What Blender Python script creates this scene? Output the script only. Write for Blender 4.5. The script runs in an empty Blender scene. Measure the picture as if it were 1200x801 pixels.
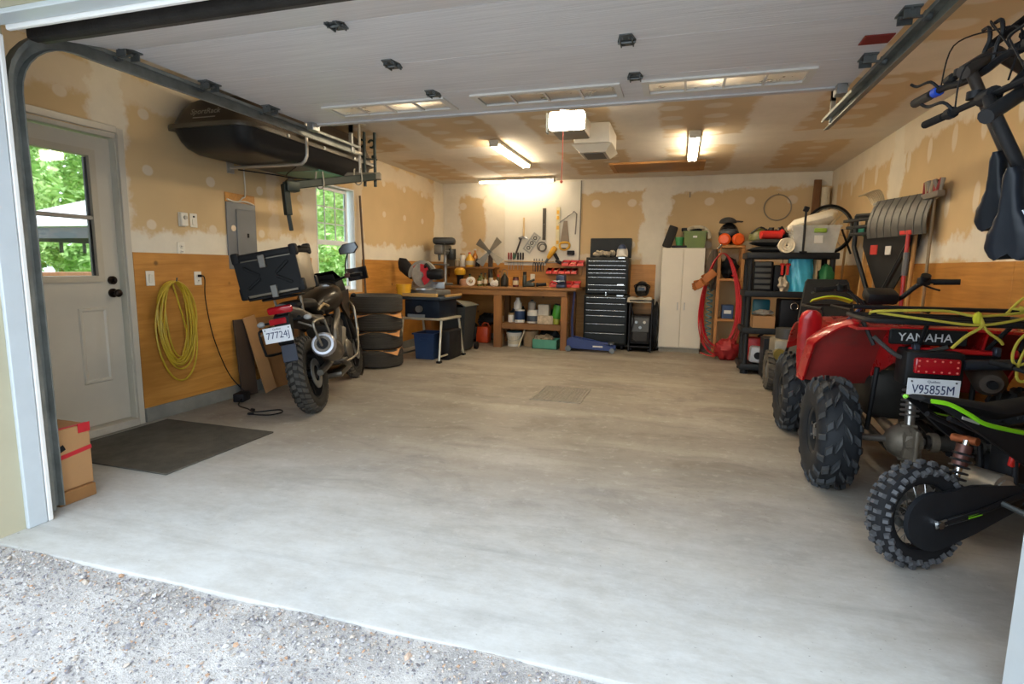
import bpy, bmesh, math, random
from mathutils import Vector, Matrix, Euler, noise as mnoise
rnd = random.Random(7)
C = bpy.context.scene.collection
SC = bpy.context.scene
PI = math.pi

# ---------------------------------------------------------------- camera
def make_camera():
    cd = bpy.data.cameras.new('camera'); cam = bpy.data.objects.new('camera', cd); C.objects.link(cam)
    yaw, pitch, roll = -0.2909, -0.1348, 0.0128
    cy, sy, cp, sp = math.cos(yaw), math.sin(yaw), math.cos(pitch), math.sin(pitch)
    f = Vector((sy*cp, cy*cp, sp)); r = Vector((cy, -sy, 0)); u = r.cross(f)
    c, s = math.cos(roll), math.sin(roll)
    r, u = c*r + s*u, -s*r + c*u
    m = Matrix((r, u, -f)).transposed().to_4x4(); m.translation = (0, 0, 1.27)
    cam.matrix_world = m
    cd.sensor_width = 36; cd.sensor_fit = 'HORIZONTAL'; cd.lens = 36*645.35/1200
    cd.clip_start = .05; cd.clip_end = 200
    SC.camera = cam
make_camera()

# ---------------------------------------------------------------- daylight, exposure
W = bpy.data.worlds.new('overcast_sky'); SC.world = W; W.use_nodes = True
W.node_tree.nodes['Background'].inputs[0].default_value = (0.78, 0.89, 1.0, 1)
W.node_tree.nodes['Background'].inputs[1].default_value = 4.2
sun_d = bpy.data.lights.new('sun', 'SUN'); sun_d.energy = 1.6; sun_d.angle = math.radians(25); sun_d.color = (1, .95, .86)
sun = bpy.data.objects.new('sun', sun_d); C.objects.link(sun); sun.rotation_euler = (math.radians(-12), math.radians(-26), 0)
SC.view_settings.view_transform = 'Standard'; SC.view_settings.look = 'None'
SC.view_settings.exposure = 0.0; SC.view_settings.gamma = 1
SC.view_settings.use_curve_mapping = False
try:
    SC.cycles.use_denoising = True; SC.cycles.max_bounces = 10; SC.cycles.diffuse_bounces = 6; SC.cycles.caustics_reflective = False; SC.cycles.caustics_refractive = False
    SC.cycles.sample_clamp_indirect = 6
except Exception: pass
TUBE_LIGHT = 74.0

# ---------------------------------------------------------------- materials
def lin(h):
    if isinstance(h, str):
        h = h.lstrip('#'); h = [int(h[i:i+2], 16)/255 for i in (0, 2, 4)]
        return tuple((x/12.92 if x <= .04045 else ((x+.055)/1.055)**2.4) for x in h)
    return tuple(h)
_mats = {}
class NT:
    def __init__(s, name):
        s.m = bpy.data.materials.new(name); s.m.use_nodes = True; s.t = s.m.node_tree
        s.b = s.t.nodes['Principled BSDF']
        s.co = s.t.nodes.new('ShaderNodeTexCoord')
    def n(s, typ, **kw):
        nd = s.t.nodes.new('ShaderNode'+typ)
        ins = kw.pop('ins', {})
        for k, v in kw.items(): setattr(nd, k, v)
        for k, v in ins.items(): s.set(nd, k, v)
        return nd
    def set(s, nd, k, v):
        sock = nd.inputs[k]
        if hasattr(v, 'is_output') or isinstance(v, bpy.types.NodeSocket): s.t.links.new(v, sock)
        else: sock.default_value = v
    def math(s, op, a, b=0.0, c=0.0):
        nd = s.t.nodes.new('ShaderNodeMath'); nd.operation = op
        s.set(nd, 0, a); s.set(nd, 1, b); s.set(nd, 2, c)
        return nd.outputs[0]
    def noise(s, scale, detail=4, rough=.55, stretch=None, coord='Object', dist=0.0):
        v = s.co.outputs[coord]
        if stretch:
            mp = s.n('Mapping', ins={0: v, 3: stretch}); v = mp.outputs[0]
        nd = s.n('TexNoise', ins={'Vector': v, 'Scale': scale, 'Detail': detail, 'Roughness': rough, 'Distortion': dist})
        return nd.outputs[0]
    def ramp(s, fac, a, b, ca=(0, 0, 0), cb=(1, 1, 1)):
        nd = s.n('ValToRGB'); s.t.links.new(fac, nd.inputs[0])
        e = nd.color_ramp.elements; e[0].position = a; e[1].position = b
        e[0].color = (*ca, 1); e[1].color = (*cb, 1)
        return nd.outputs[0]
    def step(s, v, a, b):   # smooth step 0..1
        nd = s.n('MapRange', interpolation_type='SMOOTHSTEP', ins={0: v, 1: a, 2: b, 3: 0.0, 4: 1.0})
        return nd.outputs[0]
    def mix(s, fac, a, b, mode='MIX'):
        nd = s.n('MixRGB', blend_type=mode)
        s.set(nd, 0, fac)
        for i, v in ((1, a), (2, b)):
            s.set(nd, i, v if not isinstance(v, tuple) else (*v[:3], 1))
        return nd.outputs[0]
    def bump(s, h, strength=.3, dist=.01):
        nd = s.n('Bump', ins={'Height': h, 'Strength': strength, 'Distance': dist})
        s.t.links.new(nd.outputs[0], s.b.inputs['Normal'])
    def base(s, v): s.set(s.b, 'Base Color', v if not isinstance(v, tuple) else (*v[:3], 1))

def M(name, col='#808080', rough=.5, metal=0.0, var=.12, scale=9.0, bump=0.0, alpha=None, trans=0.0, emit=None, coat=0.0, dirt=None, stretch=None):
    if name in _mats: return _mats[name]
    t = NT(name); c = lin(col)
    nz = t.noise(scale, 5, .6, stretch)
    lo = tuple(x*(1-var) for x in c); hi = tuple(min(1, x*(1+var)) for x in c)
    cc = t.ramp(nz, .3, .7, lo, hi)
    if dirt:
        d = t.noise(scale*.35, 6, .7)
        cc = t.mix(t.math('MULTIPLY', t.step(d, .46, .68), .75), cc, lin(dirt))
    t.base(cc)
    t.set(t.b, 'Roughness', t.math('ADD', t.math('MULTIPLY', nz, .2), rough-.1) if rough > .12 else rough)
    t.set(t.b, 'Metallic', metal)
    if max(c) < .03 and not metal: t.set(t.b, 'Specular IOR Level', .22)
    if coat: t.set(t.b, 'Coat Weight', coat)
    if trans: t.set(t.b, 'Transmission Weight', trans)
    if alpha is not None: t.set(t.b, 'Alpha', alpha)
    if emit: t.set(t.b, 'Emission Color', (*lin(emit[0]), 1)); t.set(t.b, 'Emission Strength', emit[1])
    if bump: t.bump(t.noise(scale*6, 4, .6, stretch), bump, .004)
    _mats[name] = t.m
    return t.m

def wood(name, a='#a08050', b='#b09060', axis=0, rough=.55, scale=1.0, knots=False):
    if name in _mats: return _mats[name]
    t = NT(name); st = [14*scale]*3; st[axis] = 1.1*scale
    n1 = t.noise(1.6, 6, .65, tuple(st), dist=.6)
    c = t.ramp(n1, .32, .68, lin(a), lin(b))
    n2 = t.noise(1.3, 3, .5)
    c = t.mix(t.step(n2, .4, .75), c, tuple(x*.78 for x in lin(a)))
    if knots:
        vo = t.n('TexVoronoi', ins={'Vector': t.co.outputs['Object'], 'Scale': 2.6, 'Randomness': 1.0})
        c = t.mix(t.math('MULTIPLY', t.math('SUBTRACT', 1.0, t.step(vo.outputs['Distance'], .02, .075)), .8), c, tuple(x*.25 for x in lin(a)))
    t.base(c); t.set(t.b, 'Roughness', rough); t.bump(n1, .12, .003)
    _mats[name] = t.m
    return t.m

def drywall(name, paper, compound, bands, dots, wobble=.42):
    """bare gypsum board: brown paper with pale joint compound over joints (bands) and screw heads (dots)
    bands: (axis, centre, half, amount); dots: (axis u, axis v, pitch u, pitch v, offset u, offset v, radius u, radius v)"""
    t = NT(name)
    wob = t.noise(2.2, 5, .65)
    wob2 = t.noise(9, 3, .6)
    w = t.math('ADD', t.math('MULTIPLY', t.math('SUBTRACT', wob, .5), wobble), t.math('MULTIPLY', t.math('SUBTRACT', wob2, .5), .10))
    sp = t.n('SeparateXYZ', ins={0: t.co.outputs['Object']})
    m = None
    for ax, ce, ha, am in bands:
        d = t.math('ADD', t.math('ABSOLUTE', t.math('SUBTRACT', sp.outputs[ax], ce)), w)
        k = t.math('MULTIPLY', t.math('SUBTRACT', 1.0, t.step(d, ha-.03, ha+.035)), am)
        m = k if m is None else t.math('MAXIMUM', m, k)
    for u, v, pu, pv, ou, ov, ru, rv in dots:
        wd = t.math('MULTIPLY', t.math('SUBTRACT', t.noise(4.0, 3, .6), .5), .55)
        a = t.math('DIVIDE', t.math('SUBTRACT', t.math('MULTIPLY', t.math('FRACT', t.math('DIVIDE', t.math('SUBTRACT', sp.outputs[u], ou), pu)), pu), pu/2), ru)
        b = t.math('DIVIDE', t.math('SUBTRACT', t.math('MULTIPLY', t.math('FRACT', t.math('DIVIDE', t.math('SUBTRACT', sp.outputs[v], ov), pv)), pv), pv/2), rv)
        r = t.math('ADD', t.math('SQRT', t.math('ADD', t.math('MULTIPLY', a, a), t.math('MULTIPLY', b, b))), wd)
        k = t.math('MULTIPLY', t.math('SUBTRACT', 1.0, t.step(r, .75, 1.1)), .62)
        m = t.math('MAXIMUM', m, k)
    pn = t.noise(1.1, 4, .5)
    pap = t.ramp(pn, .3, .7, tuple(x*.88 for x in lin(paper)), tuple(x*1.08 for x in lin(paper)))
    comp = t.ramp(t.noise(3.0, 6, .7), .3, .72, tuple(x*.86 for x in lin(compound)), lin(compound))
    t.base(t.mix(m, pap, comp)); t.set(t.b, 'Roughness', .8)
    t.bump(m, .15, .004)
    return t.m

# ---------------------------------------------------------------- mesh builder
def rotm(r):
    if r is None: return Matrix.Identity(3)
    if isinstance(r, Matrix): return r.to_3x3()
    return Euler(r).to_matrix()
def axis_frame(d):
    d = Vector(d).normalized()
    a = Vector((0, 0, 1)) if abs(d.z) < .95 else Vector((1, 0, 0))
    x = a.cross(d).normalized(); y = d.cross(x)
    return x, y, d
def curve(pts, n=6, closed=False):
    """Catmull-Rom through pts"""
    P = [Vector(p) for p in pts]; out = []; L = len(P)
    rng = range(L) if closed else range(L-1)
    for i in rng:
        if closed: a, b, c, d = P[(i-1) % L], P[i], P[(i+1) % L], P[(i+2) % L]
        else: a, b, c, d = P[max(i-1, 0)], P[i], P[i+1], P[min(i+2, L-1)]
        for k in range(n):
            t = k/n
            out.append(.5*((2*b)+(c-a)*t+(2*a-5*b+4*c-d)*t*t+(3*b-a-3*c+d)*t**3))
    if not closed: out.append(P[-1])
    return out
class MB:
    def __init__(s): s.v = []; s.f = []; s.X = None
    def add(s, vs, fs):
        o = len(s.v)
        for v in vs:
            v = Vector(v); s.v.append(s.X @ v if s.X is not None else v)
        s.f += [tuple(i+o for i in f) for f in fs]
        return s
    def box(s, c, size, rot=None, b=0.0):
        R = rotm(rot); c = Vector(c); hx, hy, hz = [x/2 for x in size]
        b = min(b, hx*.9, hy*.9, hz*.9)
        if b <= 0:
            vs = [c+R@Vector((x, y, z)) for x in (-hx, hx) for y in (-hy, hy) for z in (-hz, hz)]
            return s.add(vs, [(0, 1, 3, 2), (4, 6, 7, 5), (0, 4, 5, 1), (2, 3, 7, 6), (0, 2, 6, 4), (1, 5, 7, 3)])
        bm = bmesh.new(); bmesh.ops.create_cube(bm, size=1)
        for v in bm.verts: v.co = Vector((v.co.x*hx*2, v.co.y*hy*2, v.co.z*hz*2))
        bmesh.ops.bevel(bm, geom=list(bm.edges), offset=b, segments=2 if b > .008 else 1, affect='EDGES', profile=.5)
        bm.verts.index_update()
        s.add([c+R@v.co for v in bm.verts], [tuple(v.index for v in f.verts) for f in bm.faces]); bm.free()
        return s
    def ring(s, c, x, y, r, n, ry=None, ph=0):
        ry = r if ry is None else ry
        return [c+x*(r*math.cos(2*PI*i/n+ph))+y*(ry*math.sin(2*PI*i/n+ph)) for i in range(n)]
    def loft(s, rings, closed=False, caps=True):
        n = len(rings[0]); vs = [v for r in rings for v in r]; fs = []
        L = len(rings)
        for j in range(L if closed else L-1):
            a, b = j*n, ((j+1) % L)*n
            for i in range(n):
                k = (i+1) % n
                fs.append((a+i, a+k, b+k, b+i))
        if caps and not closed:
            fs.append(tuple(range(n-1, -1, -1))); fs.append(tuple((L-1)*n+i for i in range(n)))
        return s.add(vs, fs)
    def cyl(s, p0, p1, r0, r1=None, n=14, caps=True):
        p0, p1 = Vector(p0), Vector(p1); r1 = r0 if r1 is None else r1
        x, y, d = axis_frame(p1-p0)
        return s.loft([s.ring(p0, x, y, r0, n), s.ring(p1, x, y, r1, n)], caps=caps)
    def tube(s, pts, r, n=8, closed=False, caps=True):
        P = [Vector(p) for p in pts]; L = len(P); rings = []
        R = r if isinstance(r, (list, tuple)) else [r]*L
        px = None
        for i, p in enumerate(P):
            a = P[i-1] if (i > 0 or closed) else p
            b = P[(i+1) % L] if (i < L-1 or closed) else p
            d = b-a
            if d.length < 1e-9: d = Vector((0, 0, 1))
            d.normalize()
            if px is None: px, _, _ = axis_frame(d)
            px = (px-d*px.dot(d))
            if px.length < 1e-6: px, _, _ = axis_frame(d)
            px.normalize(); py = d.cross(px)
            rings.append(s.ring(p, px, py, R[i], n))
        return s.loft(rings, closed=closed, caps=caps)
    def lathe(s, prof, o=(0, 0, 0), d=(0, 0, 1), n=20, closed=False, caps=True):
        o = Vector(o); x, y, d = axis_frame(d)
        rings = [s.ring(o+d*h, x, y, max(r, 1e-4), n) for r, h in prof]
        return s.loft(rings, closed=closed, caps=caps)
    def sph(s, c, r, n=12, rot=None, z0=-1.0, z1=1.0):
        r = (r, r, r) if not isinstance(r, (tuple, list)) else r
        R = rotm(rot); c = Vector(c); m = max(4, n//2); rings = []
        a0, a1 = math.asin(z0), math.asin(z1)
        for j in range(m+1):
            a = a0+(a1-a0)*j/m; cr, cz = max(math.cos(a), .001), math.sin(a)
            rings.append([c+R@Vector((r[0]*cr*math.cos(2*PI*i/n), r[1]*cr*math.sin(2*PI*i/n), r[2]*cz)) for i in range(n)])
        return s.loft(rings)
    def lump(s, c, r, seed=0, amp=.28, f=2.2, n=18):
        k0 = len(s.v); X = s.X; s.X = None; s.sph(c, r, n); s.X = X
        c = Vector(c); rr = r if isinstance(r, (tuple, list)) else (r, r, r)
        for i in range(k0, len(s.v)):
            d = s.v[i]-c; u = Vector((d.x/rr[0], d.y/rr[1], d.z/rr[2]))
            q = mnoise.noise(u*f+Vector((seed*3.1, seed*1.7, 0)))+.5*mnoise.noise(u*f*2.6+Vector((seed, 0, 5)))
            p = c+d*(1+amp*q)
            s.v[i] = X @ p if X is not None else p
        return s
    def torus(s, c, R, r, d=(0, 0, 1), n=28, m=8, ry=None):
        x, y, d = axis_frame(d); c = Vector(c)
        prof = [(R+r*math.cos(2*PI*i/m), (r if ry is None else ry)*math.sin(2*PI*i/m)) for i in range(m)]
        return s.lathe(prof, c, d, n, closed=False) if False else s._rev(prof, c, x, y, d, n)
    def _rev(s, prof, c, x, y, d, n, a0=0.0, a1=2*PI):
        full = abs(a1-a0-2*PI) < 1e-6; rings = []
        for j in range(n if full else n+1):
            a = a0+(a1-a0)*j/n; u = x*math.cos(a)+y*math.sin(a)
            rings.append([c+u*r+d*h for r, h in prof])
        return s.loft(rings, closed=full)
    def rev(s, prof, c=(0, 0, 0), d=(0, 1, 0), n=32, a0=0.0, a1=2*PI, x=None):
        """revolve a closed profile of (radius, height) about d"""
        xx, yy, d = axis_frame(d)
        if x is not None: xx = Vector(x).normalized(); yy = d.cross(xx)
        return s._rev(prof, Vector(c), xx, yy, d, n, a0, a1)
    def prism(s, pts, ext):
        """extrude a planar outline (3D points) by vector ext"""
        P = [Vector(p) for p in pts]; e = Vector(ext); n = len(P)
        fs = [(i, (i+1) % n, n+(i+1) % n, n+i) for i in range(n)]
        fs += [tuple(range(n-1, -1, -1)), tuple(range(n, 2*n))]
        return s.add(P+[p+e for p in P], fs)
    def quad(s, a, b, c, d): return s.add([a, b, c, d], [(0, 1, 2, 3)])
    def sheet(s, f, nu, nv, th=0.0):
        """surface f(u,v), optional thickness along normals"""
        g = [[Vector(f(i/nu, j/nv)) for j in range(nv+1)] for i in range(nu+1)]
        idx = lambda i, j: i*(nv+1)+j
        vs = [g[i][j] for i in range(nu+1) for j in range(nv+1)]
        fs = [(idx(i, j), idx(i+1, j), idx(i+1, j+1), idx(i, j+1)) for i in range(nu) for j in range(nv)]
        if th:
            off = len(vs); back = []
            for i in range(nu+1):
                for j in range(nv+1):
                    du = g[min(i+1, nu)][j]-g[max(i-1, 0)][j]; dv = g[i][min(j+1, nv)]-g[i][max(j-1, 0)]
                    nn = du.cross(dv); nn = nn.normalized() if nn.length > 1e-9 else Vector((0, 0, 1))
                    back.append(g[i][j]-nn*th)
            vs += back; fs += [tuple(off+k for k in reversed(f)) for f in list(fs)]
            bd = [idx(i, 0) for i in range(nu+1)]+[idx(nu, j) for j in range(1, nv+1)]+[idx(i, nv) for i in range(nu-1, -1, -1)]+[idx(0, j) for j in range(nv-1, 0, -1)]
            for k in range(len(bd)):
                a, b = bd[k], bd[(k+1) % len(bd)]
                fs.append((b, a, off+a, off+b))
        return s.add(vs, fs)
    def build(s, name, mat, parent=None, ang=40, fix=True):
        me = bpy.data.meshes.new(name)
        me.from_pydata([tuple(v) for v in s.v], [], s.f)
        if fix:
            bm = bmesh.new(); bm.from_mesh(me); bmesh.ops.recalc_face_normals(bm, faces=bm.faces); bm.to_mesh(me); bm.free()
        me.materials.append(mat)
        if ang:
            me.polygons.foreach_set('use_smooth', [True]*len(me.polygons))
            me.set_sharp_from_angle(angle=math.radians(ang))
        o = bpy.data.objects.new(name, me); C.objects.link(o)
        if parent is not None: o.parent = parent
        return o

def tag(o, label, cat, group=None, kind=None):
    if label: o['label'] = label
    if cat: o['category'] = cat
    if group: o['group'] = group
    if kind: o['kind'] = kind
    return o
def thing(name, label, cat, loc=(0, 0, 0), rot=(0, 0, 0), group=None):
    o = bpy.data.objects.new(name, None); C.objects.link(o); o.empty_display_size = .1
    o.location = loc; o.rotation_euler = rot if isinstance(rot, (tuple, list)) else (0, 0, rot)
    return tag(o, label, cat, group)
def solo(name, mb, mat, label, cat, loc=(0, 0, 0), rot=(0, 0, 0), group=None, ang=40):
    o = mb.build(name, mat, None, ang); o.location = loc
    o.rotation_euler = rot if isinstance(rot, (tuple, list)) else (0, 0, rot)
    return tag(o, label, cat, group)
def struct(name, mb, mat, parent=None, ang=30):
    o = mb.build(name, mat, parent, ang)
    if parent is None: o['kind'] = 'structure'
    return o
def pivot(name, loc=(0, 0, 0)):
    o = bpy.data.objects.new(name, None); C.objects.link(o); o.location = loc; o['kind'] = 'structure'; return o
def copy_tree(o, loc=None, rot=None, label=None, parent=None, group=None):
    c = o.copy(); C.objects.link(c); c.parent = parent
    if loc is not None: c.location = loc
    if rot is not None: c.rotation_euler = rot if isinstance(rot, (tuple, list)) else (0, 0, rot)
    if label: c['label'] = label
    if group: c['group'] = group
    for ch in o.children: copy_tree(ch, parent=c)
    return c
def text(name, body, size, mat, parent, loc, rot, ext=.0008, align='CENTER', sx=1.0, bold=False):
    cu = bpy.data.curves.new(name, 'FONT'); cu.body = body; cu.size = size; cu.extrude = ext; cu.align_x = align; cu.align_y = 'CENTER'
    if bold: cu.offset = size*.006
    cu.resolution_u = 3
    tmp = bpy.data.objects.new(name, cu)
    C.objects.link(tmp)
    dg = bpy.context.evaluated_depsgraph_get(); dg.update()
    me = bpy.data.meshes.new_from_object(tmp.evaluated_get(dg))
    C.objects.unlink(tmp); bpy.data.objects.remove(tmp)
    me.materials.clear(); me.materials.append(mat)
    o = bpy.data.objects.new(name, me); C.objects.link(o); o.parent = parent
    o.location = loc; o.rotation_euler = rot; o.scale = (sx, 1, 1)
    return o
def wall_grid(axis, pos, th, u, v, holes, uax=1, vax=2):
    """flat slab with rectangular holes; axis = normal axis, occupies pos..pos+th"""
    us = sorted({u[0], u[1], *[h[0] for h in holes], *[h[1] for h in holes]})
    vs = sorted({v[0], v[1], *[h[2] for h in holes], *[h[3] for h in holes]})
    mb = MB(); idx = {}; V = []; F = []
    def P(a, b, c):
        k = (round(a, 5), round(b, 5), c)
        if k not in idx:
            p = [0, 0, 0]; p[uax] = a; p[vax] = b; p[axis] = pos+(th if c else 0); idx[k] = len(V); V.append(tuple(p))
        return idx[k]
    def solid(i, j):
        if i < 0 or j < 0 or i >= len(us)-1 or j >= len(vs)-1: return False
        a, b = (us[i]+us[i+1])/2, (vs[j]+vs[j+1])/2
        return not any(h[0] < a < h[1] and h[2] < b < h[3] for h in holes)
    for i in range(len(us)-1):
        for j in range(len(vs)-1):
            if not solid(i, j): continue
            a, b, c, d = us[i], us[i+1], vs[j], vs[j+1]
            for s in (0, 1): F.append((P(a, c, s), P(b, c, s), P(b, d, s), P(a, d, s)))
            if not solid(i-1, j): F.append((P(a, c, 0), P(a, d, 0), P(a, d, 1), P(a, c, 1)))
            if not solid(i+1, j): F.append((P(b, c, 0), P(b, d, 0), P(b, d, 1), P(b, c, 1)))
            if not solid(i, j-1): F.append((P(a, c, 0), P(b, c, 0), P(b, c, 1), P(a, c, 1)))
            if not solid(i, j+1): F.append((P(a, d, 0), P(b, d, 0), P(b, d, 1), P(a, d, 1)))
    mb.add(V, F)
    return mb
# ================================================================ SETTING
XL, XR, YB, ZC = -4.045, 2.05, 9.17, 2.70
white_paint = M('white_paint', '#d9d8d2', .45, var=.04)
door_paint = M('door_paint', '#bcb6a8', .42, var=.05, scale=3)
trim_white = M('trim_white', '#c3ccd2', .35, var=.03)
steel_dark = M('galvanised_dark', '#6a6f70', .45, .7, var=.25, scale=14)
steel = M('galvanised_steel', '#a3a6a6', .38, .85, var=.15, scale=20)
chrome = M('chrome', '#c9ccd0', .15, 1.0, var=.05)
black_plastic = M('black_plastic', '#1b1c1e', .45, var=.2)
black_rubber = M('black_rubber', '#17181a', .7, var=.25, bump=.25)
matte_black = M('matte_black', '#121315', .6, var=.2)

# ---- floor slab
t = NT('concrete_floor')
n1 = t.noise(.55, 6, .62, (1.0, .55, 1)); n2 = t.noise(3.2, 7, .68); n3 = t.noise(26, 4, .6); n4 = t.noise(.9, 5, .6, (.5, 2.2, 1))
c = t.ramp(n1, .3, .7, lin('#7f786c'), lin('#a29b90'))
n5 = t.noise(1.4, 8, .72, (1.0, 1.6, 1), dist=.8)
c = t.mix(t.math('MULTIPLY', t.step(n5, .47, .66), .55), c, lin('#69635a'))
c = t.mix(t.math('MULTIPLY', t.step(n2, .5, .72), .35), c, lin('#757068'))
c = t.mix(t.math('MULTIPLY', t.step(n4, .46, .7), .45), c, lin('#bbb6ac'))
c = t.mix(t.math('MULTIPLY', t.step(n3, .48, .75), .4), c, lin('#837e76'))
c = t.mix(t.math('MULTIPLY', t.step(t.noise(9, 8, .75), .52, .7), .28), c, lin('#d2cfc8'))
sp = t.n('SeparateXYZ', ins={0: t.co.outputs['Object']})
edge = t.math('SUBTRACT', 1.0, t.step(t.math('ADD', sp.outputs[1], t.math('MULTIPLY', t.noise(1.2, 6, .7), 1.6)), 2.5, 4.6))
c = t.mix(t.math('MULTIPLY', edge, t.math('ADD', .38, t.math('MULTIPLY', t.step(t.noise(3.6, 10, .8, (.8, 1.7, 1)), .30, .70), .34))), c, lin('#d6d9da'))          # paler towards the sill: daylight painted into the concrete colour
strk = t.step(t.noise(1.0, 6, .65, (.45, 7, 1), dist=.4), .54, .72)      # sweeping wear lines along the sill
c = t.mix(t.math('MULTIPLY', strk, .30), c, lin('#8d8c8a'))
spk = t.step(t.noise(55, 2, .5), .70, .76)
c = t.mix(t.math('MULTIPLY', spk, .5), c, lin('#5e5a54'))
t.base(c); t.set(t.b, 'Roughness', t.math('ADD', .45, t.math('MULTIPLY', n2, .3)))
t.bump(t.math('ADD', n3, t.math('MULTIPLY', n2, 2.0)), .12, .004)
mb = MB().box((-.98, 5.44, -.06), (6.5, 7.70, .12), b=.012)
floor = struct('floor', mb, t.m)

# ---- ground outside: compacted crushed stone in front, grass at the side
t = NT('gravel_ground')
g1 = t.noise(60, 5, .7); g2 = t.noise(7, 5, .6); g3 = t.noise(170, 3, .6)
c = t.ramp(g1, .3, .7, lin('#a29fa0'), lin('#d0cdca')); c = t.mix(t.math('MULTIPLY', t.step(g2, .4, .65), .55), c, lin('#dedbd8'))
c = t.mix(t.math('MULTIPLY', t.step(g3, .62, .72), .6), c, lin('#6f6d70'))
t.base(c); t.set(t.b, 'Roughness', .9); t.bump(t.math('ADD', g1, g3), .6, .012)
def gz(x, y): return -.052+.040*max(0, min(1, (y-.75)/.75))**2+(.012 if y < 1.2 else .004)*math.sin(3.1*x+1)*math.sin(2.7*y)+.006*math.sin(9*x+4*y)
mb = MB().sheet(lambda u, v: (-8+16*u, -9+10.62*v, gz(-8+16*u, -9+10.62*v)), 90, 60)
struct('ground', mb, t.m)
t = NT('gravel_stones')
oi = t.n('NewGeometry')
c = t.ramp(oi.outputs['Random Per Island'], 0, 1, lin('#77757a'), lin('#dad7d2'))
cr = [n for n in t.t.nodes if n.type == 'VALTORGB'][-1].color_ramp
for p_, h_ in ((.25, '#a09ea2'), (.45, '#c9c6c4'), (.7, '#b3afae'), (.88, '#bfb2a4'), (.955, '#b98f6c')):
    e = cr.elements.new(p_); e.color = (*lin(h_), 1)
t.base(c); t.set(t.b, 'Roughness', .85)
mb = MB(); rg = random.Random(3)
ico = [(0, 0, 1), (.9, 0, .3), (.28, .85, .3), (-.72, .52, .3), (-.72, -.52, .3), (.28, -.85, .3), (0, 0, -.8)]
icf = [(0, 1, 2), (0, 2, 3), (0, 3, 4), (0, 4, 5), (0, 5, 1), (6, 2, 1), (6, 3, 2), (6, 4, 3), (6, 5, 4), (6, 1, 5)]
for i in range(19000):
    y = 1.585-abs(rg.gauss(0, .42)) if rg.random() < .6 else rg.uniform(.3, 1.585)
    x = rg.uniform(-2.87, .9)
    r = .0028+.005*rg.random()**2.2
    if rg.random() < .07: r *= 1.9
    if y < .2 or y > 1.588-r: continue
    R = Euler((rg.uniform(-.6, .6), rg.uniform(-.6, .6), rg.uniform(0, 6))).to_matrix()
    sx, sy, sz = r*rg.uniform(.7, 1.5), r*rg.uniform(.7, 1.2), r*rg.uniform(.45, .9)
    o = Vector((x, y, gz(x, y)+sz*.3))
    mb.add([o+R@Vector((a*sx*rg.uniform(.8, 1.2), b*sy, cc*sz)) for a, b, cc in ico], icf)
go = mb.build('gravel', t.m, None, 0, fix=False); tag(go, 'loose grey crushed stone on the drive in front of the slab', 'gravel', kind='stuff')
t = NT('lawn'); c = t.ramp(t.noise(3, 6, .7), .3, .7, lin('#4f6b2e'), lin('#86a552')); t.base(c); t.set(t.b, 'Roughness', .9)
struct('lawn', MB().box((-26.3, 6, -.2), (44, 34, .2)), t.m)

# ---- walls
PAPER, COMP = '#c6ab80', '#ded6c4'
wl = drywall('drywall_left', PAPER, COMP, [(2, 1.42, .12, 1), (1, 3.17, .13, .9), (2, 2.56, .12, .55), (1, 4.85, .09, .4), (1, 5.48, .14, .8), (1, 8.98, .2, .95), (1, 6.45, .1, .5)], [(1, 2, .61, .42, .1, .1, .05, .045)])
struct('wall_left', wall_grid(0, XL-.15, .15, (1.25, YB+.15), (-.1, ZC+.1), [(2.29, 3.235, -.1, 2.20), (5.57, 6.36, .95, 2.22)]), wl)
wbm = drywall('drywall_back', PAPER, COMP, [(2, 2.62, .14, 1), (0, -3.92, .2, .95), (0, -2.95, .3, .9), (0, -.42, .2, .95), (2, 1.45, .06, .6)], [(0, 2, .58, .66, .1, .0, .075, .065)])
struct('wall_back', wall_grid(1, YB, .15, (XL-.15, XR+.15), (-.1, ZC+.1), [], 0, 2), wbm)
wr = drywall('drywall_right', PAPER, COMP, [(2, 1.45, .12, 1), (2, 2.62, .18, .7), (1, 6.62, .18, .9), (1, 8.95, .15, .9), (1, 4.2, .12, .5)], [(1, 2, .46, .52, .1, .0, .05, .12)])
struct('wall_right', wall_grid(0, XR, .15, (1.25, YB+.15), (-.1, ZC+.1), []), wr)
ce = drywall('drywall_ceiling', '#cfba98', '#e9e3d8', [(0, .82, .25, .95), (0, -.46, .23, .95), (0, -1.75, .2, .9), (0, -3.02, .24, .9), (0, 1.95, .2, .8), (0, -4.0, .12, .8), (1, 6.75, .26, .9), (1, 8.98, .2, .9), (1, 4.55, .3, .9)], [(0, 1, .40, .34, .06, .1, .12, .085)], .2)
struct('ceiling', wall_grid(2, ZC, .12, (XL-.15, XR+.15), (1.25, YB+.15), [], 0, 1), ce)
beige = M('exterior_siding', '#bbb59b', .5, var=.04, scale=3)
struct('wall_front', wall_grid(1, 1.22, .62, (-6.5, 4.5), (-.1, 3.1), [(-2.936, .989, -.2, 2.305)], 0, 2), beige)
struct('roof', MB().box((-1, 5.0, 3.2), (7.2, 9.2, .2)), M('roofing', '#55524e', .9))
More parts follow.
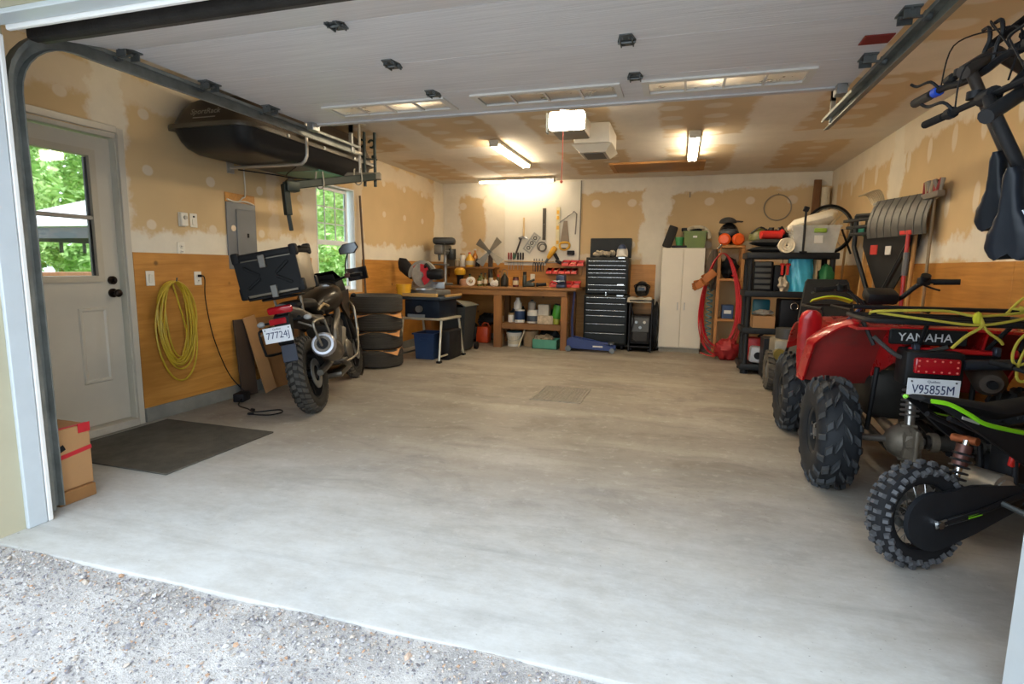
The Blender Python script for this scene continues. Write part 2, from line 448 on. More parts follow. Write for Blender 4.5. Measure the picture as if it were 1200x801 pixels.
# plywood wainscot in sheets, concrete curb
ply = wood('plywood', '#a56e2a', '#c98f44', axis=1, rough=.5, knots=True)
plyx = wood('plywood_back', '#a56e2a', '#c98f44', axis=0, rough=.5, knots=True)
wlo, wbo, wro = (bpy.data.objects[n] for n in ('wall_left', 'wall_back', 'wall_right'))
def sheets(parent, ax, pos, cuts, z0, z1, mat):
    for a, b in zip(cuts[:-1], cuts[1:]):
        if b-a < .05: continue
        if ax == 0: MB().box((pos, (a+b)/2, (z0+z1)/2), (.014, b-a-.004, z1-z0), b=.002).build('plywood_panel', mat, parent)
        else: MB().box(((a+b)/2, pos, (z0+z1)/2), (b-a-.004, .014, z1-z0), b=.002).build('plywood_panel', mat, parent)
sheets(wlo, 0, XL+.007, [3.262, 5.44], .114, 1.348, ply); sheets(wlo, 0, XL+.007, [5.44, 6.5], .114, .92, ply); sheets(wlo, 0, XL+.007, [6.5, 9.16], .114, 1.348, ply)
sheets(wbo, 1, YB-.007, [-4.02, -2.6, -1.4, -.36], .114, 1.34, plyx)
sheets(wro, 0, XR-.007, [1.9, 4.3, 6.74, 9.16], .114, 1.348, ply)
curbm = M('curb_concrete', '#77756d', .8, var=.2, scale=6, bump=.4)
struct('baseboard_left', MB().box((XL+.013, 6.22, .055), (.026, 5.9, .118), b=.003), curbm)
struct('baseboard_back', MB().box((-1, YB-.013, .055), (6.05, .026, .118), b=.003), curbm)
struct('baseboard_right', MB().box((XR-.013, 5.5, .055), (.026, 7.3, .118), b=.003), curbm)

# ---- trim round the big opening
struct('trim_1', MB().box((-2.925, 1.765, 1.145), (.022, .085, 2.29), b=.004), trim_white)
struct('trim_2', MB().box((-2.929, 1.822, 1.13), (.032, .022, 2.26), b=.004), M('stop_white', '#e8e8e6', .4, var=.03))
struct('trim_3', MB().box((-.965, 1.765, 2.295), (3.86, .085, .022), b=.004), trim_white)
struct('trim_4', MB().box((-.965, 1.822, 2.29), (3.80, .022, .045), b=.004), M('stop_white', '#e8e8e6'))
struct('trim_5', MB().box((.978, 1.775, 1.135), (.022, .10, 2.27), b=.004), trim_white)

# ---- overhead sectional door, open under the ceiling
DZ = 2.405
d2 = pivot('door_2', (0, 0, 0))
t = NT('garage_door_steel')
st = t.noise(2.2, 3, .5, (1.2, 60, 1)); c = t.ramp(st, .3, .7, lin('#cbcacc'), lin('#dfdee0')); t.base(c); t.set(t.b, 'Roughness', .42)
t.bump(t.noise(1.0, 4, .6, (3, 110, 1)), .5, .004); door_steel = t.m
DX0, DX1 = -2.955, .945
rows = [(1.985, 2.425), (2.43, 2.972), (2.977, 3.52), (3.525, 4.06)]
wins = [(-2.52, -1.62), (-1.37, -.44), (-.25, .66)]
for k, (a, b) in enumerate(rows):
    holes = [(w0, w1, 3.64, 3.86) for w0, w1 in wins] if k == 3 else []
    g = wall_grid(2, DZ, .045, (DX0, DX1), (a, b), holes, 0, 1)
    if k == 0: g.v = [v-Vector((0, 0, (2.425-v.y)*.2)) for v in g.v]      # its rollers sit in the bend of the tracks
    s = g.build('door_section', door_steel, d2, 30)
    if k == 3:
        fr = M('door_window_frame', '#d4d2cc', .4, var=.03)
        for w0, w1 in wins:
            f = wall_grid(2, DZ-.012, .02, (w0-.03, w1+.03), (3.61, 3.89), [(w0+.01, w1-.01, 3.65, 3.85)], 0, 1).build('window_frame', fr, s)
            for i in (1, 2, 3):
                MB().box((w0+(w1-w0)*i/4, 3.75, DZ-.004), (.014, .2, .012)).build('muntin', fr, s)
            for i in range(4):
                q = (w1-w0)/4
                MB().box((w0+q*(i+.5), 3.75, DZ+.003), (q-.016, .205, .004)).build('pane', M('obscure_glass', '#ffffff', .30, trans=1.0, var=0), s)
MB().box(((DX0+DX1)/2, 1.975, DZ-.075), (DX1-DX0, .06, .09), b=.018).build('bottom_seal', M('seal_rubber', '#2c2a29', .75, var=.3, bump=.5), d2)
MB().box(((DX0+DX1)/2, 2.02, DZ-.095), (DX1-DX0, .035, .03), b=.006).build('bottom_rail', M('rail_dirty', '#4a4744', .6, .4, var=.4), d2)
# top strut
mb = MB().box(((DX0+DX1)/2, 4.035, DZ-.006), (DX1-DX0, .05, .014), b=.003); mb.build('top_strut', M('strut_white', '#c3c3c4', .4), d2)
def hinge(x, y):
    mb = MB()
    mb.prism([(x-.030, y-.075, DZ), (x+.030, y-.075, DZ), (x+.046, y+.005, DZ), (x+.03, y+.065, DZ), (x-.03, y+.065, DZ), (x-.046, y+.005, DZ)], (0, 0, -.006))
    mb.box((x-.030, y, DZ-.012), (.006, .09, .018)); mb.box((x+.030, y, DZ-.012), (.006, .09, .018))
    mb.cyl((x-.044, y, DZ-.012), (x+.044, y, DZ-.012), .007, n=10)
    for sx in (-.018, .018):
        for sy in (-.04, .035): mb.cyl((x+sx, y+sy, DZ-.004), (x+sx, y+sy, DZ-.014), .007, n=6)
    mb.build('hinge', steel_dark, d2)
for x in (-1.62, -.31):
    for y in (2.425, 2.972, 3.52): hinge(x, y)
def roller_bracket(x, y, s):
    mb = MB().box((x, y, DZ-.004), (.07, .12, .008)); mb.box((x, y-.04, DZ-.025), (.06, .008, .04)); mb.box((x, y+.04, DZ-.025), (.06, .008, .04))
    mb.cyl((x-.03*s, y, DZ-.028), (x+.085*s, y, DZ-.028), .007, n=8)
    mb.cyl((x+.06*s, y, DZ-.028), (x+.085*s, y, DZ-.028), .022, n=14)
    for q in (-.05, .05): mb.cyl((x, y+q, DZ), (x, y+q, DZ-.014), .007, n=6)
    mb.build('roller_bracket', steel_dark, d2)
for y in (2.425, 2.972, 3.52):
    roller_bracket(DX0+.04, y, -1); roller_bracket(DX1-.04, y, 1)
MB().box((DX1-.05, 4.0, DZ-.03), (.06, .09, .06), b=.004).build('top_bracket', steel, d2)
MB().box((DX0+.05, 4.0, DZ-.03), (.06, .09, .06), b=.004).build('top_bracket', steel, d2)
MB().box((DX1-.075, 3.27, DZ-.004), (.13, .11, .006)).build('warning_sticker', M('sticker_red', '#7e2521', .5, var=.3), d2)
def track(x, s, xv):
    sec = [(0, -.008), (.055*s, -.008), (.055*s, .012), (.049*s, .012), (.049*s, -.003), (.005*s, -.003), (.005*s, .056), (.035*s, .062), (.035*s, .068), (0, .062)]
    yv, R = 1.90, .30
    path = [((xv, yv, .02), 0)]
    zt = DZ-.055
    for k in range(9):
        a = (PI/2)*k/8
        path.append(((xv+(x-xv)*k/8, yv+R-R*math.cos(a), zt-R+R*math.sin(a)), a))
    path.append(((x, 4.78, zt), PI/2))
    rings = []
    for p, a in path:
        # section plane: x across, second axis points inward (towards garage when vertical, up... ) 
        e = Vector((0, math.cos(a), -math.sin(a)))*-1
        rings.append([Vector(p)+Vector((q[0], 0, 0))+e*(-(q[1]-.03)) for q in sec])
    MB().loft(rings).build('track', M('track_steel', '#7d807c', .5, .4, var=.3, scale=7), d2)
    mb = MB().box((x, 4.72, zt+.16), (.03, .03, .36)); mb.box((x+.05*-s, 4.72, ZC-.004), (.16, .03, .008)); mb.box((x, 4.72, ZC-.1), (.03,.03,.2))
    mb.build('track_hanger', steel, d2)
track(-3.02, 1, -3.02); track(1.015, -1, 1.095)
MB().box((-3.035, 1.858, 1.05), (.07, .006, 2.1)).box((-3.067, 1.885, 1.05), (.006, .06, 2.1)).build('jamb_angle', steel, d2)
for k in range(26): MB().box((-3.012, 1.856, .12+.078*k), (.03, .006, .018)).build('slot', matte_black, d2)
for z in (.25, .8, 1.4, 1.95):
    MB().box((-3.03, 1.862, z), (.05, .05, .06), b=.004).build('jamb_bracket', steel_dark, d2)

# ---- side door
d1 = pivot('door_1', (0, 0, 0))
fx = XL+.004
MB().add([], []).box((fx, 2.27, 1.12), (.03, .05, 2.26), b=.004).box((fx, 3.235, 1.12), (.03, .05, 2.26), b=.004).box((fx, 2.7525, 2.235), (.03, .915, .05), b=.004).build('door_frame', door_paint, d1)
MB().box((XL-.07, 3.215, 1.1), (.14, .03, 2.2)).box((XL-.07, 2.31, 1.1), (.14, .03, 2.2)).box((XL-.07, 2.7625, 2.19), (.14, .88, .03)).build('door_jamb', door_paint, d1)
MB().box((XL-.03, 2.76, .03), (.13, .88, .06), b=.006).build('sill', M('door_sill', '#b5aea0', .5), d1)
DFX = XL-.045
slab = wall_grid(0, DFX-.04, .04, (2.335, 3.19), (.065, 2.165), [(2.49, 3.03, 1.16, 2.03)]).build('door_slab', door_paint, d1)
f = wall_grid(0, DFX-.05, .068, (2.455, 3.065), (1.125, 2.065), [(2.50, 3.02, 1.17, 2.02)]).build('glass_frame', M('frame_beige', '#b4ab98', .45, var=.05), slab)
MB().box((DFX-.005, 2.76, 1.585), (.03, .52, .03), b=.003).build('sash_rail', M('sash_grey', '#8f8d88', .4, .3), slab)
MB().box((DFX-.02, 3.012, 1.59), (.02, .02, .84)).build('sash_stile', M('sash_dark', '#4b4e52', .4, .3), slab)
gl = M('clear_glass', '#ffffff', .02, trans=1.0, var=0)
MB().box((DFX-.02, 2.76, 1.81), (.005, .52, .43)).build('pane', gl, slab)
MB().box((DFX-.012, 2.76, 1.37), (.005, .52, .41)).build('pane', gl, slab)
def raised(y0, y1, z0, z1):
    mb = MB(); x = DFX
    for (o, dx) in (((0), .006),):
        pass
    def fr(i, xx): return [(xx, y0+i, z0+i), (xx, y1-i, z0+i), (xx, y1-i, z1-i), (xx, y0+i, z1-i)]
    R = [fr(0, x), fr(.008, x+.009), fr(.02, x+.009), fr(.032, x+.001), fr(.05, x+.003), fr(.075, x+.011)]
    mb.loft([[Vector(p) for p in r] for r in R], caps=True)
    mb.build('raised_panel', door_paint, slab, 20)
raised(2.86, 3.075, .38, .94); raised(2.44, 2.66, .38, .94)
bronze = M('oiled_bronze', '#2a211c', .35, .8)
mb = MB().cyl((DFX, 3.125, 1.04), (DFX+.012, 3.125, 1.04), .034, n=18).cyl((DFX, 3.125, 1.04), (DFX+.05, 3.125, 1.04), .011).sph((DFX+.06, 3.125, 1.04), (.022, .03, .03), 14)
mb.build('knob', bronze, slab)
MB().cyl((DFX, 3.125, 1.135), (DFX+.02, 3.125, 1.135), .031, n=18).box((DFX+.03, 3.125, 1.135), (.022, .012, .034), b=.003).build('deadbolt', bronze, slab)

# ---- window in the left wall
w1 = pivot('window_1', (0, 0, 0))
vin = M('window_vinyl', '#dfe3e6', .4, var=.03)
wall_grid(0, XL-.115, .115, (5.565, 6.365), (.945, 2.225), [(5.585, 6.345, .965, 2.205)]).build('window_frame', vin, w1)
for nm, z0, z1, xo in (('upper_sash', 1.53, 2.2, -.10), ('lower_sash', .965, 1.55, -.075)):
    s = wall_grid(0, XL+xo, .03, (5.585, 6.30), (z0, z1), [(5.625, 6.26, z0+.04, z1-.04)]).build(nm, vin, w1)
    MB().box((XL+xo+.014, 5.94, (z0+z1)/2), (.004, .64, z1-z0-.07)).build('pane', gl, s)
    if nm == 'upper_sash':
        for k in (1, 2):
            MB().box((XL+xo+.02, 5.625+.635*k/3, (z0+z1)/2), (.01, .014, z1-z0-.08)).build('muntin', vin, s)
            MB().box((XL+xo+.02, 5.94, z0+.04+(z1-z0-.08)*k/3), (.01, .635, .014)).build('muntin', vin, s)

# ---- lamps on the ceiling
tube_mat = M('lit_tube', '#fff4da', .4, var=0, emit=('#ffebca', TUBE_LIGHT))
housing = M('lamp_housing', '#cfcabc', .4, var=.05)
def strip(name, label, loc, rz, L=1.22, two=True, drop=.0):
    T = thing(name, label, 'ceiling light', loc, rz, 'fluorescent strips on the ceiling')
    MB().box((0, 0, -.02), (.12, L+.04, .04), b=.006).build('housing', housing, T)
    for s in (-1, 1): MB().box((0, s*(L/2+.005), -.055), (.11, .018, .04), b=.004).build('end_cap', housing, T)
    for x in ((-.032, .032) if two else (0,)):
        MB().cyl((x, -L/2+.01, -.058), (x, L/2-.01, -.058), .016, n=12).build('tube', tube_mat, T)
    return T
strip('strip_light', 'lit twin tube strip running front to back over the left of the floor', (-2.09, 6.86, ZC), 0, 1.38)
strip('strip_light', 'lit twin tube strip running front to back towards the right wall', (.085, 6.9, ZC), 0, 1.3)
strip('strip_light', 'lit strip light running sideways above the workbench', (-2.6, 8.80, ZC), PI/2, 1.25, False)
for x, lab in ((-2.09, 'left'), (.15, 'right')): strip('strip_light', 'lit twin tube strip above the raised door, seen through its %s window' % lab, (x, 4.30, ZC), 0, 1.2)
# opener motor with its lit lens
op = thing('door_opener', 'grey garage door opener with a glowing lens above the middle of the floor', 'door opener', (-1.0, 4.95, 2.55))
MB().box((0, .18, -.015), (.30, .36, .15), b=.02).build('motor_housing', M('opener_grey', '#8c8578', .5), op)
MB().box((0, -.035, -.015), (.31, .08, .15), b=.02).build('lens', M('lit_lens', '#fff6e2', .4, var=0, emit=('#fff0d4', 30.0)), op)
MB().box((-.19, .04, -.01), (.012, .06, .17)).build('bracket', steel_dark, op)
MB().box((0, -.02, .075), (.03, .08, .15)).box((0, .25, .075), (.03, .03, .15)).build('hanger', steel, op)
MB().box((0, -1.5, .03), (.035, 2.95, .03)).build('rail', steel, op)
MB().tube([(-.02, -.09, -.09), (-.02, -.09, -.35), (-.025, -.09, -.52)], .004, 6).build('pull_cord', M('cord_red', '#a8483a', .7), op)
MB().sph((-.025, -.09, -.535), .014, 10).build('pull_handle', M('cord_red'), op)
# ceiling heater
ht = thing('ceiling_heater', 'white boxy unit heater hung from the ceiling beside the opener', 'heater', (-.9, 5.95, ZC))
hw = M('heater_white', '#c8c2b4', .5, var=.05)
MB().box((0, 0, -.10), (.36, .58, .20), b=.02).build('casing', hw, ht)
MB().loft([[Vector(p) for p in ((-.2, -.28, -.2), (.2, -.28, -.2), (.2, .28, -.2), (-.2, .28, -.2))], [Vector(p) for p in ((-.13, -.2, -.27), (.13, -.2, -.27), (.13, .2, -.27), (-.13, .2, -.27))]]).build('hood', hw, ht)
MB().box((0, 0, -.272), (.2, .3, .006)).build('grille', M('grille_grey', '#6d6a66', .6), ht)
# attic hatch
wh = wood('hatch_wood', '#a87538', '#c08c4a', axis=0)
mb = wall_grid(2, ZC-.025, .025, (-1.0, .26), (7.86, 8.56), [(-.94, .2, 7.92, 8.5)], 0, 1)
hb = pivot('trim_6'); mb.build('hatch_frame', wh, hb)
MB().box((-.37, 8.21, ZC-.016), (1.13, .57, .012)).build('hatch_panel', wood('hatch_wood_panel', '#946430', '#b07c40', axis=0), hb)
# drain grate
dg_ = pivot('trim_7')
dgm = M('drain_iron', '#8b867c', .75, 0, var=.2, scale=30)
wall_grid(2, .0, .008, (-1.33, -.83), (5.05, 5.72), [(-1.305, -.855, 5.075, 5.695)], 0, 1).build('grate_frame', dgm, dg_)
for k in range(14):
    MB().box((-1.305+.45*(k+.5)/14, 5.385, .003), (.019, .62, .006)).build('grate_bar', dgm, dg_)
# ================================================================ OUTSIDE THE SIDE DOOR AND WINDOW
t = NT('foliage'); gi = t.n('NewGeometry')
c = t.ramp(gi.outputs['Random Per Island'], 0, 1, lin('#7fae50'), lin('#cfe89c')); t.base(c); t.set(t.b, 'Roughness', .6)
t.set(t.b, 'Subsurface Weight', 0.0); foliage = t.m
bark = M('bark', '#5b4a3a', .9, var=.3, bump=.6)
def tree(name, label, loc, cr, n, h0, kind='tree', seed=1, leaf=.09, group=None):
    r = random.Random(seed)
    T = thing(name, label, kind, loc, 0, group)
    MB().tube([(0, 0, -.1), (.05, 0, h0*.6), (0, .05, h0+cr[2])], [.16, .12, .05], 9).build('trunk', bark, T)
    mb = MB()
    clumps = [(Vector((r.uniform(-1, 1)*cr[0]*.75, r.uniform(-1, 1)*cr[1]*.75, h0+cr[2]*(1+r.uniform(-.9, .9)))), r.uniform(.35, .7)) for _ in range(26)]
    for i in range(n):
        cc, cs = clumps[i % len(clumps)]
        d = Vector((r.gauss(0, 1), r.gauss(0, 1), r.gauss(0, .8))).normalized()*cs*r.uniform(.55, 1)*min(cr)*.62
        p = cc+d
        if p.z < .05: continue
        R = Euler((r.uniform(-1, 1), r.uniform(-1, 1), r.uniform(0, 6))).to_matrix(); s = leaf*r.uniform(.6, 1.4)
        mb.add([p+R@Vector(q) for q in ((-s, 0, 0), (0, -s*.5, s*.15), (s, 0, 0), (0, s*.5, s*.15))], [(0, 1, 2, 3)])
    fo = mb.build('foliage', foliage, T, 0, fix=False); fo['kind'] = 'stuff'
    return T
tree('leafy_tree', 'bright green leafy tree behind the white canopy, seen through the side door', (-19.5, 9.6, 0), (3.4, 3.6, 3.0), 16000, 1.0, seed=2, leaf=.13)
tree('leafy_tree', 'pale green tree left of the canopy, seen through the side door glass', (-20.5, 17.6, 0), (3.4, 3.6, 3.0), 12000, 1.0, seed=3, leaf=.13)
tree('hedge_shrub', 'low green shrub under the canopy, seen through the side door', (-15.4, 9.8, 0), (.35, 3.2, .75), 3500, .3, 'shrub', 4, .09)
tree('leafy_tree', 'pale green tree filling the upper panes of the window', (-12.8, 20.5, 0), (3.0, 3.4, 3.4), 12000, 1.2, seed=5, leaf=.14)
tree('woodland_tree', 'tall background tree beyond the canopy, seen through the side door', (-29, 15.5, 0), (5.2, 6.5, 4.5), 9000, .6, seed=12, leaf=.3)
tree('woodland_tree', 'tall background tree far behind the window', (-21, 31.5, 0), (4.5, 5.5, 4.8), 8000, .6, seed=13, leaf=.3)
tree('hedge_shrub', 'green shrub behind the lower pane of the window', (-9.6, 14.8, 0), (.8, 1.8, .9), 3000, .2, 'shrub', 6, .09)
gz_ = thing('garden_canopy', 'garden canopy with a white roof and dark posts, seen through the side door', 'canopy', (-13.0, 10.2, 0))
cw = M('canopy_cloth', '#d8d8dc', .7, var=.04); cd_ = M('canopy_frame', '#2e3034', .5, var=.2)
R0 = [(-2, -2, 1.98), (2, -2, 1.98), (2, 2, 1.98), (-2, 2, 1.98)]; R1 = [(-.3, -.3, 2.75), (.3, -.3, 2.75), (.3, .3, 2.75), (-.3, .3, 2.75)]
MB().loft([[Vector(p) for p in R0], [Vector(p) for p in R1]]).build('roof_cloth', cw, gz_, 10)
for sx in (-1.9, 1.9):
    for sy in (-1.9, 1.9): MB().box((sx, sy, .97), (.1, .1, 1.96), b=.01).build('post', cd_, gz_)
for s in (-1.9, 1.9):
    MB().box((s, 0, 1.85), (.05, 3.8, .22)).build('beam', cd_, gz_); MB().box((0, s, 1.85), (3.8, .05, .22)).build('beam', cd_, gz_)
    for k in range(7): MB().box((s+(.04 if s > 0 else -.04), -1.7+k*.566, 1.62), (.03, .09, .26), b=.01).build('tied_curtain', cd_, gz_)
bench_w = wood('garden_wood', '#8a5a3c', '#a9754f', axis=2)
gb = thing('garden_bench', 'brown slatted wooden garden bench outside the side door', 'bench', (-8.0, 5.55, 0))
MB().box((0, 0, 1.10), (.04, 1.3, .06), b=.008).build('top_rail', bench_w, gb); MB().box((0, 0, .62), (.04, 1.3, .05), b=.008).build('lower_rail', bench_w, gb)
for k in range(11): MB().box((0, -.6+k*.12, .85), (.02, .045, .45), b=.004).build('slat', bench_w, gb)
for y in (-.62, .62): MB().box((0, y, .56), (.05, .05, 1.12), b=.006).build('leg', bench_w, gb); MB().box((.45, y, .26), (.05, .05, .52), b=.006).build('leg', bench_w, gb)
MB().box((.24, 0, .5), (.5, 1.3, .04), b=.008).build('seat', bench_w, gb)

# ================================================================ LEFT WALL
plate = M('plate_ivory', '#d9d4c6', .4, var=.04); plate_d = M('plate_slot', '#3b3834', .5)
def wall_plate(name, label, cat, y, z, kind):
    T = thing(name, label, cat, (XL+(.014 if z < 1.3 else 0), y, z))
    MB().box((.004, 0, 0), (.008, .075, .118), b=.003).build('cover_plate', plate, T)
    if kind == 'outlet':
        for s in (-1, 1):
            MB().lathe([(.017, 0), (.017, .004), (.014, .006)], (.007, 0, s*.022), (1, 0, 0), 14).build('socket', plate, T)
            MB().box((.0135, -.006, s*.022+.003), (.002, .003, .011)).box((.0135, .006, s*.022+.003), (.002, .003, .011)).build('slots', plate_d, T)
    elif kind == 'switch': MB().box((.011, 0, 0), (.010, .032, .066), (0, .12, 0), b=.002).build('rocker', plate, T)
    elif kind == 'dial':
        MB().box((.022, 0, 0), (.03, .07, .112), b=.006).build('body', plate, T); MB().cyl((.036, 0, .015), (.05, 0, .015), .017, .015, 16).build('dial', M('dial_grey', '#b8b2a4', .4), T)
    elif kind == 'button':
        MB().box((.010, 0, -.015), (.008, .034, .05), b=.002).build('button', plate, T); MB().cyl((.008, 0, .032), (.014, 0, .032), .008, n=10).build('key', plate_d, T)
    return T
wall_plate('thermostat', 'ivory dial thermostat box on the drywall right of the side door', 'thermostat', 3.74, 1.635, 'dial')
wall_plate('button_plate', 'flat ivory push button plate beside the dial thermostat', 'switch', 3.855, 1.635, 'button')
wall_plate('power_outlet', 'ivory outlet at the top edge of the plywood, nothing plugged in', 'outlet', 3.712, 1.385, 'outlet')
wall_plate('light_switch', 'ivory light switch on plywood just right of the door knob', 'light switch', 3.393, 1.146, 'switch')
wall_plate('power_outlet', 'ivory outlet on plywood with a black cord plugged in', 'outlet', 3.849, 1.139, 'outlet')
blk = M('cord_black', '#17171a', .5)
ch = thing('battery_charger', 'black battery charger on the floor with its cord running up to the outlet', 'charger', (-3.86, 4.10, 0))
MB().box((0, 0, .04), (.10, .15, .08), (0, 0, .3), b=.012).build('body', blk, ch)
o_ = Vector((-3.86, 4.10, 0))
def rel(pts, o=o_): return [Vector(p)-o for p in pts]
MB().tube(curve(rel([(XL+.045, 3.849, 1.161), (XL+.07, 3.87, 1.14), (XL+.035, 3.90, .95), (XL+.03, 3.97, .6), (XL+.05, 4.10, .25), (-3.94, 4.22, .06), (-3.90, 4.19, .05)]), 6), .005, 6).build('cord', blk, ch)
MB().box(rel([(XL+.042, 3.849, 1.161)])[0], (.03, .024, .022), b=.004).build('plug', blk, ch)
MB().tube(curve(rel([(-3.82, 4.06, .04), (-3.74, 3.93, .008), (-3.58, 3.86, .007), (-3.44, 3.80, .007), (-3.30, 3.92, .007), (-3.22, 3.86, .007), (-3.26, 3.75, .007), (-3.42, 3.72, .007)]), 7), .006, 6).build('output_lead', blk, ch)
MB().box(rel([(-3.42, 3.72, .012)])[0], (.05, .025, .02), (0, 0, .4), b=.005).box(rel([(-3.50, 3.835, .012)])[0], (.05, .022, .02), (0, 0, -.3), b=.005).build('clips', blk, ch)
# yellow hose
yh = thing('yellow_hose', 'coiled yellow air hose hanging from a hook on the plywood', 'hose', (XL+.03, 3.575, 1.12))
ym = M('hose_yellow', '#b79a24', .45, var=.12)
rh = random.Random(5)
for k in range(9):
    a = .10+.012*k+rh.uniform(-.015, .02); hh = .30+.011*k+rh.uniform(-.02, .03); x0 = .008+.012*(k % 3)+rh.uniform(0, .01)
    dy = rh.uniform(-.02, .03)
    pts = []
    for i in range(18):
        q = 2*PI*i/18
        pts.append((x0+.006*math.sin(3*q+k), dy*(1-math.cos(q))*.5+a*math.sin(q)*(1.0+.12*math.cos(q+k)), -hh*(1-math.cos(q))))
    MB().tube(curve(pts, 3, True), .0075, 6, closed=True).build('hose_loop', ym, yh)
MB().tube(curve([(.03, -.02, -.02), (.045, .03, -.25), (.045, .07, -.45), (.04, .02, -.62)], 6), .0075, 6).build('hose_end', ym, yh)
MB().tube([(-.016, 0, .0), (.05, 0, -.0), (.06, 0, .03)], .006, 8).build('hook', steel_dark, yh)
# breaker panel in its cut-out
bp = thing('breaker_panel', 'grey electrical breaker panel recessed in the wall above the top case', 'breaker panel', (XL+.004, 4.40, 1.53))
pg = M('panel_grey', '#71757a', .45, .3, var=.06)
MB().box((.006, 0, 0), (.014, .37, .62), b=.003).build('cover', pg, bp)
MB().box((.017, .045, .02), (.010, .24, .46), b=.003).build('door', pg, bp)
MB().cyl((.012, -.115, .07), (.02, -.115, .07), .028, n=20).build('round_sticker', M('sticker_cream', '#e2cdb0', .6), bp)
MB().box((.024, .06, .01), (.006, .024, .04), b=.002).build('latch', matte_black, bp)
MB().box((.002, 0, .352), (.008, .37, .085)).build('backing_board', plyx, bp)
cabm = M('cable_white', '#c7bfae', .6)
MB().tube(curve([(.01, .05, 1.17-.01), (.012, .05, .8), (.014, .06, .42), (.012, .02, .36), (.01, -.03, .32)], 6), .007, 6).build('cable', cabm, bp)
MB().tube(curve([(.012, -.17, .33), (.016, -.08, .315), (.016, .05, .33), (.014, .16, .31)], 6), .009, 6).build('cable', cabm, bp)

# rubber mat, box by the jamb
t = NT('mat_rubber'); c = t.ramp(t.noise(5, 6, .7), .3, .72, lin('#34322d'), lin('#57534a')); t.base(c); t.set(t.b, 'Roughness', .85)
wv = t.n('TexChecker', ins={'Vector': t.co.outputs['Object'], 'Scale': 90.0}); t.bump(wv.outputs[1], .4, .003)
solo('door_mat', MB().box((0, 0, .005), (1.05, .92, .010), b=.004), t.m, 'large dark rubber mat on the concrete in front of the side door', 'mat', (-3.42, 2.915, 0), -.01)
card = M('cardboard', '#a87f54', .8, var=.08, scale=5); card_d = M('cardboard_dark', '#8a6238', .85, var=.12, scale=5)
redtape = M('red_tape', '#b8202a', .4)
cb = thing('cardboard_box', 'tall cardboard box with red tape standing behind the door jamb', 'box', (-3.20, 2.03, 0))
MB().box((0, 0, .235), (.32, .20, .33), b=.004).build('carton', card, cb)
MB().box((.03, 0, .035), (.30, .19, .07), b=.004).build('base_flap', card_d, cb)
MB().box((.161, 0, .26), (.004, .202, .022), (.12, 0, 0)).build('tape', redtape, cb); MB().box((.14, .0, .402), (.025, .204, .003)).build('tape', redtape, cb)
MB().box((.161, .07, .385), (.004, .062, .05)).build('tape', redtape, cb); MB().box((.161, -.05, .30), (.003, .03, .03), (.4, 0, 0)).build('torn_label', matte_black, cb)

# boards leaning on the wall behind the motorcycle
solo('cardboard_sheet', MB().box((0, 0, .37), (.012, .62, .74), b=.002), card_d, 'wide brown cardboard sheet leaning on the wall behind the motorcycle', 'cardboard', (-3.93, 4.80, .006), (0, -.13, 0))
solo('cardboard_strip', MB().box((0, 0, .38), (.012, .16, .77), (.16, 0, 0), b=.002), card, 'narrow brown cardboard strip leaning left of the wide cardboard sheet', 'cardboard', (-3.87, 4.44, .012), (0, -.16, 0))
solo('dark_board', MB().box((0, 0, .37), (.018, .20, .74), b=.002), M('dark_ply', '#3a2c22', .7), 'dark narrow board leaning against the plywood left of the cardboard', 'board', (-3.95, 4.30, .004), (0, -.08, 0))
solo('wooden_pole', MB().tube([(0, 0, 0), (-.06, .01, 1.2), (-.10, .01, 2.16)], .014, 8), wood('pole_wood', '#4a3626', '#5d4632', axis=2), 'thin dark pole leaning beside the window', 'pole', (-3.905, 6.42, .0))

# ================================================================ ROOF BOX ON ITS CEILING RACK
cg = thing('roof_box', 'long black car roof box on a rack under the ceiling', 'cargo box', (-3.66, 4.62, 2.2))
bx = M('roof_box_black', '#232324', .38, var=.15, scale=4); bxl = M('roof_box_lid', '#33291f', .42, var=.12, scale=4)
def rbox(w0, z0, w1, z1, y, ins):
    P = []
    for k in range(28):
        a = 2*PI*k/28
    return P
def cargo(zs, wfun, name, mat, L0=-.98, L1=.98):
    """lathe-like loft from rim upward/downward: rounded rectangle in plan, shrinking"""
    rings = []
    for z, inset, ei in zs:
        hw = .40-inset; hl0 = L0+ei; hl1 = L1-ei*.8; r = min(.15, hw*.6); ring = []
        for cx, cy, a0 in ((hw-r, hl1-r, 0), (-hw+r, hl1-r, PI/2), (-hw+r, hl0+r, PI), (hw-r, hl0+r, 3*PI/2)):
            for k in range(6):
                a = a0+PI/2*k/5; ring.append(Vector((cx+r*math.cos(a), cy+r*math.sin(a), z)))
        rings.append(ring)
    return MB().loft(rings).build(name, mat, cg, 35)
cargo([(.15, .005, .0), (.12, .02, .015), (.06, .035, .04), (.01, .06, .08), (-.02, .09, .14), (-.03, .14, .22)], None, 'lower_shell', bx)
cargo([(.14, 0, -.012), (.135, -.014, -.03), (.155, -.016, -.032), (.17, -.014, -.03), (.175, 0, -.01)], None, 'rim', M('rim_brown', '#4a4337', .4))  # rim in a brown a little lighter than the shell
cargo([(.17, .005, .0), (.22, .015, .02), (.30, .035, .06), (.37, .06, .12), (.42, .10, .20), (.44, .16, .32)], None, 'lid', bxl)
text('lettering', 'SportRack', .07, M('print_grey', '#8f8a80', .5), cg, (0, -.948, .265), (math.radians(66), 0, 0))
MB().box((0, -.968, .215), (.22, .003, .008), (-.5, 0, 0)).build('stripe', M('print_grey'), cg)
for y in (-.5, 0, .5): MB().cyl((.405, y, .155), (.425, y, .155), .014, n=10).build('lock', steel, cg)
galv = M('tube_galv', '#b5afa4', .4, .6, var=.15)
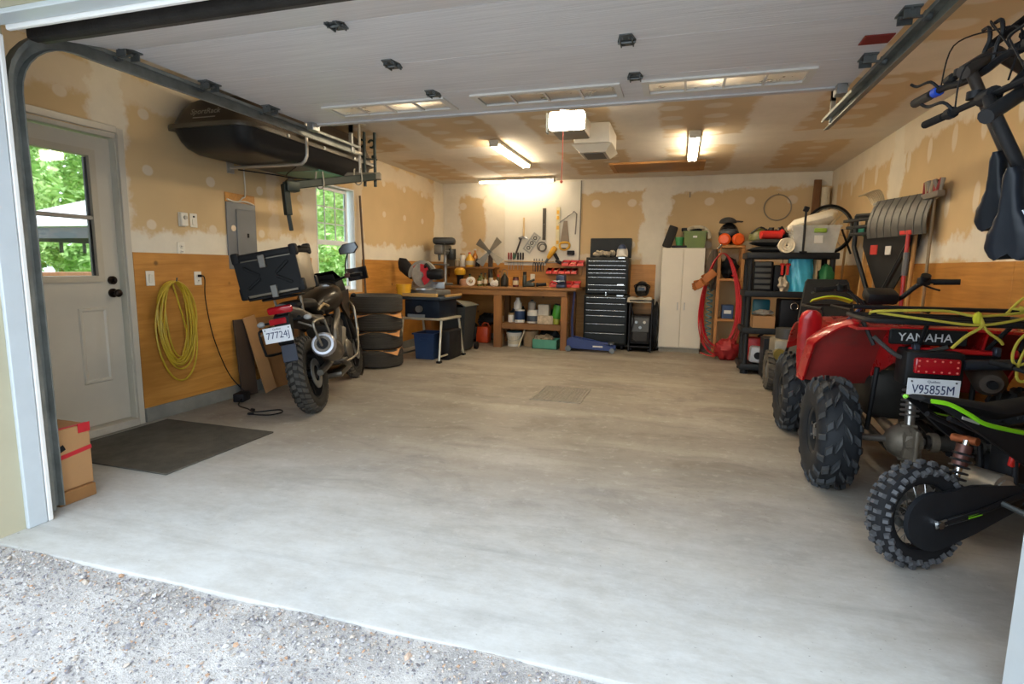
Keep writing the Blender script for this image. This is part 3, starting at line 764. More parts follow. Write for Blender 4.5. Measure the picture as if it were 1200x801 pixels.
rk = thing('ceiling_rack', 'galvanised tube arms hanging from the ceiling under the roof box', 'rack', (-3.2, 4.7, ZC))
for y in (-.40, .45):
    MB().tube([(-.83, y, -.55), (-.1, y, -.55), (-.055, y, -.545), (-.02, y, -.52), (0, y, -.48), (.002, y, -.43), (.002, y, 0)], .014, 8).build('arm', galv, rk)
    MB().box((.002, y, -.006), (.1, .08, .012)).build('ceiling_plate', galv, rk); MB().box((-.838, y, -.55), (.012, .08, .1)).build('wall_plate', galv, rk)
MB().box((.015, .02, -.30), (.03, .9, .03), b=.004).build('side_rail', galv, rk)
solo('green_sled', MB().box((0, 0, 0), (.5, .6, .012), b=.005).box((0, .3, .015), (.52, .02, .03), b=.004).box((.25, 0, .015), (.02, .62, .03), b=.004).box((-.25, 0, .015), (.02, .62, .03), b=.004), M('sled_green', '#5f8f78', .45, var=.1), 'flat pale green plastic sled lying on the rack arms beneath the roof box', 'sled', (-3.62, 5.0, 2.172), (0, 0, .0))
# bungee cords across the rack
bc = thing('bungee_cord', 'black bungee cord zigzagged between the arms of the ceiling rack', 'bungee cord', (-3.6, 4.7, 2.13))
MB().tube(curve([(-.35, -.40, 0), (-.1, -.05, -.02), (-.30, .2, -.03), (.0, .45, 0)], 5), .006, 6).tube(curve([(.28, -.40, 0), (-.05, -.1, -.03), (.2, .15, -.03), (-.35, .45, 0)], 5), .006, 6).build('cord', blk, bc)
# hitch carrier hung beneath
hc = thing('hitch_carrier', 'black hitch mounted bicycle carrier strapped under the ceiling rack', 'bike carrier', (-3.0, 5.10, 2.13))
hm = M('carrier_black', '#17221f', .5, .3, var=.2)
P1 = Vector((-.50, -.73, -.15)); P2 = Vector((-.06, .12, .05))
def beam(mb, a, b, w, h):
    a, b = Vector(a), Vector(b); d = b-a; z = d.to_track_quat('X', 'Z').to_matrix()
    mb.box((a+b)/2, (d.length, w, h), z, b=.006); return mb
beam(MB(), P1, P2, .06, .07).build('main_beam', hm, hc)
beam(MB(), P1+Vector((0, 0, .02)), P1+Vector((.01, .02, -.26)), .06, .06).build('hitch_arm', hm, hc)
beam(MB(), P1+Vector((.01, .02, -.24)), P1+Vector((.03, .03, -.40)), .035, .035).build('hitch_shank', hm, hc)
MB().box(P1+Vector((.03, .05, 0)), (.12, .12, .09), (0, 0, 1.05), b=.01).build('pivot_bracket', hm, hc)
beam(MB(), P2+Vector((-.30, -.10, .0)), P2+Vector((.05, .02, .005)), .07, .07).build('cross_head', M('carrier_grey', '#6d6658', .5, .5), hc)
for dx, dy in ((-.10, -.04), (-.01, .01)):
    p = P2+Vector((dx, dy, 0))
    MB().cyl(p+Vector((0, 0, -.10)), p+Vector((0, 0, .44)), .016, n=10).build('mast', hm, hc)
    MB().rev([(.028, -.012), (.045, -.012), (.045, .012), (.028, .012)], p+Vector((-.035, 0, .33)), (0, 1, 0), 16, .3, 5.2).build('hook', hm, hc)
    MB().box(p+Vector((-.01, 0, .20)), (.05, .03, .03), b=.006).build('clamp', hm, hc)
MB().cyl(P2+Vector((-.12, -.04, .18)), P2+Vector((.02, .01, .17)), .008, n=8).build('cross_bar', hm, hc)
strap = M('strap_grey', '#8c877a', .7)
for q in (.35, .78):
    p = P1.lerp(P2, q)
    MB().tube(curve([p+Vector((.04, 0, .10)), p+Vector((.05, 0, -.03)), p+Vector((0, 0, -.06)), p+Vector((-.04, 0, 0)), p+Vector((-.03, 0, .10))], 4), .007, 6).build('strap', strap, hc)

# ================================================================ TYRES IN A STACK
tyre_m = M('tyre_old', '#33302b', .85, var=.25, scale=5, bump=.4)
def tyre(R, w, r_in, name='tyre'):
    prof = [(r_in, -w*.36), (r_in+.01, -w*.42), (R*.86, -w*.5), (R*.95, -w*.46), (R*.985, -w*.4)]
    for k in range(5):
        z = -w*.36+w*.72*(k+.5)/5; prof += [(R, z-w*.055), (R, z+w*.055), (R-.008, z+w*.06), (R-.008, z+w*.085)]
    prof += [(R*.985, w*.4), (R*.95, w*.46), (R*.86, w*.5), (r_in+.01, w*.42), (r_in, w*.36), (r_in+.02, w*.3), (R*.9, w*.36), (R*.93, 0), (R*.9, -w*.36), (r_in+.02, -w*.3)]
    return prof
where = ['bottom tyre of the stack beside the motorcycle', 'second tyre from the floor in the stack beside the motorcycle', 'third tyre from the floor, between two cardboard squares', 'top tyre of the stack beside the motorcycle']
tz = .115
for k in range(4):
    solo('car_tyre', MB().rev(tyre(.325, .222, .20), (0, 0, 0), (0, 0, 1), 44), tyre_m, 'worn black '+where[k], 'tyre', (-3.66+rnd.uniform(-.015, .015), 6.22+rnd.uniform(-.015, .015), tz), rnd.uniform(0, 3), 'tyres stacked by the motorcycle')
    tz += .228
    if k < 3:
        mb = MB().sheet(lambda u, v, s=(.29, .285, .29)[k]: ((u-.5)*2*s, (v-.5)*2*s, -.05*max(0, (abs(u-.5)+abs(v-.5)-.62))*3.2), 10, 10, .004)
        solo('cardboard_square', mb, M('cardboard_bright', '#c08a55', .8, var=.08), ('lowest', 'middle', 'topmost')[k]+' cardboard square sandwiched between stacked tyres', 'cardboard', (-3.66, 6.22, tz-.1125), (math.radians(-0), 0, .35+.1*k), 'cardboard between the tyres')
# ================================================================ MOTORCYCLE
plate_white = M('plate_white', '#dfe3e8', .4, var=.03); plate_ink = M('plate_ink', '#1c2c58', .5, var=0)
def number_plate(parent, loc, rot, w, h, body, top, bottom, name='number_plate'):
    P = MB().box((0, 0, 0), (w, .003, h), b=.001).build(name, plate_white, parent); P.location = loc; P.rotation_euler = rot
    L_ = text('lettering', body, h*.62, plate_ink, P, (0, -.0022, -.04*h), (PI/2, 0, 0))
    L_.scale = (w*.80/max(L_.dimensions.x, 1e-4), 1, 1)
    text('lettering', top, h*.17, plate_ink, P, (0, -.0022, h*.36), (PI/2, 0, 0))
    if bottom: text('lettering', bottom, h*.14, plate_ink, P, (0, -.0022, -h*.41), (PI/2, 0, 0))
    for sx in (-1, 1): MB().cyl((sx*w*.42, -.001, h*.36), (sx*w*.42, -.005, h*.36), h*.045, n=8).build('bolt', steel_dark, P)
    return P
bk = thing('motorcycle', 'black adventure motorcycle with an aluminium top case leaning on its side stand', 'motorcycle', (-2.985, 4.02, 0), (math.radians(-11), 0, math.radians(110)))
tyre_new = M('tyre_moto', '#2a2824', .75, var=.3, scale=7, bump=.3)
cast = M('cast_wheel', '#26282b', .4, .6); engine_m = M('engine_grey', '#4d4a46', .45, .6, var=.2)
frame_al = M('frame_alloy', '#6b675f', .4, .7); brown = M('tank_brown', '#1d1814', .35, var=.15, coat=.25); tube_al = M('rack_tube', '#8d877b', .35, .8)
def wheel(par, x, R, w, rr, tread, name):
    c = (x, 0, R)
    t_ = [(rr, -w*.36), (rr+.02, -w*.47), (R-.055, -w*.5), (R-.025, -w*.42), (R-.008, -w*.25), (R, 0), (R-.008, w*.25), (R-.025, w*.42), (R-.055, w*.5), (rr+.02, w*.47), (rr, w*.36), (R-.05, w*.3), (R-.05, -w*.3)]
    tz = MB().rev(t_, c, (0, 1, 0), 48).build(name, tyre_new, par)
    tm = MB()
    for k in range(tread):
        a = 2*PI*k/tread
        for s in (-1, 1):
            for (y0, y1, sk) in ((.02, .24, 0), (.27, .46, .35)):
                pts = []
                for (yy, da) in ((y0, 0), (y0, .55), (y1, .55+sk), (y1, sk)):
                    aa = a+(da+s*.25)*2*PI/tread+.35*yy*2*PI/tread*2
                    q = yy*2; r_ = R-.008*q**2-(.03*max(0, q-.55)*2)+.010
                    pts.append(Vector((x+r_*math.cos(aa), s*yy*w, R+r_*math.sin(aa))))
                n_ = Vector((pts[0].x-x, 0, pts[0].z-R)).normalized()
                tm.prism(pts, -n_*.016)
    b = tm.build('tread', M('tread_moto', '#3b3833', .75, var=.3, scale=9), tz, 0); b['kind'] = 'stuff'
    rm = MB().rev([(rr+.012, -w*.38), (rr+.012, w*.38), (rr-.012, w*.34), (rr-.02, w*.1), (rr-.02, -w*.1), (rr-.012, -w*.34)], c, (0, 1, 0), 40).build('rim', cast, par)
    for k in range(10):
        a = 2*PI*k/10; d = Vector((math.cos(a), 0, math.sin(a)))
        MB().cyl(Vector(c)+d*.05, Vector(c)+d*(rr-.012), .014, .010, 6).build('spoke', cast, rm)
    MB().cyl((x, -.07, R), (x, .07, R), .05, n=18).build('hub', cast, rm)
    MB().rev([(.07, -.004), (.13, -.004), (.13, .004), (.07, .004)], (x, -.075, R), (0, 1, 0), 32).build('brake_disc', steel, rm)
wheel(bk, 0, .33, .155, .215, 34, 'rear_tyre'); wheel(bk, 1.55, .33, .115, .235, 40, 'front_tyre')
for s in (-1, 1):
    MB().tube([(-.03, s*.115, .33), (.25, s*.115, .36), (.58, s*.09, .42)], [.03, .035, .04], 8).build('swingarm', frame_al, bk)
MB().tube([(.55, -.09, .42), (.72, -.12, .40), (.85, -.13, .62)], [.06, .05, .06], 8).build('frame_plate', frame_al, bk)
# muffler on the right
MB().lathe([(.07, -.02), (.095, .03), (.10, .30), (.085, .42), (.04, .50)], (-.16, -.235, .58), Vector((.66, .06, -.20)), 18).build('muffler', M('muffler_grey', '#5a534a', .4, .6, var=.15), bk)
ec = MB().lathe([(.10, .05), (.104, .015), (.09, -.015), (.055, -.02), (.042, -.015), (.042, .03)], (-.16, -.235, .58), Vector((.66, .06, -.20)), 18, caps=False).build('muffler_cap', M('cap_silver', '#a9abb2', .35, .6), bk)
MB().cyl((-.188, -.237, .588), (-.15, -.234, .577), .046, n=16).build('tailpipe', matte_black, bk)
MB().tube(curve([(.28, -.165, .46), (.45, -.17, .38), (.7, -.16, .28), (1.0, -.10, .30), (1.1, -.08, .45)], 4), .025, 8).build('exhaust_pipe', engine_m, bk)
# engine
e_ = MB().box((.80, 0, .42), (.42, .30, .30), (0, .1, 0), b=.05).box((.95, 0, .62), (.20, .24, .26), (0, .5, 0), b=.03).box((.68, 0, .62), (.20, .24, .26), (0, -.4, 0), b=.03)
e_.build('engine', engine_m, bk)
for s in (-1, 1): MB().lathe([(.11, 0), (.11, .03), (.08, .05)], (.82, s*.15, .40), (0, s, 0), 20).build('engine_cover', frame_al, bk)
MB().box((.86, 0, .20), (.45, .22, .06), (0, -.05, 0), b=.02).build('skid_plate', frame_al, bk)
MB().box((1.15, 0, .62), (.06, .28, .30), (0, -.25, 0), b=.01).build('radiator', matte_black, bk)
for s in (-1, 1):
    MB().tube(curve([(.52, s*.13, .42), (.55, s*.16, .65), (.75, s*.16, .78), (1.08, s*.07, .92)], 5), .032, 8).build('frame_beam', frame_al, bk)
    MB().tube([(.55, s*.12, .68), (.2, s*.11, .78), (-.15, s*.09, .84)], .016, 8).build('subframe', matte_black, bk)
# tank, seat, tail
def ell(x, zc, w, h, n=16, flat=.0):
    return [Vector((x, w*math.copysign(abs(math.cos(2*PI*i/n))**.75, math.cos(2*PI*i/n)), zc+h*math.copysign(abs(math.sin(2*PI*i/n))**.8, math.sin(2*PI*i/n)))) for i in range(n)]
MB().loft([ell(.52, .86, .08, .06), ell(.60, .90, .14, .10), ell(.75, .93, .20, .14), ell(.92, .95, .21, .15), ell(1.05, .95, .17, .12), ell(1.12, .95, .10, .07)]).build('fuel_tank', brown, bk)
for s in (-1, 1):
    MB().loft([[Vector((x, s*y, z)) for x, y, z in r] for r in (((.88, .19, .98), (1.18, .22, 1.0), (1.30, .17, .86), (1.0, .21, .68), (.86, .2, .82)), ((.9, .165, .97), (1.17, .19, .99), (1.28, .14, .86), (1.0, .18, .7), (.88, .17, .82)))]).build('side_fairing', brown, bk)
MB().loft([ell(-.12, .94, .09, .03), ell(.0, .94, .13, .045), ell(.25, .93, .14, .05), ell(.33, .88, .14, .05), ell(.50, .83, .12, .05), ell(.62, .86, .08, .05)]).build('seat', M('seat_black', '#1d1b1a', .6, var=.2, bump=.2), bk)
MB().loft([ell(-.27, .93, .05, .04), ell(-.1, .88, .11, .05), ell(.2, .78, .13, .06), ell(.45, .76, .12, .06)]).build('tail_fairing', M('tail_grey', '#45403a', .4), bk)
MB().box((-.12, 0, 1.02), (.36, .24, .02), (0, 0, 0), b=.008).build('luggage_rack', matte_black, bk)
for s in (-1, 1): MB().tube([(-.05, s*.1, .84), (-.05, s*.11, 1.01)], .012, 6).build('rack_post', tube_al, bk)
redl = M('lens_red', '#a3121f', .15, var=.1, coat=.6)
MB().box((-.285, 0, .925), (.05, .20, .06), (0, -.35, 0), b=.018).build('tail_light', redl, bk)
MB().box((-.28, .04, .835), (.02, .14, .05), b=.008).build('reflector', redl, bk)
MB().prism([(-.16, -.05, .93), (-.28, -.05, .87), (-.30, -.05, .66), (-.28, -.05, .64), (-.20, -.05, .80)], (0, .12, 0)).build('plate_bracket', matte_black, bk)
number_plate(bk, (-.315, .05, .735), (0, 0, -PI/2), .225, .125, '77724J', 'Québec', '')
for s in (-1, 1):
    T_ = MB().cyl((-.24, s*.07, .83), (-.245, s*.17, .83), .010, n=8).build('indicator_stalk', matte_black, bk)
    MB().sph((-.245, s*.19, .83), (.028, .035, .024), 12).build('indicator_lens', M('lens_smoke', '#9a9a98', .2), T_)
# mud flap
MB().box((-.30, -.0, .57), (.012, .12, .14), (0, .15, 0), b=.004).build('mud_flap', M('flap_blue', '#2b313f', .6), bk)
# pannier racks
for s in (-1, 1):
    MB().tube(curve([(-.25, s*.22, .74), (-.20, s*.23, .60), (-.15, s*.23, .565), (.14, s*.21, .55), (.19, s*.21, .59), (.16, s*.2, .74), (.11, s*.2, .78), (-.2, s*.22, .78)], 5, True), .011, 8, closed=True).build('pannier_rack', matte_black if s > 0 else tube_al, bk)
    MB().tube([(-.25, s*.22, .74), (-.22, s*.1, .80)], .009, 6).build('rack_stay', tube_al, bk)
    MB().tube(curve([(.62, s*.14, .30), (.85, s*.24, .34), (1.02, s*.25, .55), (1.05, s*.26, .80), (1.18, s*.16, .90)], 6), .0125, 8).build('crash_bar', tube_al, bk)
    MB().tube(curve([(.95, s*.24, .46), (1.15, s*.23, .55), (1.20, s*.22, .75), (1.06, s*.25, .82)], 6), .0115, 8).build('crash_bar', tube_al, bk)
    MB().box((.42, s*.20, .36), (.10, .09, .02), b=.006).build('foot_peg', frame_al, bk)
    MB().tube([(.35, s*.14, .62), (.42, s*.15, .38)], .016, 6).build('peg_bracket', frame_al, bk)
# fork and front
for s in (-1, 1):
    MB().tube([(1.56, s*.095, .32), (1.36, s*.095, .70)], .028, 10).build('fork_leg', matte_black, bk)
    MB().tube([(1.37, s*.095, .68), (1.17, s*.095, 1.04)], .021, 10).build('fork_tube', steel_dark, bk)
MB().rev([(.345, -.06), (.352, -.04), (.356, 0), (.352, .04), (.345, .06), (.34, 0)], (1.55, 0, .33), (0, 1, 0), 16, -.3, 1.9, x=(1, 0, 0)).build('front_fender', brown, bk)
MB().loft([ell(1.12, 1.02, .12, .10), ell(1.25, 1.04, .17, .14), ell(1.40, 1.0, .14, .12), ell(1.48, .95, .07, .07)]).build('headlight_cowl', matte_black, bk)
MB().box((1.15, 0, 1.13), (.03, .22, .11), (0, -.5, 0), b=.015).build('instrument_cluster', black_plastic, bk)
MB().box((1.135, .03, 1.137), (.006, .12, .07), (0, -.5, 0), b=.003).build('display', M('display_grey', '#4e5a60', .15), bk)
MB().sheet(lambda u, v: (1.30-.16*u+.08*(2*v-1)**2*-1, (v-.5)*.34*(1-.25*u), 1.11+.10*u), 6, 8, .004).build('windscreen', M('smoked_screen', '#1d1e20', .1, trans=.3), bk)
MB().tube(curve([(1.02, -.41, 1.12), (1.10, -.26, 1.13), (1.15, -.09, 1.10), (1.15, .09, 1.10), (1.10, .26, 1.13), (1.02, .41, 1.12)], 5), .012, 8).build('handlebar', matte_black, bk)
for s in (-1, 1):
    MB().cyl((1.02, s*.42, 1.12), (1.075, s*.30, 1.128), .018, n=10).build('grip', black_rubber, bk)
    MB().box((1.10, s*.26, 1.135), (.06, .06, .05), b=.012).build('switch_pod', M('switch_red', '#4a2420', .5) if s < 0 else black_plastic, bk)
    MB().sheet(lambda u, v, s=s: (1.10+.07*math.sin(PI*u)-.02*v, s*(.27+.19*u), 1.07+.13*v-.03*math.sin(PI*v)*u), 8, 5, .012).build('hand_guard', M('guard_black', '#202024', .45), bk)
    MB().tube(curve([(1.11, s*.24, 1.14), (1.12, s*.26, 1.26), (1.10, s*.31, 1.36)], 5), .008, 8).build('mirror_stem', matte_black, bk)
    mo = MB().loft([[Vector((1.09+x, s*(.33+y*.1), 1.405+z*.055)) for y, z in ((-1, -.9), (.5, -1), (1, .0), (.8, 1), (-.5, .9), (-1.05, .1))] for x in (0, .025)]).build('mirror', matte_black, bk)
    MB().prism([(1.087, s*(.33+y*.09), 1.405+z*.048) for y, z in ((-1, -.9), (.5, -1), (1, .0), (.8, 1), (-.5, .9), (-1.05, .1))], (.003, 0, 0)).build('mirror_glass', M('mirror_glass', '#55585a', .12, .7), mo)
    MB().tube([(1.09, s*.29, 1.14), (1.14, s*.33, 1.15), (1.12, s*.41, 1.14)], .006, 6).build('lever', steel, bk)
    MB().sph((1.30, s*.23, .92), (.05, .03, .025), 10).build('front_indicator', matte_black, bk)
MB().tube([(.62, .15, .34), (.70, .27, .14), (.72, .30, .075)], .014, 8).build('side_stand', steel_dark, bk)
MB().box((.72, .305, .072), (.07, .06, .012), (.2, 0, 0), b=.004).build('stand_foot', steel_dark, bk)
# top case
tc = pivot('top_case', (-.17, -.01, 1.05)); tc.scale = (1.0, 1.02, 1.0); tc.rotation_euler = (0, -.04, 0); del tc['kind']; tc.parent = bk
alu = M('case_aluminium', '#8c8577', .42, .6, var=.1, scale=3); case_b = M('case_black', '#141516', .6, var=.2)
MB().box((.0, 0, .155), (.37, .47, .30), (0, .02, 0), b=.02).build('case_shell', alu, tc)
MB().box((0, 0, .325), (.385, .49, .055), b=.02).build('case_lid', case_b, tc)
MB().prism([(-.19, -.215, .03), (-.19, .215, .03), (-.19, .235, .10), (-.19, .235, .29), (-.19, -.235, .29), (-.19, -.235, .10)], (-.012, 0, 0)).build('rear_panel', case_b, tc)
for (y0, z0, y1, z1) in ((-.17, .25, -.06, .17), (.17, .25, .06, .17), (-.17, .08, -.06, .15), (.17, .08, .06, .15)):
    b_ = MB(); d = Vector((0, y1-y0, z1-z0)); b_.box((-.206, (y0+y1)/2, (z0+z1)/2), (.014, d.length, .022), (math.atan2(d.z, d.y), 0, 0), b=.005); b_.build('rib', case_b, tc)
for y, z in ((.02, .275), (-.02, .035)): MB().box((-.212, y, z), (.02, .05, .10), (0, .04, 0), b=.006).build('latch', M('latch_grey', '#6f6d68', .4, .5), tc)
for sx in (-.17, .17):
    for sy in (-.22, .22):
        MB().box((sx, sy, .05), (.06, .06, .10), b=.015).build('corner_guard', case_b, tc)
        MB().box((sx, sy, .325), (.06, .06, .09), b=.015).build('corner_guard', case_b, tc)
MB().tube(curve([(-.1, -.245, .345), (-.1, -.262, .34), (.1, -.262, .34), (.1, -.245, .345)], 4), .008, 6).build('side_handle', matte_black, tc)
MB().box((0, 0, -.003), (.34, .42, .022), b=.008).build('case_base', matte_black, tc)
MB().tube([(.28, -.13, .86), (.38, -.16, .90), (.52, -.16, .87)], .012, 6).build('grab_rail', M('rail_buff', '#a58d66', .5), bk)
# ================================================================ WORKBENCH AND BACK WALL
benchw = wood('bench_wood', '#785026', '#956a3a', axis=0, rough=.6); postw = wood('post_wood', '#84562a', '#9c6c38', axis=2, rough=.6)
paintw = M('paint_white', '#d8d5cb', .45, var=.05)
yel = M('tool_yellow', '#d8a32a', .4, var=.08); redp = M('bin_red', '#c2261f', .4, var=.08); bluep = M('plastic_blue', '#22385c', .4, var=.1)
grnp = M('plastic_green', '#4f7a2c', .4, var=.08); greyp = M('plastic_grey', '#5a5b5c', .5, var=.12); beigem = M('beige_goods', '#c4b08a', .6, var=.1)
BT = .96
bench = thing('workbench', 'long wooden workbench with thick posts and a low shelf under the lit wall board', 'workbench', (-2.8, 8.7, 0))
def W5(x, y, z): return (x+2.8, y-8.7, z)
MB().box(W5(-2.75, 8.70, BT-.02), (2.55, .88, .04), b=.006).build('worktop', benchw, bench)
MB().box(W5(-2.82, 8.30, BT-.085), (2.40, .045, .09), b=.005).build('front_beam', benchw, bench)
MB().box(W5(-2.82, 9.08, BT-.085), (2.40, .045, .09), b=.005).build('back_beam', benchw, bench)
for x, y, w in ((-2.73, 8.33, .13), (-1.66, 8.33, .10), (-3.93, 8.33, .10), (-3.93, 9.07, .09), (-2.80, 9.07, .09), (-1.66, 9.07, .09)):
    MB().box(W5(x, y, (BT-.13)/2), (w, .09, BT-.13), b=.006).build('post', postw, bench)
MB().box(W5(-2.20, 8.68, .375), (1.0, .70, .03), b=.005).build('low_shelf', benchw, bench)
MB().box(W5(-2.20, 8.345, .345), (.96, .04, .09), b=.004).build('shelf_rail', benchw, bench)
# upper shelf against the wall
sh = thing('wall_shelf', 'short wooden shelf of jars on the wall above the bench, left end', 'shelf', (-3.48, 9.02, 1.255))
MB().box((0, 0, 0), (1.0, .24, .03), b=.004).build('board', benchw, sh)
for x in (-.44, .44): MB().prism([(x, .10, -.015), (x, -.08, -.015), (x, .10, -.16)], (.02, 0, 0)).build('bracket', benchw, sh)
# white board behind the hanging tools
tb = pivot('trim_8', (0, 0, 0))
MB().box((-2.25, YB-.008, 1.985), (1.30, .014, 1.36), b=.003).build('wall_board', M('board_white', '#d9d3c4', .6, var=.05, scale=2), tb)
MB().box((-1.597, YB-.012, 2.0), (.012, .02, 1.36)).build('board_edge', M('edge_grey', '#6d675c', .6), tb)
WB = YB-.016
HOOK = M('hook_steel', '#8b8880', .4, .8)
def hang(name, label, cat, x, z, group='tools hung on the white board'):
    T = thing(name, label, cat, (x, WB, z), 0, group)
    return T
# hammer with pale handle
T = hang('hammer', 'hammer with a pale wooden handle hung upright on the white board', 'hammer', -2.55, 1.79)
MB().tube([(0, -.03, 0), (0, -.03, .31)], [.017, .013], 10).build('handle', wood('pale_handle', '#c9a874', '#dcbf8d', axis=2), T)
MB().cyl((-.055, -.03, -.02), (.03, -.03, -.02), .018, n=12).prism([(.03, -.045, -.035), (.075, -.03, -.05), (.08, -.02, -.045), (.03, -.015, .0)], (0, 0, .012)).build('head', steel, T)
T = hang('mallet', 'dark handled axe hammer hung slanting below the hammer', 'axe', -2.66, 1.66)
MB().tube([(.07, -.03, .10), (-.03, -.03, -.18)], [.013, .017], 8).build('handle', M('handle_dark', '#3a3531', .6), T)
MB().box((.075, -.03, .11), (.11, .03, .045), (0, -.35, 0), b=.008).build('head', M('axe_steel', '#75706a', .45, .7), T)
MB().tube([(-.03, -.03, -.18), (-.05, -.03, -.24)], .02, 8).build('grip', M('grip_green', '#2f5a44', .5), T)
# row of screwdrivers in a strip
T = hang('screwdriver_rail', 'narrow wooden rail on the white board holding the screwdriver row', 'rail', -2.55, 1.37)
MB().box((.10, -.03, 0), (.86, .05, .02), b=.003).build('rail', wood('rail_pale', '#b79a6c', '#cdb283', axis=0), T)
for k, (x, cl) in enumerate(zip((-2.81, -2.765, -2.72, -2.645, -2.60, -2.555), ('#8a2a24', '#7d2420', '#3c4a2f', '#252423', '#242322', '#2b2927'))):
    S = thing('screwdriver', 'screwdriver with %s handle, %s in the rail row' % (('dark red', 'dark red', 'green', 'black', 'black', 'black')[k], ('leftmost', 'second from the left', 'third from the left', 'fourth from the left', 'fifth from the left', 'rightmost')[k]), 'screwdriver', (x, WB-.03, 1.40), 0, 'screwdrivers in the rail')
    MB().lathe([(.008, 0), (.015, .02), (.016, .10), (.011, .12)], (0, 0, 0), (0, 0, 1), 8).build('handle', M('driver_%d' % k, cl, .4), S)
    MB().cyl((0, 0, 0), (0, 0, -.17), .0045, n=6).build('shaft', steel, S)
# perforated steel strapping plate
T = hang('perforated_plate', 'pale metal plate with round cut-outs hung askew', 'metal plate', -2.41, 1.68)
m_ = wall_grid(1, -.012, .006, (-.075, .075), (-.17, .17), [(-.05, .05, -.145, -.06), (-.05, .05, .06, .145), (-.05, .05, -.04, .04)], 0, 2)
R_ = Euler((0, .62, 0)).to_matrix(); m_.v = [R_@v for v in m_.v]; m_.build('plate', M('plate_pale', '#a9a79d', .45, .5), T)
for z in (-.10, 0, .10):
    c0 = R_@Vector((0, -.012, z)); MB().rev([(.02, -.004), (.034, -.004), (.034, .004), (.02, .004)], c0, (0, 1, 0), 16).build('ring', M('ring_dark', '#55524c', .5, .6), T)
T = hang('steel_bar', 'dark steel spirit level hung vertically left of the yellow one', 'level', -2.20, 1.99)
MB().box((0, -.014, 0), (.055, .022, .52), b=.003).build('bar', M('bar_dark', '#4b443b', .5, .5), T); MB().cyl((0, -.02, .0), (0, -.03, .0), .012, n=10).build('vial', chrome, T)
T = hang('spirit_level', 'long yellow and white spirit level hung vertically on the board', 'level', -1.965, 1.91)
MB().box((0, -.016, 0), (.065, .026, .70), b=.003).build('body', M('level_cream', '#d9cda4', .5), T)
for z in (-.22, .02, .18, .27): MB().box((0, -.031, z), (.04, .006, .06), b=.002).build('vial_window', yel, T)
T = hang('framing_square', 'grey angle brace hung in an upturned hook shape at the top right', 'brace', -1.80, 2.02)
MB().tube([(-.16, -.02, -.02), (.10, -.02, .17), (.145, -.02, .13), (.13, -.02, -.20)], .011, 6).build('bar', M('brace_grey', '#85807a', .45, .7), T)
T = hang('hand_saw', 'hand saw with a yellow handle hung blade upward', 'saw', -1.84, 1.80)
MB().prism([(-.03, -.014, .24), (.03, -.014, .24), (.075, -.014, -.12), (-.085, -.014, -.12)], (0, .003, 0)).build('blade', M('saw_blade', '#7a6a58', .4, .6), T)
MB().tube(curve([(-.07, -.02, -.12), (-.08, -.02, -.20), (0, -.02, -.23), (.07, -.02, -.19), (.06, -.02, -.12)], 4, True), .018, 8, closed=True).build('handle', yel, T)
MB().box((-.02, -.02, -.215), (.10, .03, .03), b=.008).build('grip', blk, T)
T = hang('cordless_drill', 'yellow and black cordless drill hung by its handle on the board', 'drill', -2.06, 1.45)
MB().lathe([(.02, -.13), (.035, -.11), (.045, -.05), (.05, .06), (.035, .10)], (.02, -.07, .08), (.55, 0, .83), 12).build('motor_body', yel, T)
MB().tube([(.06, -.07, .05), (.12, -.07, -.05)], [.03, .026], 8).build('handle', blk, T); MB().box((.13, -.07, -.08), (.10, .09, .05), (0, .5, 0), b=.01).build('battery', blk, T)
MB().cyl((-.05, -.07, -.03), (-.10, -.07, -.10), .022, .016, 10).build('chuck', steel_dark, T)
for k, x in enumerate((-2.36, -2.32, -2.27, -2.22)):
    T = hang('pliers', 'pliers with dark handles, %s of the four hung left of the drill' % ('leftmost', 'second from the left', 'third from the left', 'rightmost')[k], 'pliers', x, 1.34, 'pliers on the board')
    for s in (-1, 1): MB().tube(curve([(s*.008, -.02, .02), (s*.02, -.02, -.05), (s*.014, -.02, -.14)], 4), .007, 6).build('handle', M('plier_grip', '#3b2f2a', .5), T)
    MB().prism([(-.014, -.025, .01), (.014, -.025, .01), (.006, -.025, .08), (-.006, -.025, .08)], (0, .01, 0)).build('jaw', steel_dark, T)
T = hang('respirator', 'small dark coil of wire hung above the drill', 'wire', -2.23, 1.62)
MB().torus((0, -.03, 0), .075, .012, (0, 1, .1), 18, 6).torus((.015, -.045, -.02), .06, .010, (.1, 1, 0), 18, 6).build('coil', M('coil_grey', '#5f5b55', .5), T)
solo('black_case', MB().box((0, -.03, 0), (.12, .05, .07), b=.008), blk, 'small black box fixed near the lower right of the white board', 'box', (-1.735, WB, 1.52))
# fan blades (old metal vane) on its post
T = thing('vane_fan', 'grey four bladed metal fan wheel on a dark stand at the back of the bench', 'fan', (-3.07, 8.93, BT))
vm = M('vane_grey', '#8f8b81', .5, .5)
for k in range(4):
    a = PI/4+k*PI/2+.08; R_ = Euler((0, -a, 0)).to_matrix()
    MB().prism([R_@Vector(p) for p in ((.03, -.02, -.025), (.27, -.045, -.07), (.27, .0, .07), (.03, -.01, .025))], (0, .004, 0)).build('blade', vm, T)
    T.children[-1].location = (0, -.05, .56)
MB().cyl((0, -.09, .56), (0, -.02, .56), .035, n=14).build('hub', steel_dark, T)
MB().box((0, 0, .27), (.07, .05, .54), b=.006).build('stand', M('stand_dark', '#3c2d22', .6), T); MB().box((0, 0, .015), (.20, .16, .03), b=.005).build('foot', M('stand_dark'), T)
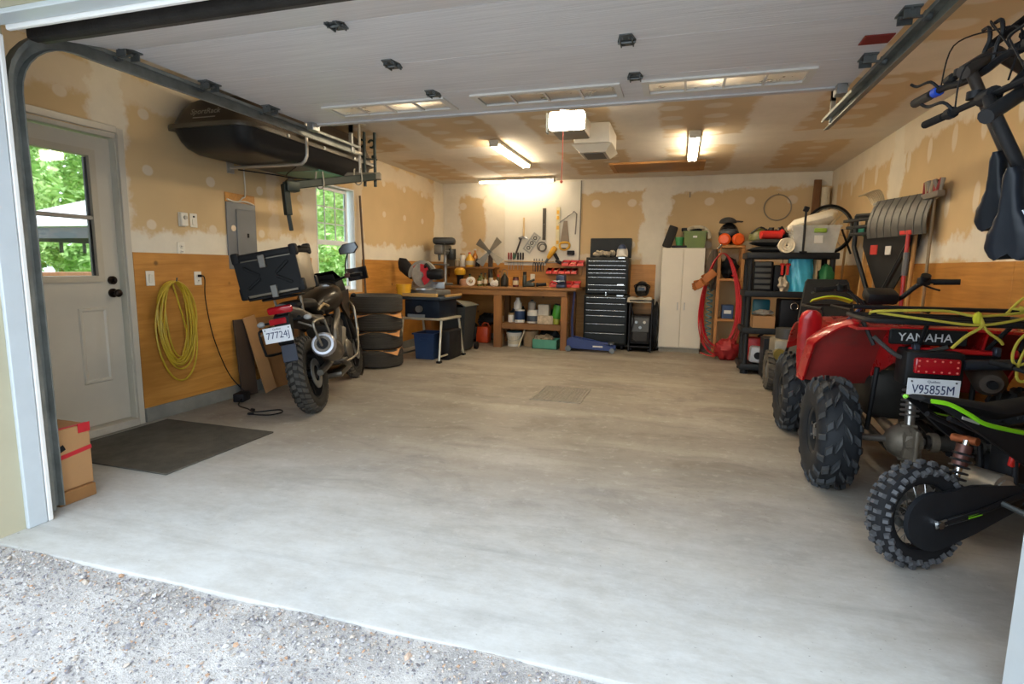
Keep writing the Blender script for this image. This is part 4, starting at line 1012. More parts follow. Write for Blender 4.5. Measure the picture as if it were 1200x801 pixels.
# drill press
T = thing('drill_press', 'bench drill press with a dark head at the left back corner of the bench', 'drill press', (-3.74, 8.46, BT))
dk = M('press_dark', '#2f3233', .45, .3); dkl = M('press_grey', '#6d6e6c', .45, .4)
MB().box((0, 0, .02), (.22, .34, .04), b=.01).build('base', dkl, T); MB().cyl((0, .10, .04), (0, .10, .68), .03, n=14).build('column', steel, T)
MB().box((0, -.06, .34), (.20, .20, .025), b=.006).build('table', dkl, T)
MB().box((0, .0, .58), (.16, .40, .16), b=.03).build('head', dkl, T); MB().box((.02, .02, .72), (.36, .42, .11), (0, 0, .35), b=.04).build('belt_cover', dk, T)
MB().cyl((0, -.14, .52), (0, -.14, .40), .03, .016, 12).build('chuck', steel_dark, T); MB().lathe([(.07, 0), (.075, .02), (.075, .16), (.06, .18)], (.10, .13, .60), (0, 0, -1), 14).build('motor', dk, T)
for k in range(3):
    a = 2*PI*k/3; MB().cyl((.08, -.10, .56), (.10, -.10+.13*math.cos(a), .56+.13*math.sin(a)), .007, n=6).build('feed_handle', steel, T)
# mitre saw at the left end of the bench
T = thing('mitre_saw', 'mitre saw on the table saw, with grey arm, red guard and black dust bag', 'mitre saw', (-3.40, 7.10, .862), -.15); T.scale = (1.2, 1.2, 1.2)
MB().box((0, 0, .04), (.50, .30, .06), b=.012).build('base', dkl, T); MB().cyl((0, -.05, .07), (0, -.05, .09), .14, n=20).build('turntable', steel, T)
MB().box((0, .05, .12), (.46, .02, .08), b=.004).build('fence', steel, T)
MB().rev([(.0, -.03), (.165, -.03), (.165, .03), (0, .03)], (0.0, -.06, .24), Vector((.30, -.95, 0)), 24, -.4, PI+.2).build('upper_guard', M('guard_grey', '#8d8a82', .45, .2), T)
MB().rev([(0.04, -.012), (.125, -.012), (.125, .004), (0.04, .004)], (-.01, -.095, .24), Vector((.30, -.95, 0)), 24, -1.2, PI*.75).build('red_guard', M('guard_red', '#b81f2a', .4), T)
MB().cyl((0, -.06, .24), (.01, -.066, .24), .14, n=24).build('blade', steel, T)
MB().tube([(.02, -.02, .30), (-.16, .06, .16), (-.24, .10, .08)], [.05, .045, .04], 8).build('arm', M('guard_grey'), T)
MB().lathe([(.05, 0), (.065, .03), (.065, .14), (.05, .18)], (.06, -.05, .25), Vector((.95, .30, 0)), 14).build('motor', blk, T)
MB().tube(curve([(.06, -.10, .33), (.12, -.16, .36), (.16, -.14, .30)], 4), .018, 8).build('handle', blk, T)
MB().loft([[Vector((x, .10+.05*math.cos(a)*w, z+.10*math.sin(a)*w)) for a in [2*PI*i/10 for i in range(10)]] for x, z, w in ((-.22, .22, .3), (-.28, .27, .9), (-.36, .33, 1.05), (-.44, .36, .8), (-.46, .37, .3))]).build('dust_bag', M('bag_black', '#201f21', .8, bump=.3), T)
solo('yellow_bucket', MB().lathe([(.09, 0), (.11, .16), (.105, .16), (.085, .01)], n=18), yel, 'small yellow tub on the table saw left of the mitre saw', 'tub', (-3.62, 6.86, .86))
# jars and bottles
def bottle(name, label, cat, loc, prof, m, cap=None, capm=None, group=None, lab=None):
    T = thing(name, label, cat, loc, rnd.uniform(-.4, .4), group)
    MB().lathe(prof, n=14).build('body', m, T)
    if cap: MB().cyl((0, 0, cap[0]), (0, 0, cap[1]), cap[2], n=12).build('lid', capm or blk, T)
    if lab: MB().lathe([(lab[2], lab[0]), (lab[2]+.0015, lab[0]+.002), (lab[2]+.0015, lab[1]), (lab[2], lab[1])], n=14).build('label', lab[3], T)
    return T
SZ = 1.27; gp = 'jars on the wall shelf'
cyl_ = lambda r, h: [(r*.9, 0), (r, .008), (r, h-.02), (r*.75, h)]
labw = M('label_cream', '#cfc3a6', .6); clr = M('jar_glass', '#b9a787', .15, trans=.4)
solo('dark_carton', MB().box((0, 0, .07), (.18, .14, .14), b=.004), M('carton_dark', '#4d4436', .7), 'dark carton at the left end of the wall shelf', 'box', (-3.83, 9.0, SZ))
bottle('jar', 'pale short jar beside the dark carton on the wall shelf', 'jar', (-3.70, 8.98, SZ), cyl_(.045, .11), clr, (.11, .13, .046), labw, gp)
bottle('jar', 'white tall canister, second jar on the wall shelf', 'jar', (-3.605, 9.0, SZ), cyl_(.05, .20), paintw, (.20, .225, .045), M('lid_tan', '#a88a5c', .5), gp)
bottle('jug', 'yellow oil jug in the middle of the wall shelf', 'jug', (-3.47, 8.98, SZ), [(.07, 0), (.075, .02), (.075, .13), (.03, .19), (.02, .22)], yel, (.22, .245, .024), redp, gp, (.03, .10, .0755, labw))
bottle('bottle', 'amber bottle with a pale cap standing behind the oil jug', 'bottle', (-3.40, 9.06, SZ), [(.045, 0), (.048, .02), (.048, .18), (.018, .24), (.016, .28)], M('amber', '#b4711f', .2, trans=.3), (.28, .305, .02), paintw, gp)
bottle('jar', 'small black jar at the right of the wall shelf', 'jar', (-3.32, 8.97, SZ), cyl_(.042, .12), blk, (.12, .14, .036), greyp, gp)
bottle('jar', 'tiny dark jar at the right end of the wall shelf', 'jar', (-3.10, 8.97, SZ), cyl_(.03, .075), M('jar_brown', '#4a2f1c', .3), (.075, .09, .03), blk, gp)
# things along the bench
T = thing('palm_sander', 'yellow topped palm sander on the bench below the wall shelf', 'sander', (-3.60, 8.86, BT))
MB().lathe([(.05, 0), (.055, .12), (.07, .17)], n=14).build('body', blk, T); MB().lathe([(.085, .17), (.10, .19), (.10, .25), (.06, .29)], n=16).build('cover', yel, T)
bottle('terracotta_pot', 'pinkish squat pot on the bench below the wall shelf', 'pot', (-3.39, 8.55, BT), [(.075, 0), (.09, .04), (.08, .10), (.05, .11)], M('pot_pink', '#b98a6c', .6))
T = thing('tape_roll', 'white roll of tape standing on edge on the bench', 'tape', (-3.27, 8.52, BT+.075), (0, 0, .2)); MB().rev([(.035, -.025), (.075, -.025), (.075, .025), (.035, .025)], (0, 0, 0), (0, 1, 0), 24).build('roll', M('tape_white', '#e6e2d6', .5), T)
for k, (x, y, h, c_, nm) in enumerate(((-3.42, 8.86, .17, '#3f5b3a', 'green'), (-3.19, 8.80, .19, '#6a6b3a', 'olive'), (-3.13, 8.55, .15, '#4a5a2a', 'dark green'), (-3.04, 8.58, .19, '#5b4a22', 'brown'), (-3.02, 8.80, .24, '#2c2a25', 'black'))):
    bottle('bottle', '%s bottle on the bench left of the fan stand, %s' % (nm, ('back row behind the pot', 'back row behind the tape', 'front row', 'front row beside the fan foot', 'back row beside the fan foot')[k]), 'bottle', (x, y, BT), [(.034, 0), (.036, .015), (.036, h*.7), (.016, h*.85), (.015, h)], M('bottle_%d' % k, c_, .25), (h, h+.02, .017), blk, 'bottles on the bench', (h*.2, h*.55, .0362, labw))
solo('white_rag', MB().lump((0, 0, .05), (.065, .045, .05), 2, .5), paintw, 'small crumpled white rag on the bench right of the fan stand', 'rag', (-2.84, 8.45, BT))
T = bottle('oil_can', 'dark oil can with a wire handle on the bench middle', 'can', (-2.70, 8.55, BT), [(.06, 0), (.065, .02), (.065, .13), (.03, .18), (.02, .2)], M('can_dark', '#25221d', .35), (.2, .225, .02), M('lid_olive', '#6f6b4a', .4))
MB().tube(curve([(-.05, 0, .15), (-.05, 0, .24), (0, 0, .28), (.05, 0, .24), (.05, 0, .15)], 4), .004, 6).build('handle', steel_dark, T)
bottle('spray_bottle', 'slim dark bottle left of the oil can', 'bottle', (-2.83, 8.62, BT), cyl_(.03, .15), M('bottle_olive', '#4a4427', .3), (.15, .19, .014), redp)
bottle('tin_can', 'dark red tin can on the bench right of the oil can', 'can', (-2.51, 8.55, BT), cyl_(.05, .15), M('tin_maroon', '#5a2026', .35), (.14, .155, .046), blk, None, (.03, .10, .0505, labw))
bottle('spray_can', 'black spray can on the bench in front of the outlet', 'spray can', (-2.37, 8.58, BT), cyl_(.034, .19), M('spray_dark', '#33372f', .35), (.19, .24, .028), blk)
solo('steel_clamp', MB().box((0, 0, .04), (.16, .10, .07), b=.02).cyl((-.06, 0, .07), (.07, .01, .12), .018, n=10), M('clamp_dark', '#41443f', .4, .5), 'lump of dark hardware on the bench right of the spray can', 'hardware', (-2.27, 8.55, BT))
T = thing('power_outlet', 'white outlet box on the plywood above the bench middle', 'outlet', (-2.385, YB-.014, 1.10))
MB().box((0, -.01, 0), (.08, .02, .12), b=.004).build('cover_plate', plate, T)
# red parts bins on a rail
def bins(x0, x1, z, y, n, lab):
    wdt = (x1-x0)/n
    for k in range(n):
        T = thing('parts_bin', 'red plastic parts bin, %s in the %s' % (('leftmost', 'second from the left', 'third from the left', 'fourth from the left', 'rightmost')[k if k < n-1 else 4], lab), 'parts bin', (x0+wdt*(k+.5), y, z), 0, 'red parts bins')
        mb = MB(); w = wdt*.46
        prof = [(-.07, 0), (.08, 0), (.08, .10), (-.03, .075), (-.085, .045)]
        out = [(-w, p[0], p[1]) for p in prof]
        mb.prism(out, (.006, 0, 0)); mb.prism([(w-.006, p[0], p[1]) for p in prof], (.006, 0, 0))
        mb.box((0, .0, .003), (2*w, .15, .006)); mb.box((0, .078, .05), (2*w, .006, .10)); mb.box((0, -.078, .024), (2*w, .006, .048), (-.3, 0, 0))
        mb.build('tray', redp, T, 20)
        MB().box((0, -.0, .035), (2*w*.8, .11, .045), (0, .1*(-1)**k, .1), b=.015).build('contents', (steel_dark, beigem, blk, greyp)[k % 4], T)
bins(-1.86, -1.49, 1.30, 9.06, 3, 'top row'); bins(-2.12, -1.60, 1.17, 9.06, 5, 'middle row'); bins(-1.98, -1.49, BT+.003, 8.72, 4, 'bottom row on the bench')
T = thing('bin_rail', 'plywood strip carrying the red parts bins', 'rail', (-1.80, 9.145, 1.25)); MB().box((-.05, 0, 0), (.62, .02, .20), b=.003).build('board', plyx, T)
T = thing('bench_vise', 'dark blue bench vise on the right end of the bench', 'vise', (-1.74, 8.42, BT))
vb = M('vise_blue', '#3a4258', .4, .4)
MB().box((0, .03, .03), (.14, .16, .06), b=.015).build('base', vb, T); MB().box((0, .05, .13), (.13, .08, .15), b=.015).build('fixed_jaw', vb, T); MB().box((0, -.06, .14), (.13, .05, .12), b=.012).build('moving_jaw', vb, T)
MB().cyl((0, -.16, .11), (0, .04, .11), .018, n=10).build('screw', steel, T); MB().cyl((-.09, -.15, .11), (.09, -.15, .11), .007, n=8).build('handle', steel, T)
# small dark tool left of bins
solo('small_torch', MB().cyl((-.07, 0, .04), (.06, 0, .05), .025, n=12).cyl((-.10, 0, .04), (-.07, 0, .04), .032, n=12), blk, 'small black torch lying left of the bottom bins', 'torch', (-2.06, 8.52, BT))
# ---- under the bench
LS = .39
def bucket(name, label, loc, r0, r1, h, m, group=None, lid=None, lidm=None, handle=True, cat='bucket', lab=None):
    T = thing(name, label, cat, loc, 0, group)
    MB().lathe([(r0, 0), (r1, h-.03), (r1+.008, h-.03), (r1+.008, h-.015), (r1, h-.015), (r1, h), (r1-.006, h), (r0-.006, .006)], n=22).build('pail', m, T)
    if lid: MB().lathe([(r1+.006, h-.002), (r1+.008, h+.012), (r1*.8, h+.018)], n=22).build('lid', lidm or m, T)
    if handle: MB().tube(curve([(-r1, 0, h-.02), (-r1*.8, -r1*.7, h*.55), (0, -r1*1.06, h*.42), (r1*.8, -r1*.7, h*.55), (r1, 0, h-.02)], 4), .004, 6).build('bail', steel, T)
    if lab: MB().rev([(r0+(r1-r0)*.2+.001, h*.18), (r0+(r1-r0)*.75+.002, h*.75), (r0+(r1-r0)*.75, h*.75), (r0+(r1-r0)*.2, h*.18)], (0, 0, 0), (0, 0, 1), 10, -PI*.85, -PI*.15, x=(1, 0, 0)).build('label', lab, T)
    return T
bucket('white_pail', 'white pail with a teal lid on the floor under the low shelf', (-2.52, 8.55, 0), .105, .125, .23, paintw, lid=True, lidm=M('lid_teal', '#234f5c', .5), lab=labw)
bucket('tan_pail', 'tan paper bag like pail with a stick, right of the white pail', (-2.27, 8.66, 0), .12, .125, .25, M('pail_tan', '#b3936a', .7, var=.15), handle=False)
solo('paint_stick', MB().box((0, 0, .17), (.02, .005, .34), b=.001), wood('stick_pale', '#d0bd94', '#e2d2ae', axis=2), 'pale paint stirring stick leaning from the white pail towards the tan pail', 'stick', (-2.42, 8.44, .0), (0, .35, 0))
T = thing('green_crate', 'low sea green crate heaped with rags under the low shelf', 'crate', (-1.97, 8.50, 0)); sea = M('crate_sea', '#4d8f78', .5, var=.1)
MB().box((0, 0, .005), (.40, .28, .01)).box((-.195, 0, .075), (.01, .28, .15)).box((.195, 0, .075), (.01, .28, .15)).box((0, -.135, .075), (.40, .01, .15)).box((0, .135, .075), (.40, .01, .15)).build('tub', sea, T)
mb = MB()
for k in range(9): mb.lump((rnd.uniform(-.13, .13), rnd.uniform(-.08, .08), .13+rnd.uniform(0, .05)), (.07, .06, .045), k, .5)
mb.build('rags', M('rag_tan', '#a8977b', .9, var=.25, bump=.5), T)
solo('black_tarp', MB().lump((0, 0, .13), (.18, .13, .13), 3, .4), M('tarp_black', '#1b1d1f', .6, bump=.4), 'heap of black sheeting behind the sea green crate', 'tarp', (-2.0, 8.86, 0))
bottle('white_jug', 'white squat tub on the left of the low shelf', 'tub', (-2.57, 8.52, LS), cyl_(.05, .14), paintw, (.12, .15, .052), M('lid_tan'), 'paint and tubs on the low shelf')
bottle('white_jug', 'white and blue paint tin, front left on the low shelf', 'paint tin', (-2.42, 8.50, LS), cyl_(.085, .20), paintw, (.19, .21, .08), paintw, 'paint and tubs on the low shelf', (.05, .19, .086, bluep))
bottle('white_jug', 'tall white bottle standing on the white and blue paint tin', 'bottle', (-2.46, 8.52, LS+.212), [(.06, 0), (.065, .02), (.065, .10), (.03, .15), (.03, .17)], paintw, (.17, .185, .032), paintw, 'paint and tubs on the low shelf')
bottle('white_jug', 'white paint tin with a dark picture label in the middle of the low shelf', 'paint tin', (-2.21, 8.52, LS), cyl_(.09, .20), paintw, (.19, .21, .085), paintw, 'paint and tubs on the low shelf', (.03, .12, .091, M('label_slate', '#4c555e', .5)))
bottle('grey_jug', 'grey jug standing on the picture label paint tin', 'jug', (-2.23, 8.54, LS+.212), [(.06, 0), (.065, .02), (.06, .11), (.025, .14)], M('jug_grey', '#9a948a', .5), (.14, .16, .025), blk)
solo('carton_flat', MB().box((0, 0, .065), (.25, .20, .13), b=.003), M('carton_print', '#b5a58c', .7, var=.3, scale=20), 'wide flat printed carton on the low shelf', 'box', (-1.98, 8.50, LS))
solo('carton_white', MB().box((0, 0, .085), (.17, .15, .17), b=.003), M('carton_grey', '#b9b4a6', .6, var=.08), 'pale square carton on top of the flat printed carton', 'box', (-2.02, 8.52, LS+.132))
bottle('yellow_tin', 'small yellow green tin at the right of the low shelf', 'tin', (-1.81, 8.46, LS), cyl_(.05, .11), M('tin_lime', '#a3a63c', .4))
T = bottle('green_can', 'bright green can lying on the small yellow tin', 'can', (-1.80, 8.47, LS+.19), [(.07, -.10), (.075, -.09), (.075, .10), (.07, .11)], M('can_green', '#3f8a2c', .35), (.11, .125, .06), blk); T.rotation_euler = (0, .18, 0)
for x, y, r, h in ((-2.62, 8.82, .06, .2), (-2.48, 8.86, .07, .24), (-2.28, 8.84, .07, .2), (-2.10, 8.86, .06, .22), (-1.92, 8.86, .07, .26)):
    bottle('dark_bottle', 'dim dark bottle at the back of the low shelf, %s' % ('behind the left squat tub' if x < -2.55 else 'behind the white and blue tin' if x < -2.4 else 'behind the picture label tin' if x < -2.2 else 'behind the pale square carton' if x < -2 else 'behind the green can'), 'bottle', (x, y, LS), [(r, 0), (r, h*.7), (r*.4, h*.9), (r*.4, h)], M('dim_glass', '#2c332f', .4), None, None, 'back row of the low shelf')
# black shop vac, orange fuel can, dark clutter under left half
T = thing('shop_vacuum', 'black shop vacuum in the dark space under the left of the bench', 'vacuum', (-3.42, 8.72, 0))
MB().lathe([(.15, .05), (.17, .08), (.17, .24), (.19, .25), (.19, .29), (.12, .36)], n=20).build('drum', blk, T); MB().tube(curve([(.1, -.1, .3), (.24, -.2, .28), (.20, -.26, .08), (-.02, -.27, .045), (-.16, -.2, .05)], 5), .024, 8).build('hose', blk, T)
for a in (.6, 2.5, 4.2): MB().sph((.15*math.cos(a), .15*math.sin(a), .03), .03, 8).build('castor', blk, T)
T = thing('fuel_can', 'orange red fuel can under the bench left of the thick post', 'fuel can', (-3.12, 8.74, 0)); MB().box((0, 0, .14), (.22, .20, .28), b=.035).build('body', M('fuel_orange', '#b8431c', .45), T); MB().cyl((-.05, 0, .28), (-.09, -.02, .36), .018, n=10).build('spout', blk, T); MB().tube(curve([(-.02, 0, .28), (.0, 0, .33), (.07, 0, .33), (.09, 0, .28)], 4), .012, 6).build('handle', M('fuel_orange'), T)
solo('dark_bag', MB().lump((0, 0, .11), (.17, .13, .10), 5, .4), M('tarp_black'), 'black bag slumped on top of the orange fuel can', 'bag', (-3.08, 8.84, .285))
solo('grey_pipe', MB().cyl((0, 0, 0), (0, 0, .48), .055, n=14), M('pipe_tan', '#9c8f78', .6), 'short tan pipe standing right behind the thick bench post', 'pipe', (-2.76, 8.55, 0))
# wheelie bin
T = thing('garbage_bin', 'dark grey wheeled garbage bin between the table saw and the bench', 'garbage bin', (-3.20, 7.78, 0)); gb_ = M('bin_dark', '#2c3032', .55, var=.15)
MB().loft([[Vector((sx*w, sy*d, z)) for sx, sy in ((-1, -1), (1, -1), (1, 1), (-1, 1))] for w, d, z in ((.17, .19, .03), (.22, .25, .68))]).build('body', gb_, T)
MB().sheet(lambda u, v: ((u-.5)*.48, -.28+.56*v, .69+.10*math.sin(PI*u)*(1-.5*v)), 8, 6, .012).build('lid', M('bin_lid', '#53564f', .55), T)
for s in (-1, 1): MB().cyl((s*.20, .20, .06), (s*.25, .20, .06), .06, n=14).build('wheel', blk, T)
# ---- table saw on its folding stand
T = thing('table_saw', 'dark blue table saw with a wooden fence on a folding tube stand', 'table saw', (-3.28, 7.02, 0), -.05)
navy = M('saw_navy', '#131c29', .4, var=.2); stand_m = M('stand_pale', '#b9b4a2', .4, .5)
MB().box((0, 0, .70), (.52, .56, .24), b=.015).build('cabinet', navy, T); MB().box((0, 0, .84), (.62, .64, .035), b=.006).build('table', M('saw_top', '#35414f', .4, .4), T)
MB().box((-.02, -.285, .885), (.52, .045, .045), b=.004).build('fence', wood('fence_pale', '#b08a52', '#c8a468', axis=0), T); MB().box((.29, .1, .875), (.03, .5, .03), b=.004).build('rail', wood('fence_pale'), T)
MB().cyl((-.02, -.29, .70), (-.02, -.34, .70), .045, n=16).build('hand_wheel', steel, T); MB().box((-.08, -.285, .60), (.26, .01, .05)).build('front_plate', M('plate_grey', '#7b8288', .4), T)
MB().box((0, 0, .565), (.64, .60, .03), b=.006).build('stand_top', stand_m, T)
for s in (-1, 1):
    MB().tube([(s*.29, -.27, .56), (s*.30+.02, -.40, .02)], .017, 8).build('leg', stand_m, T); MB().tube([(s*.29, .27, .56), (s*.30+.02, .36, .02)], .017, 8).build('leg', stand_m, T)
    MB().box((s*.30+.02, -.40, .016), (.06, .07, .03), b=.006).build('foot', yel if s < 0 else blk, T); MB().box((s*.30+.02, .36, .016), (.06, .07, .03), b=.006).build('foot', blk, T)
    MB().tube([(s*.30+.015, -.385, .08), (s*.30+.015, .345, .08)], .013, 6).build('stretcher', stand_m if s > 0 else steel_dark, T)
T = thing('blue_tote', 'navy blue open tote on the floor beneath the table saw', 'tote', (-3.30, 7.00, 0))
MB().loft([[Vector((sx*w, sy*d, z)) for sx, sy in ((-1, -1), (1, -1), (1, 1), (-1, 1))] for w, d, z in ((.13, .17, 0), (.15, .19, .34), (.17, .21, .34), (.17, .21, .36), (.145, .185, .36), (.125, .165, .01))]).build('tub', bluep, T); MB().box((0, -.188, .28), (.12, .02, .03), b=.004).build('grip', bluep, T)
solo('black_case_large', MB().box((0, 0, .20), (.16, .44, .40), b=.02), blk, 'black case standing right of the blue tote under the saw', 'case', (-3.02, 7.08, 0))
# ---- tool chest
T = thing('tool_chest', 'tall black rolling tool chest of many drawers with its lid open', 'tool chest', (-1.08, 8.92, 0))
chm = M('chest_black', '#1a1d1c', .4, 0, var=.1, scale=3); trimm = M('drawer_trim', '#d4d6d4', .25, .8)
MB().box((0, 0, .47), (.68, .46, .78), b=.01).build('roller_cabinet', chm, T); MB().box((0, .01, 1.155), (.66, .42, .57), b=.01).build('top_chest', chm, T)
MB().box((0, .20, 1.595), (.66, .03, .32), (-.06, 0, 0), b=.008).build('lid', M('lid_slate', '#1f2325', .45, 0), T)
hz = [1.40, 1.335, 1.275, 1.215, 1.15, 1.03, .955, .88]
hz2 = [.835, .74, .635, .55, .42, .275, .10]
for L_, yf, w_ in ((hz, -.205, .60), (hz2, -.235, .63)):
    for a, b in zip(L_[:-1], L_[1:]):
        D = MB().box((0, yf, (a+b)/2), (w_, .02, a-b-.010), b=.003).build('drawer', chm, T)
        MB().box((0, yf-.014, a-.018), (w_-.02, .014, .009), b=.003).build('pull', trimm, D)
for z in (.895, .86): MB().cyl((.0, -.225, z), (0, -.25, z), .010, n=10).build('lock', trimm, T)
for z in (1.445, .865, 1.035): MB().box((.22, -.245 if z < 1 else -.222, z-.012), (.10, .006, .014)).build('badge', trimm, T)
for sx in (-.27, .27):
    for sy in (-.17, .17): MB().cyl((sx-.015, sy, .04), (sx+.015, sy, .04), .04, n=12).box((sx, sy, .075), (.05, .05, .02)).build('castor', blk, T)
T = thing('work_gloves', 'heap of beige work gloves on the tool chest', 'gloves', (-1.14, 8.88, 1.443))
gm = M('glove_beige', '#b3a68f', .85, var=.2, bump=.4)
for k in range(4):
    g = MB().sph((-.12+.08*k, -.03+.02*(k % 2), .05+.015*(k % 2)), (.07, .05, .04), 10, (.3, .2*k, .6*k))
    for q in range(4): g.tube([(-.12+.08*k+.03*math.cos(q*.5+k), -.06, .05+.01*q), (-.12+.08*k+.09*math.cos(q*.5+k), -.09, .04+.02*q)], .012, 6)
    g.build('glove', gm, T)
T = thing('ball_cap', 'white and blue ball cap resting on the gloves end of the tool chest', 'cap', (-.87, 8.87, 1.443)); MB().sph((0, 0, .06), (.09, .11, .13), 14, None, -.4, 1).build('crown', paintw, T); MB().sph((0, -.02, .13), (.07, .08, .075), 12, None, 0, 1).build('panel', bluep, T); MB().sheet(lambda u, v: ((u-.5)*.16, -.08-.09*v*math.sin(PI*u), .03-.02*v), 8, 4, .006).build('brim', paintw, T)
# floor jack
T = thing('floor_jack', 'blue trolley jack on the floor in front of the tool chest', 'floor jack', (-1.25, 8.42, 0)); bj = M('jack_blue', '#23366e', .35, var=.1)
for s in (-1, 1): MB().prism([(-.36, s*.10, .05), (.36, s*.10, .03), (.38, s*.10, .09), (.0, s*.10, .17), (-.30, s*.10, .22), (-.38, s*.10, .16)], (0, .012, 0)).build('side_plate', bj, T)
MB().box((-.24, 0, .13), (.20, .18, .10), b=.02).build('pump', bj, T); MB().tube([(-.15, 0, .14), (.30, 0, .12)], .03, 8).build('lift_arm', bj, T); MB().cyl((.31, 0, .12), (.31, 0, .15), .05, n=14).build('saddle', steel_dark, T)
for x, r in ((-.33, .045), (.34, .04)):
    for s in (-1, 1): MB().cyl((x, s*.115, r), (x, s*.15, r), r, n=14).build('wheel', steel_dark, T)
MB().tube([(-.29, 0, .19), (-.31, .03, .50), (-.29, .08, .92)], .019, 8).build('handle', M('jack_handle', '#2e3660', .4), T); MB().box((.12, -.103, .09), (.15, .003, .022)).build('decal', paintw, T)
# welder cart
T = thing('welder_cart', 'black welder on a small cart draped with cables beside the tool chest', 'welder', (-.53, 8.80, 0))
MB().box((0, 0, .34), (.30, .36, .44), b=.02).build('cabinet', blk, T); MB().box((0, -.185, .42), (.26, .012, .22), b=.006).build('face', M('face_grey', '#4b4c4a', .5), T); MB().box((0, -.19, .24), (.22, .012, .14), b=.006).build('lower_face', M('face_dark', '#2e2c2a', .5), T)
for x, z in ((-.06, .46), (.06, .46), (.0, .38)): MB().cyl((x, -.19, z), (x, -.215, z), .024, .02, 12).build('dial', paintw if x > 0 else steel, T)
for s in (-1, 1):
    MB().box((s*.165, 0, .40), (.025, .40, .80), b=.004).build('side_frame', blk, T); MB().cyl((s*.15, .13, .07), (s*.19, .13, .07), .07, n=16).build('wheel', blk, T); MB().cyl((s*.12, -.14, .03), (s*.15, -.14, .03), .03, n=12).build('castor', blk, T)
MB().box((0, 0, .08), (.33, .40, .02), b=.004).build('tray', blk, T); MB().box((0, 0, .79), (.34, .40, .02), b=.004).build('top_tray', blk, T)
for k in range(6):
    r = .17+.012*k; MB().tube([(.185+.01*k+.012*math.sin(3*a+k), -.02+.13*math.sin(a)*.8, .40+(r+.14)*math.cos(a)) for a in [2*PI*i/20 for i in range(20)]], .010, 6, closed=True).build('cable', blk, T)
MB().tube(curve([(-.16, -.19, .74), (-.10, -.215, .5), (-.14, -.215, .25), (-.04, -.22, .15)], 5), .010, 6).build('ground_lead', blk, T)
solo('grey_towel', MB().sheet(lambda u, v: ((u-.5)*.36, -.21+.26*v, .026+.02*math.sin(9*u)*math.sin(7*v)-.10*max(0, .25-v)*2.4), 14, 12, .012), M('towel_grey', '#b0a796', .9, bump=.5), 'grey towel draped over the top of the welder cart', 'towel', (-.56, 8.80, .80))
T = thing('welding_helmet', 'black welding helmet resting on the towel over the welder', 'helmet', (-.54, 8.82, .845)); MB().sph((0, .0, .11), (.115, .13, .13), 16, None, -.8, 1).build('shell', M('helmet_black', '#161719', .25, coat=.4), T); MB().box((0, -.118, .12), (.13, .03, .07), b=.012).build('visor_frame', greyp, T); MB().box((0, -.135, .12), (.09, .006, .04)).build('lens', M('lens_dark', '#0c100d', .08), T); MB().torus((0, .0, .15), .12, .008, (0, .5, 1), 20, 6).build('headband', blk, T)
# white cabinet and what sits on it
T = thing('white_cabinet', 'tall white two door cupboard on the back wall', 'cupboard', (.05, 8.95, 0)); cabw = M('cabinet_white', '#d6cdb9', .45, var=.04, scale=2)
MB().box((0, .01, .83), (.62, .40, 1.52), b=.004).build('carcass', cabw, T); MB().box((0, .02, .04), (.60, .36, .08)).build('plinth', M('plinth_taupe', '#8f8878', .6), T)  # plinth in one even taupe, darker than the doors
for s in (-1, 1):
    D = MB().box((s*.155, -.20, .83), (.303, .02, 1.49), b=.003).build('door', cabw, T); MB().tube([(s*.05, -.212, .66), (s*.05, -.235, .67), (s*.05, -.235, .76), (s*.05, -.212, .77)], .005, 6).build('handle', steel, D)
T = thing('green_crate_tall', 'olive green storage crate on the white cupboard', 'crate', (.20, 8.92, 1.594)); MB().loft([[Vector((sx*w, sy*d, z)) for sx, sy in ((-1, -1), (1, -1), (1, 1), (-1, 1))] for w, d, z in ((.14, .15, 0), (.16, .17, .22), (.17, .18, .22), (.17, .18, .245), (.155, .165, .245), (.135, .145, .01))]).build('tub', M('crate_olive', '#5d6e26', .45), T); MB().box((0, -.168, .16), (.06, .02, .03), b=.003).build('tag', paintw, T)
solo('rope_bundle', MB().tube(curve([(-.12, -.02, .02), (-.04, .04, .05), (.04, -.03, .05), (.12, .02, .03), (.17, -.03, -.03), (.19, -.05, -.12)], 6), .028, 8), M('rope_cream', '#c4b79c', .85, bump=.4), 'cream bundle of cloth lying over the olive crate', 'bundle', (.22, 8.86, 1.85))
solo('black_tray', MB().box((0, 0, .03), (.30, .12, .05), b=.012), blk, 'black item on top of the olive crate', 'tray', (.15, 8.98, 1.842))
solo('dark_box', MB().box((0, 0, .16), (.13, .20, .33), (0, .32, 0), b=.012), M('box_dark', '#27241f', .6), 'tilted dark box on the left of the white cupboard top', 'box', (-.16, 8.92, 1.60))
bottle('green_pot', 'green pot between the tilted dark box and the olive crate', 'pot', (-.02, 8.86, 1.63), [(.05, 0), (.065, .10), (.07, .10), (.07, .12), (.05, .12)], M('pot_green', '#3e8a4c', .4))
solo('dark_tray', MB().box((0, 0, .015), (.22, .2, .03), b=.006), blk, 'low dark tray beneath the green pot', 'tray', (-.02, 8.86, 1.595))
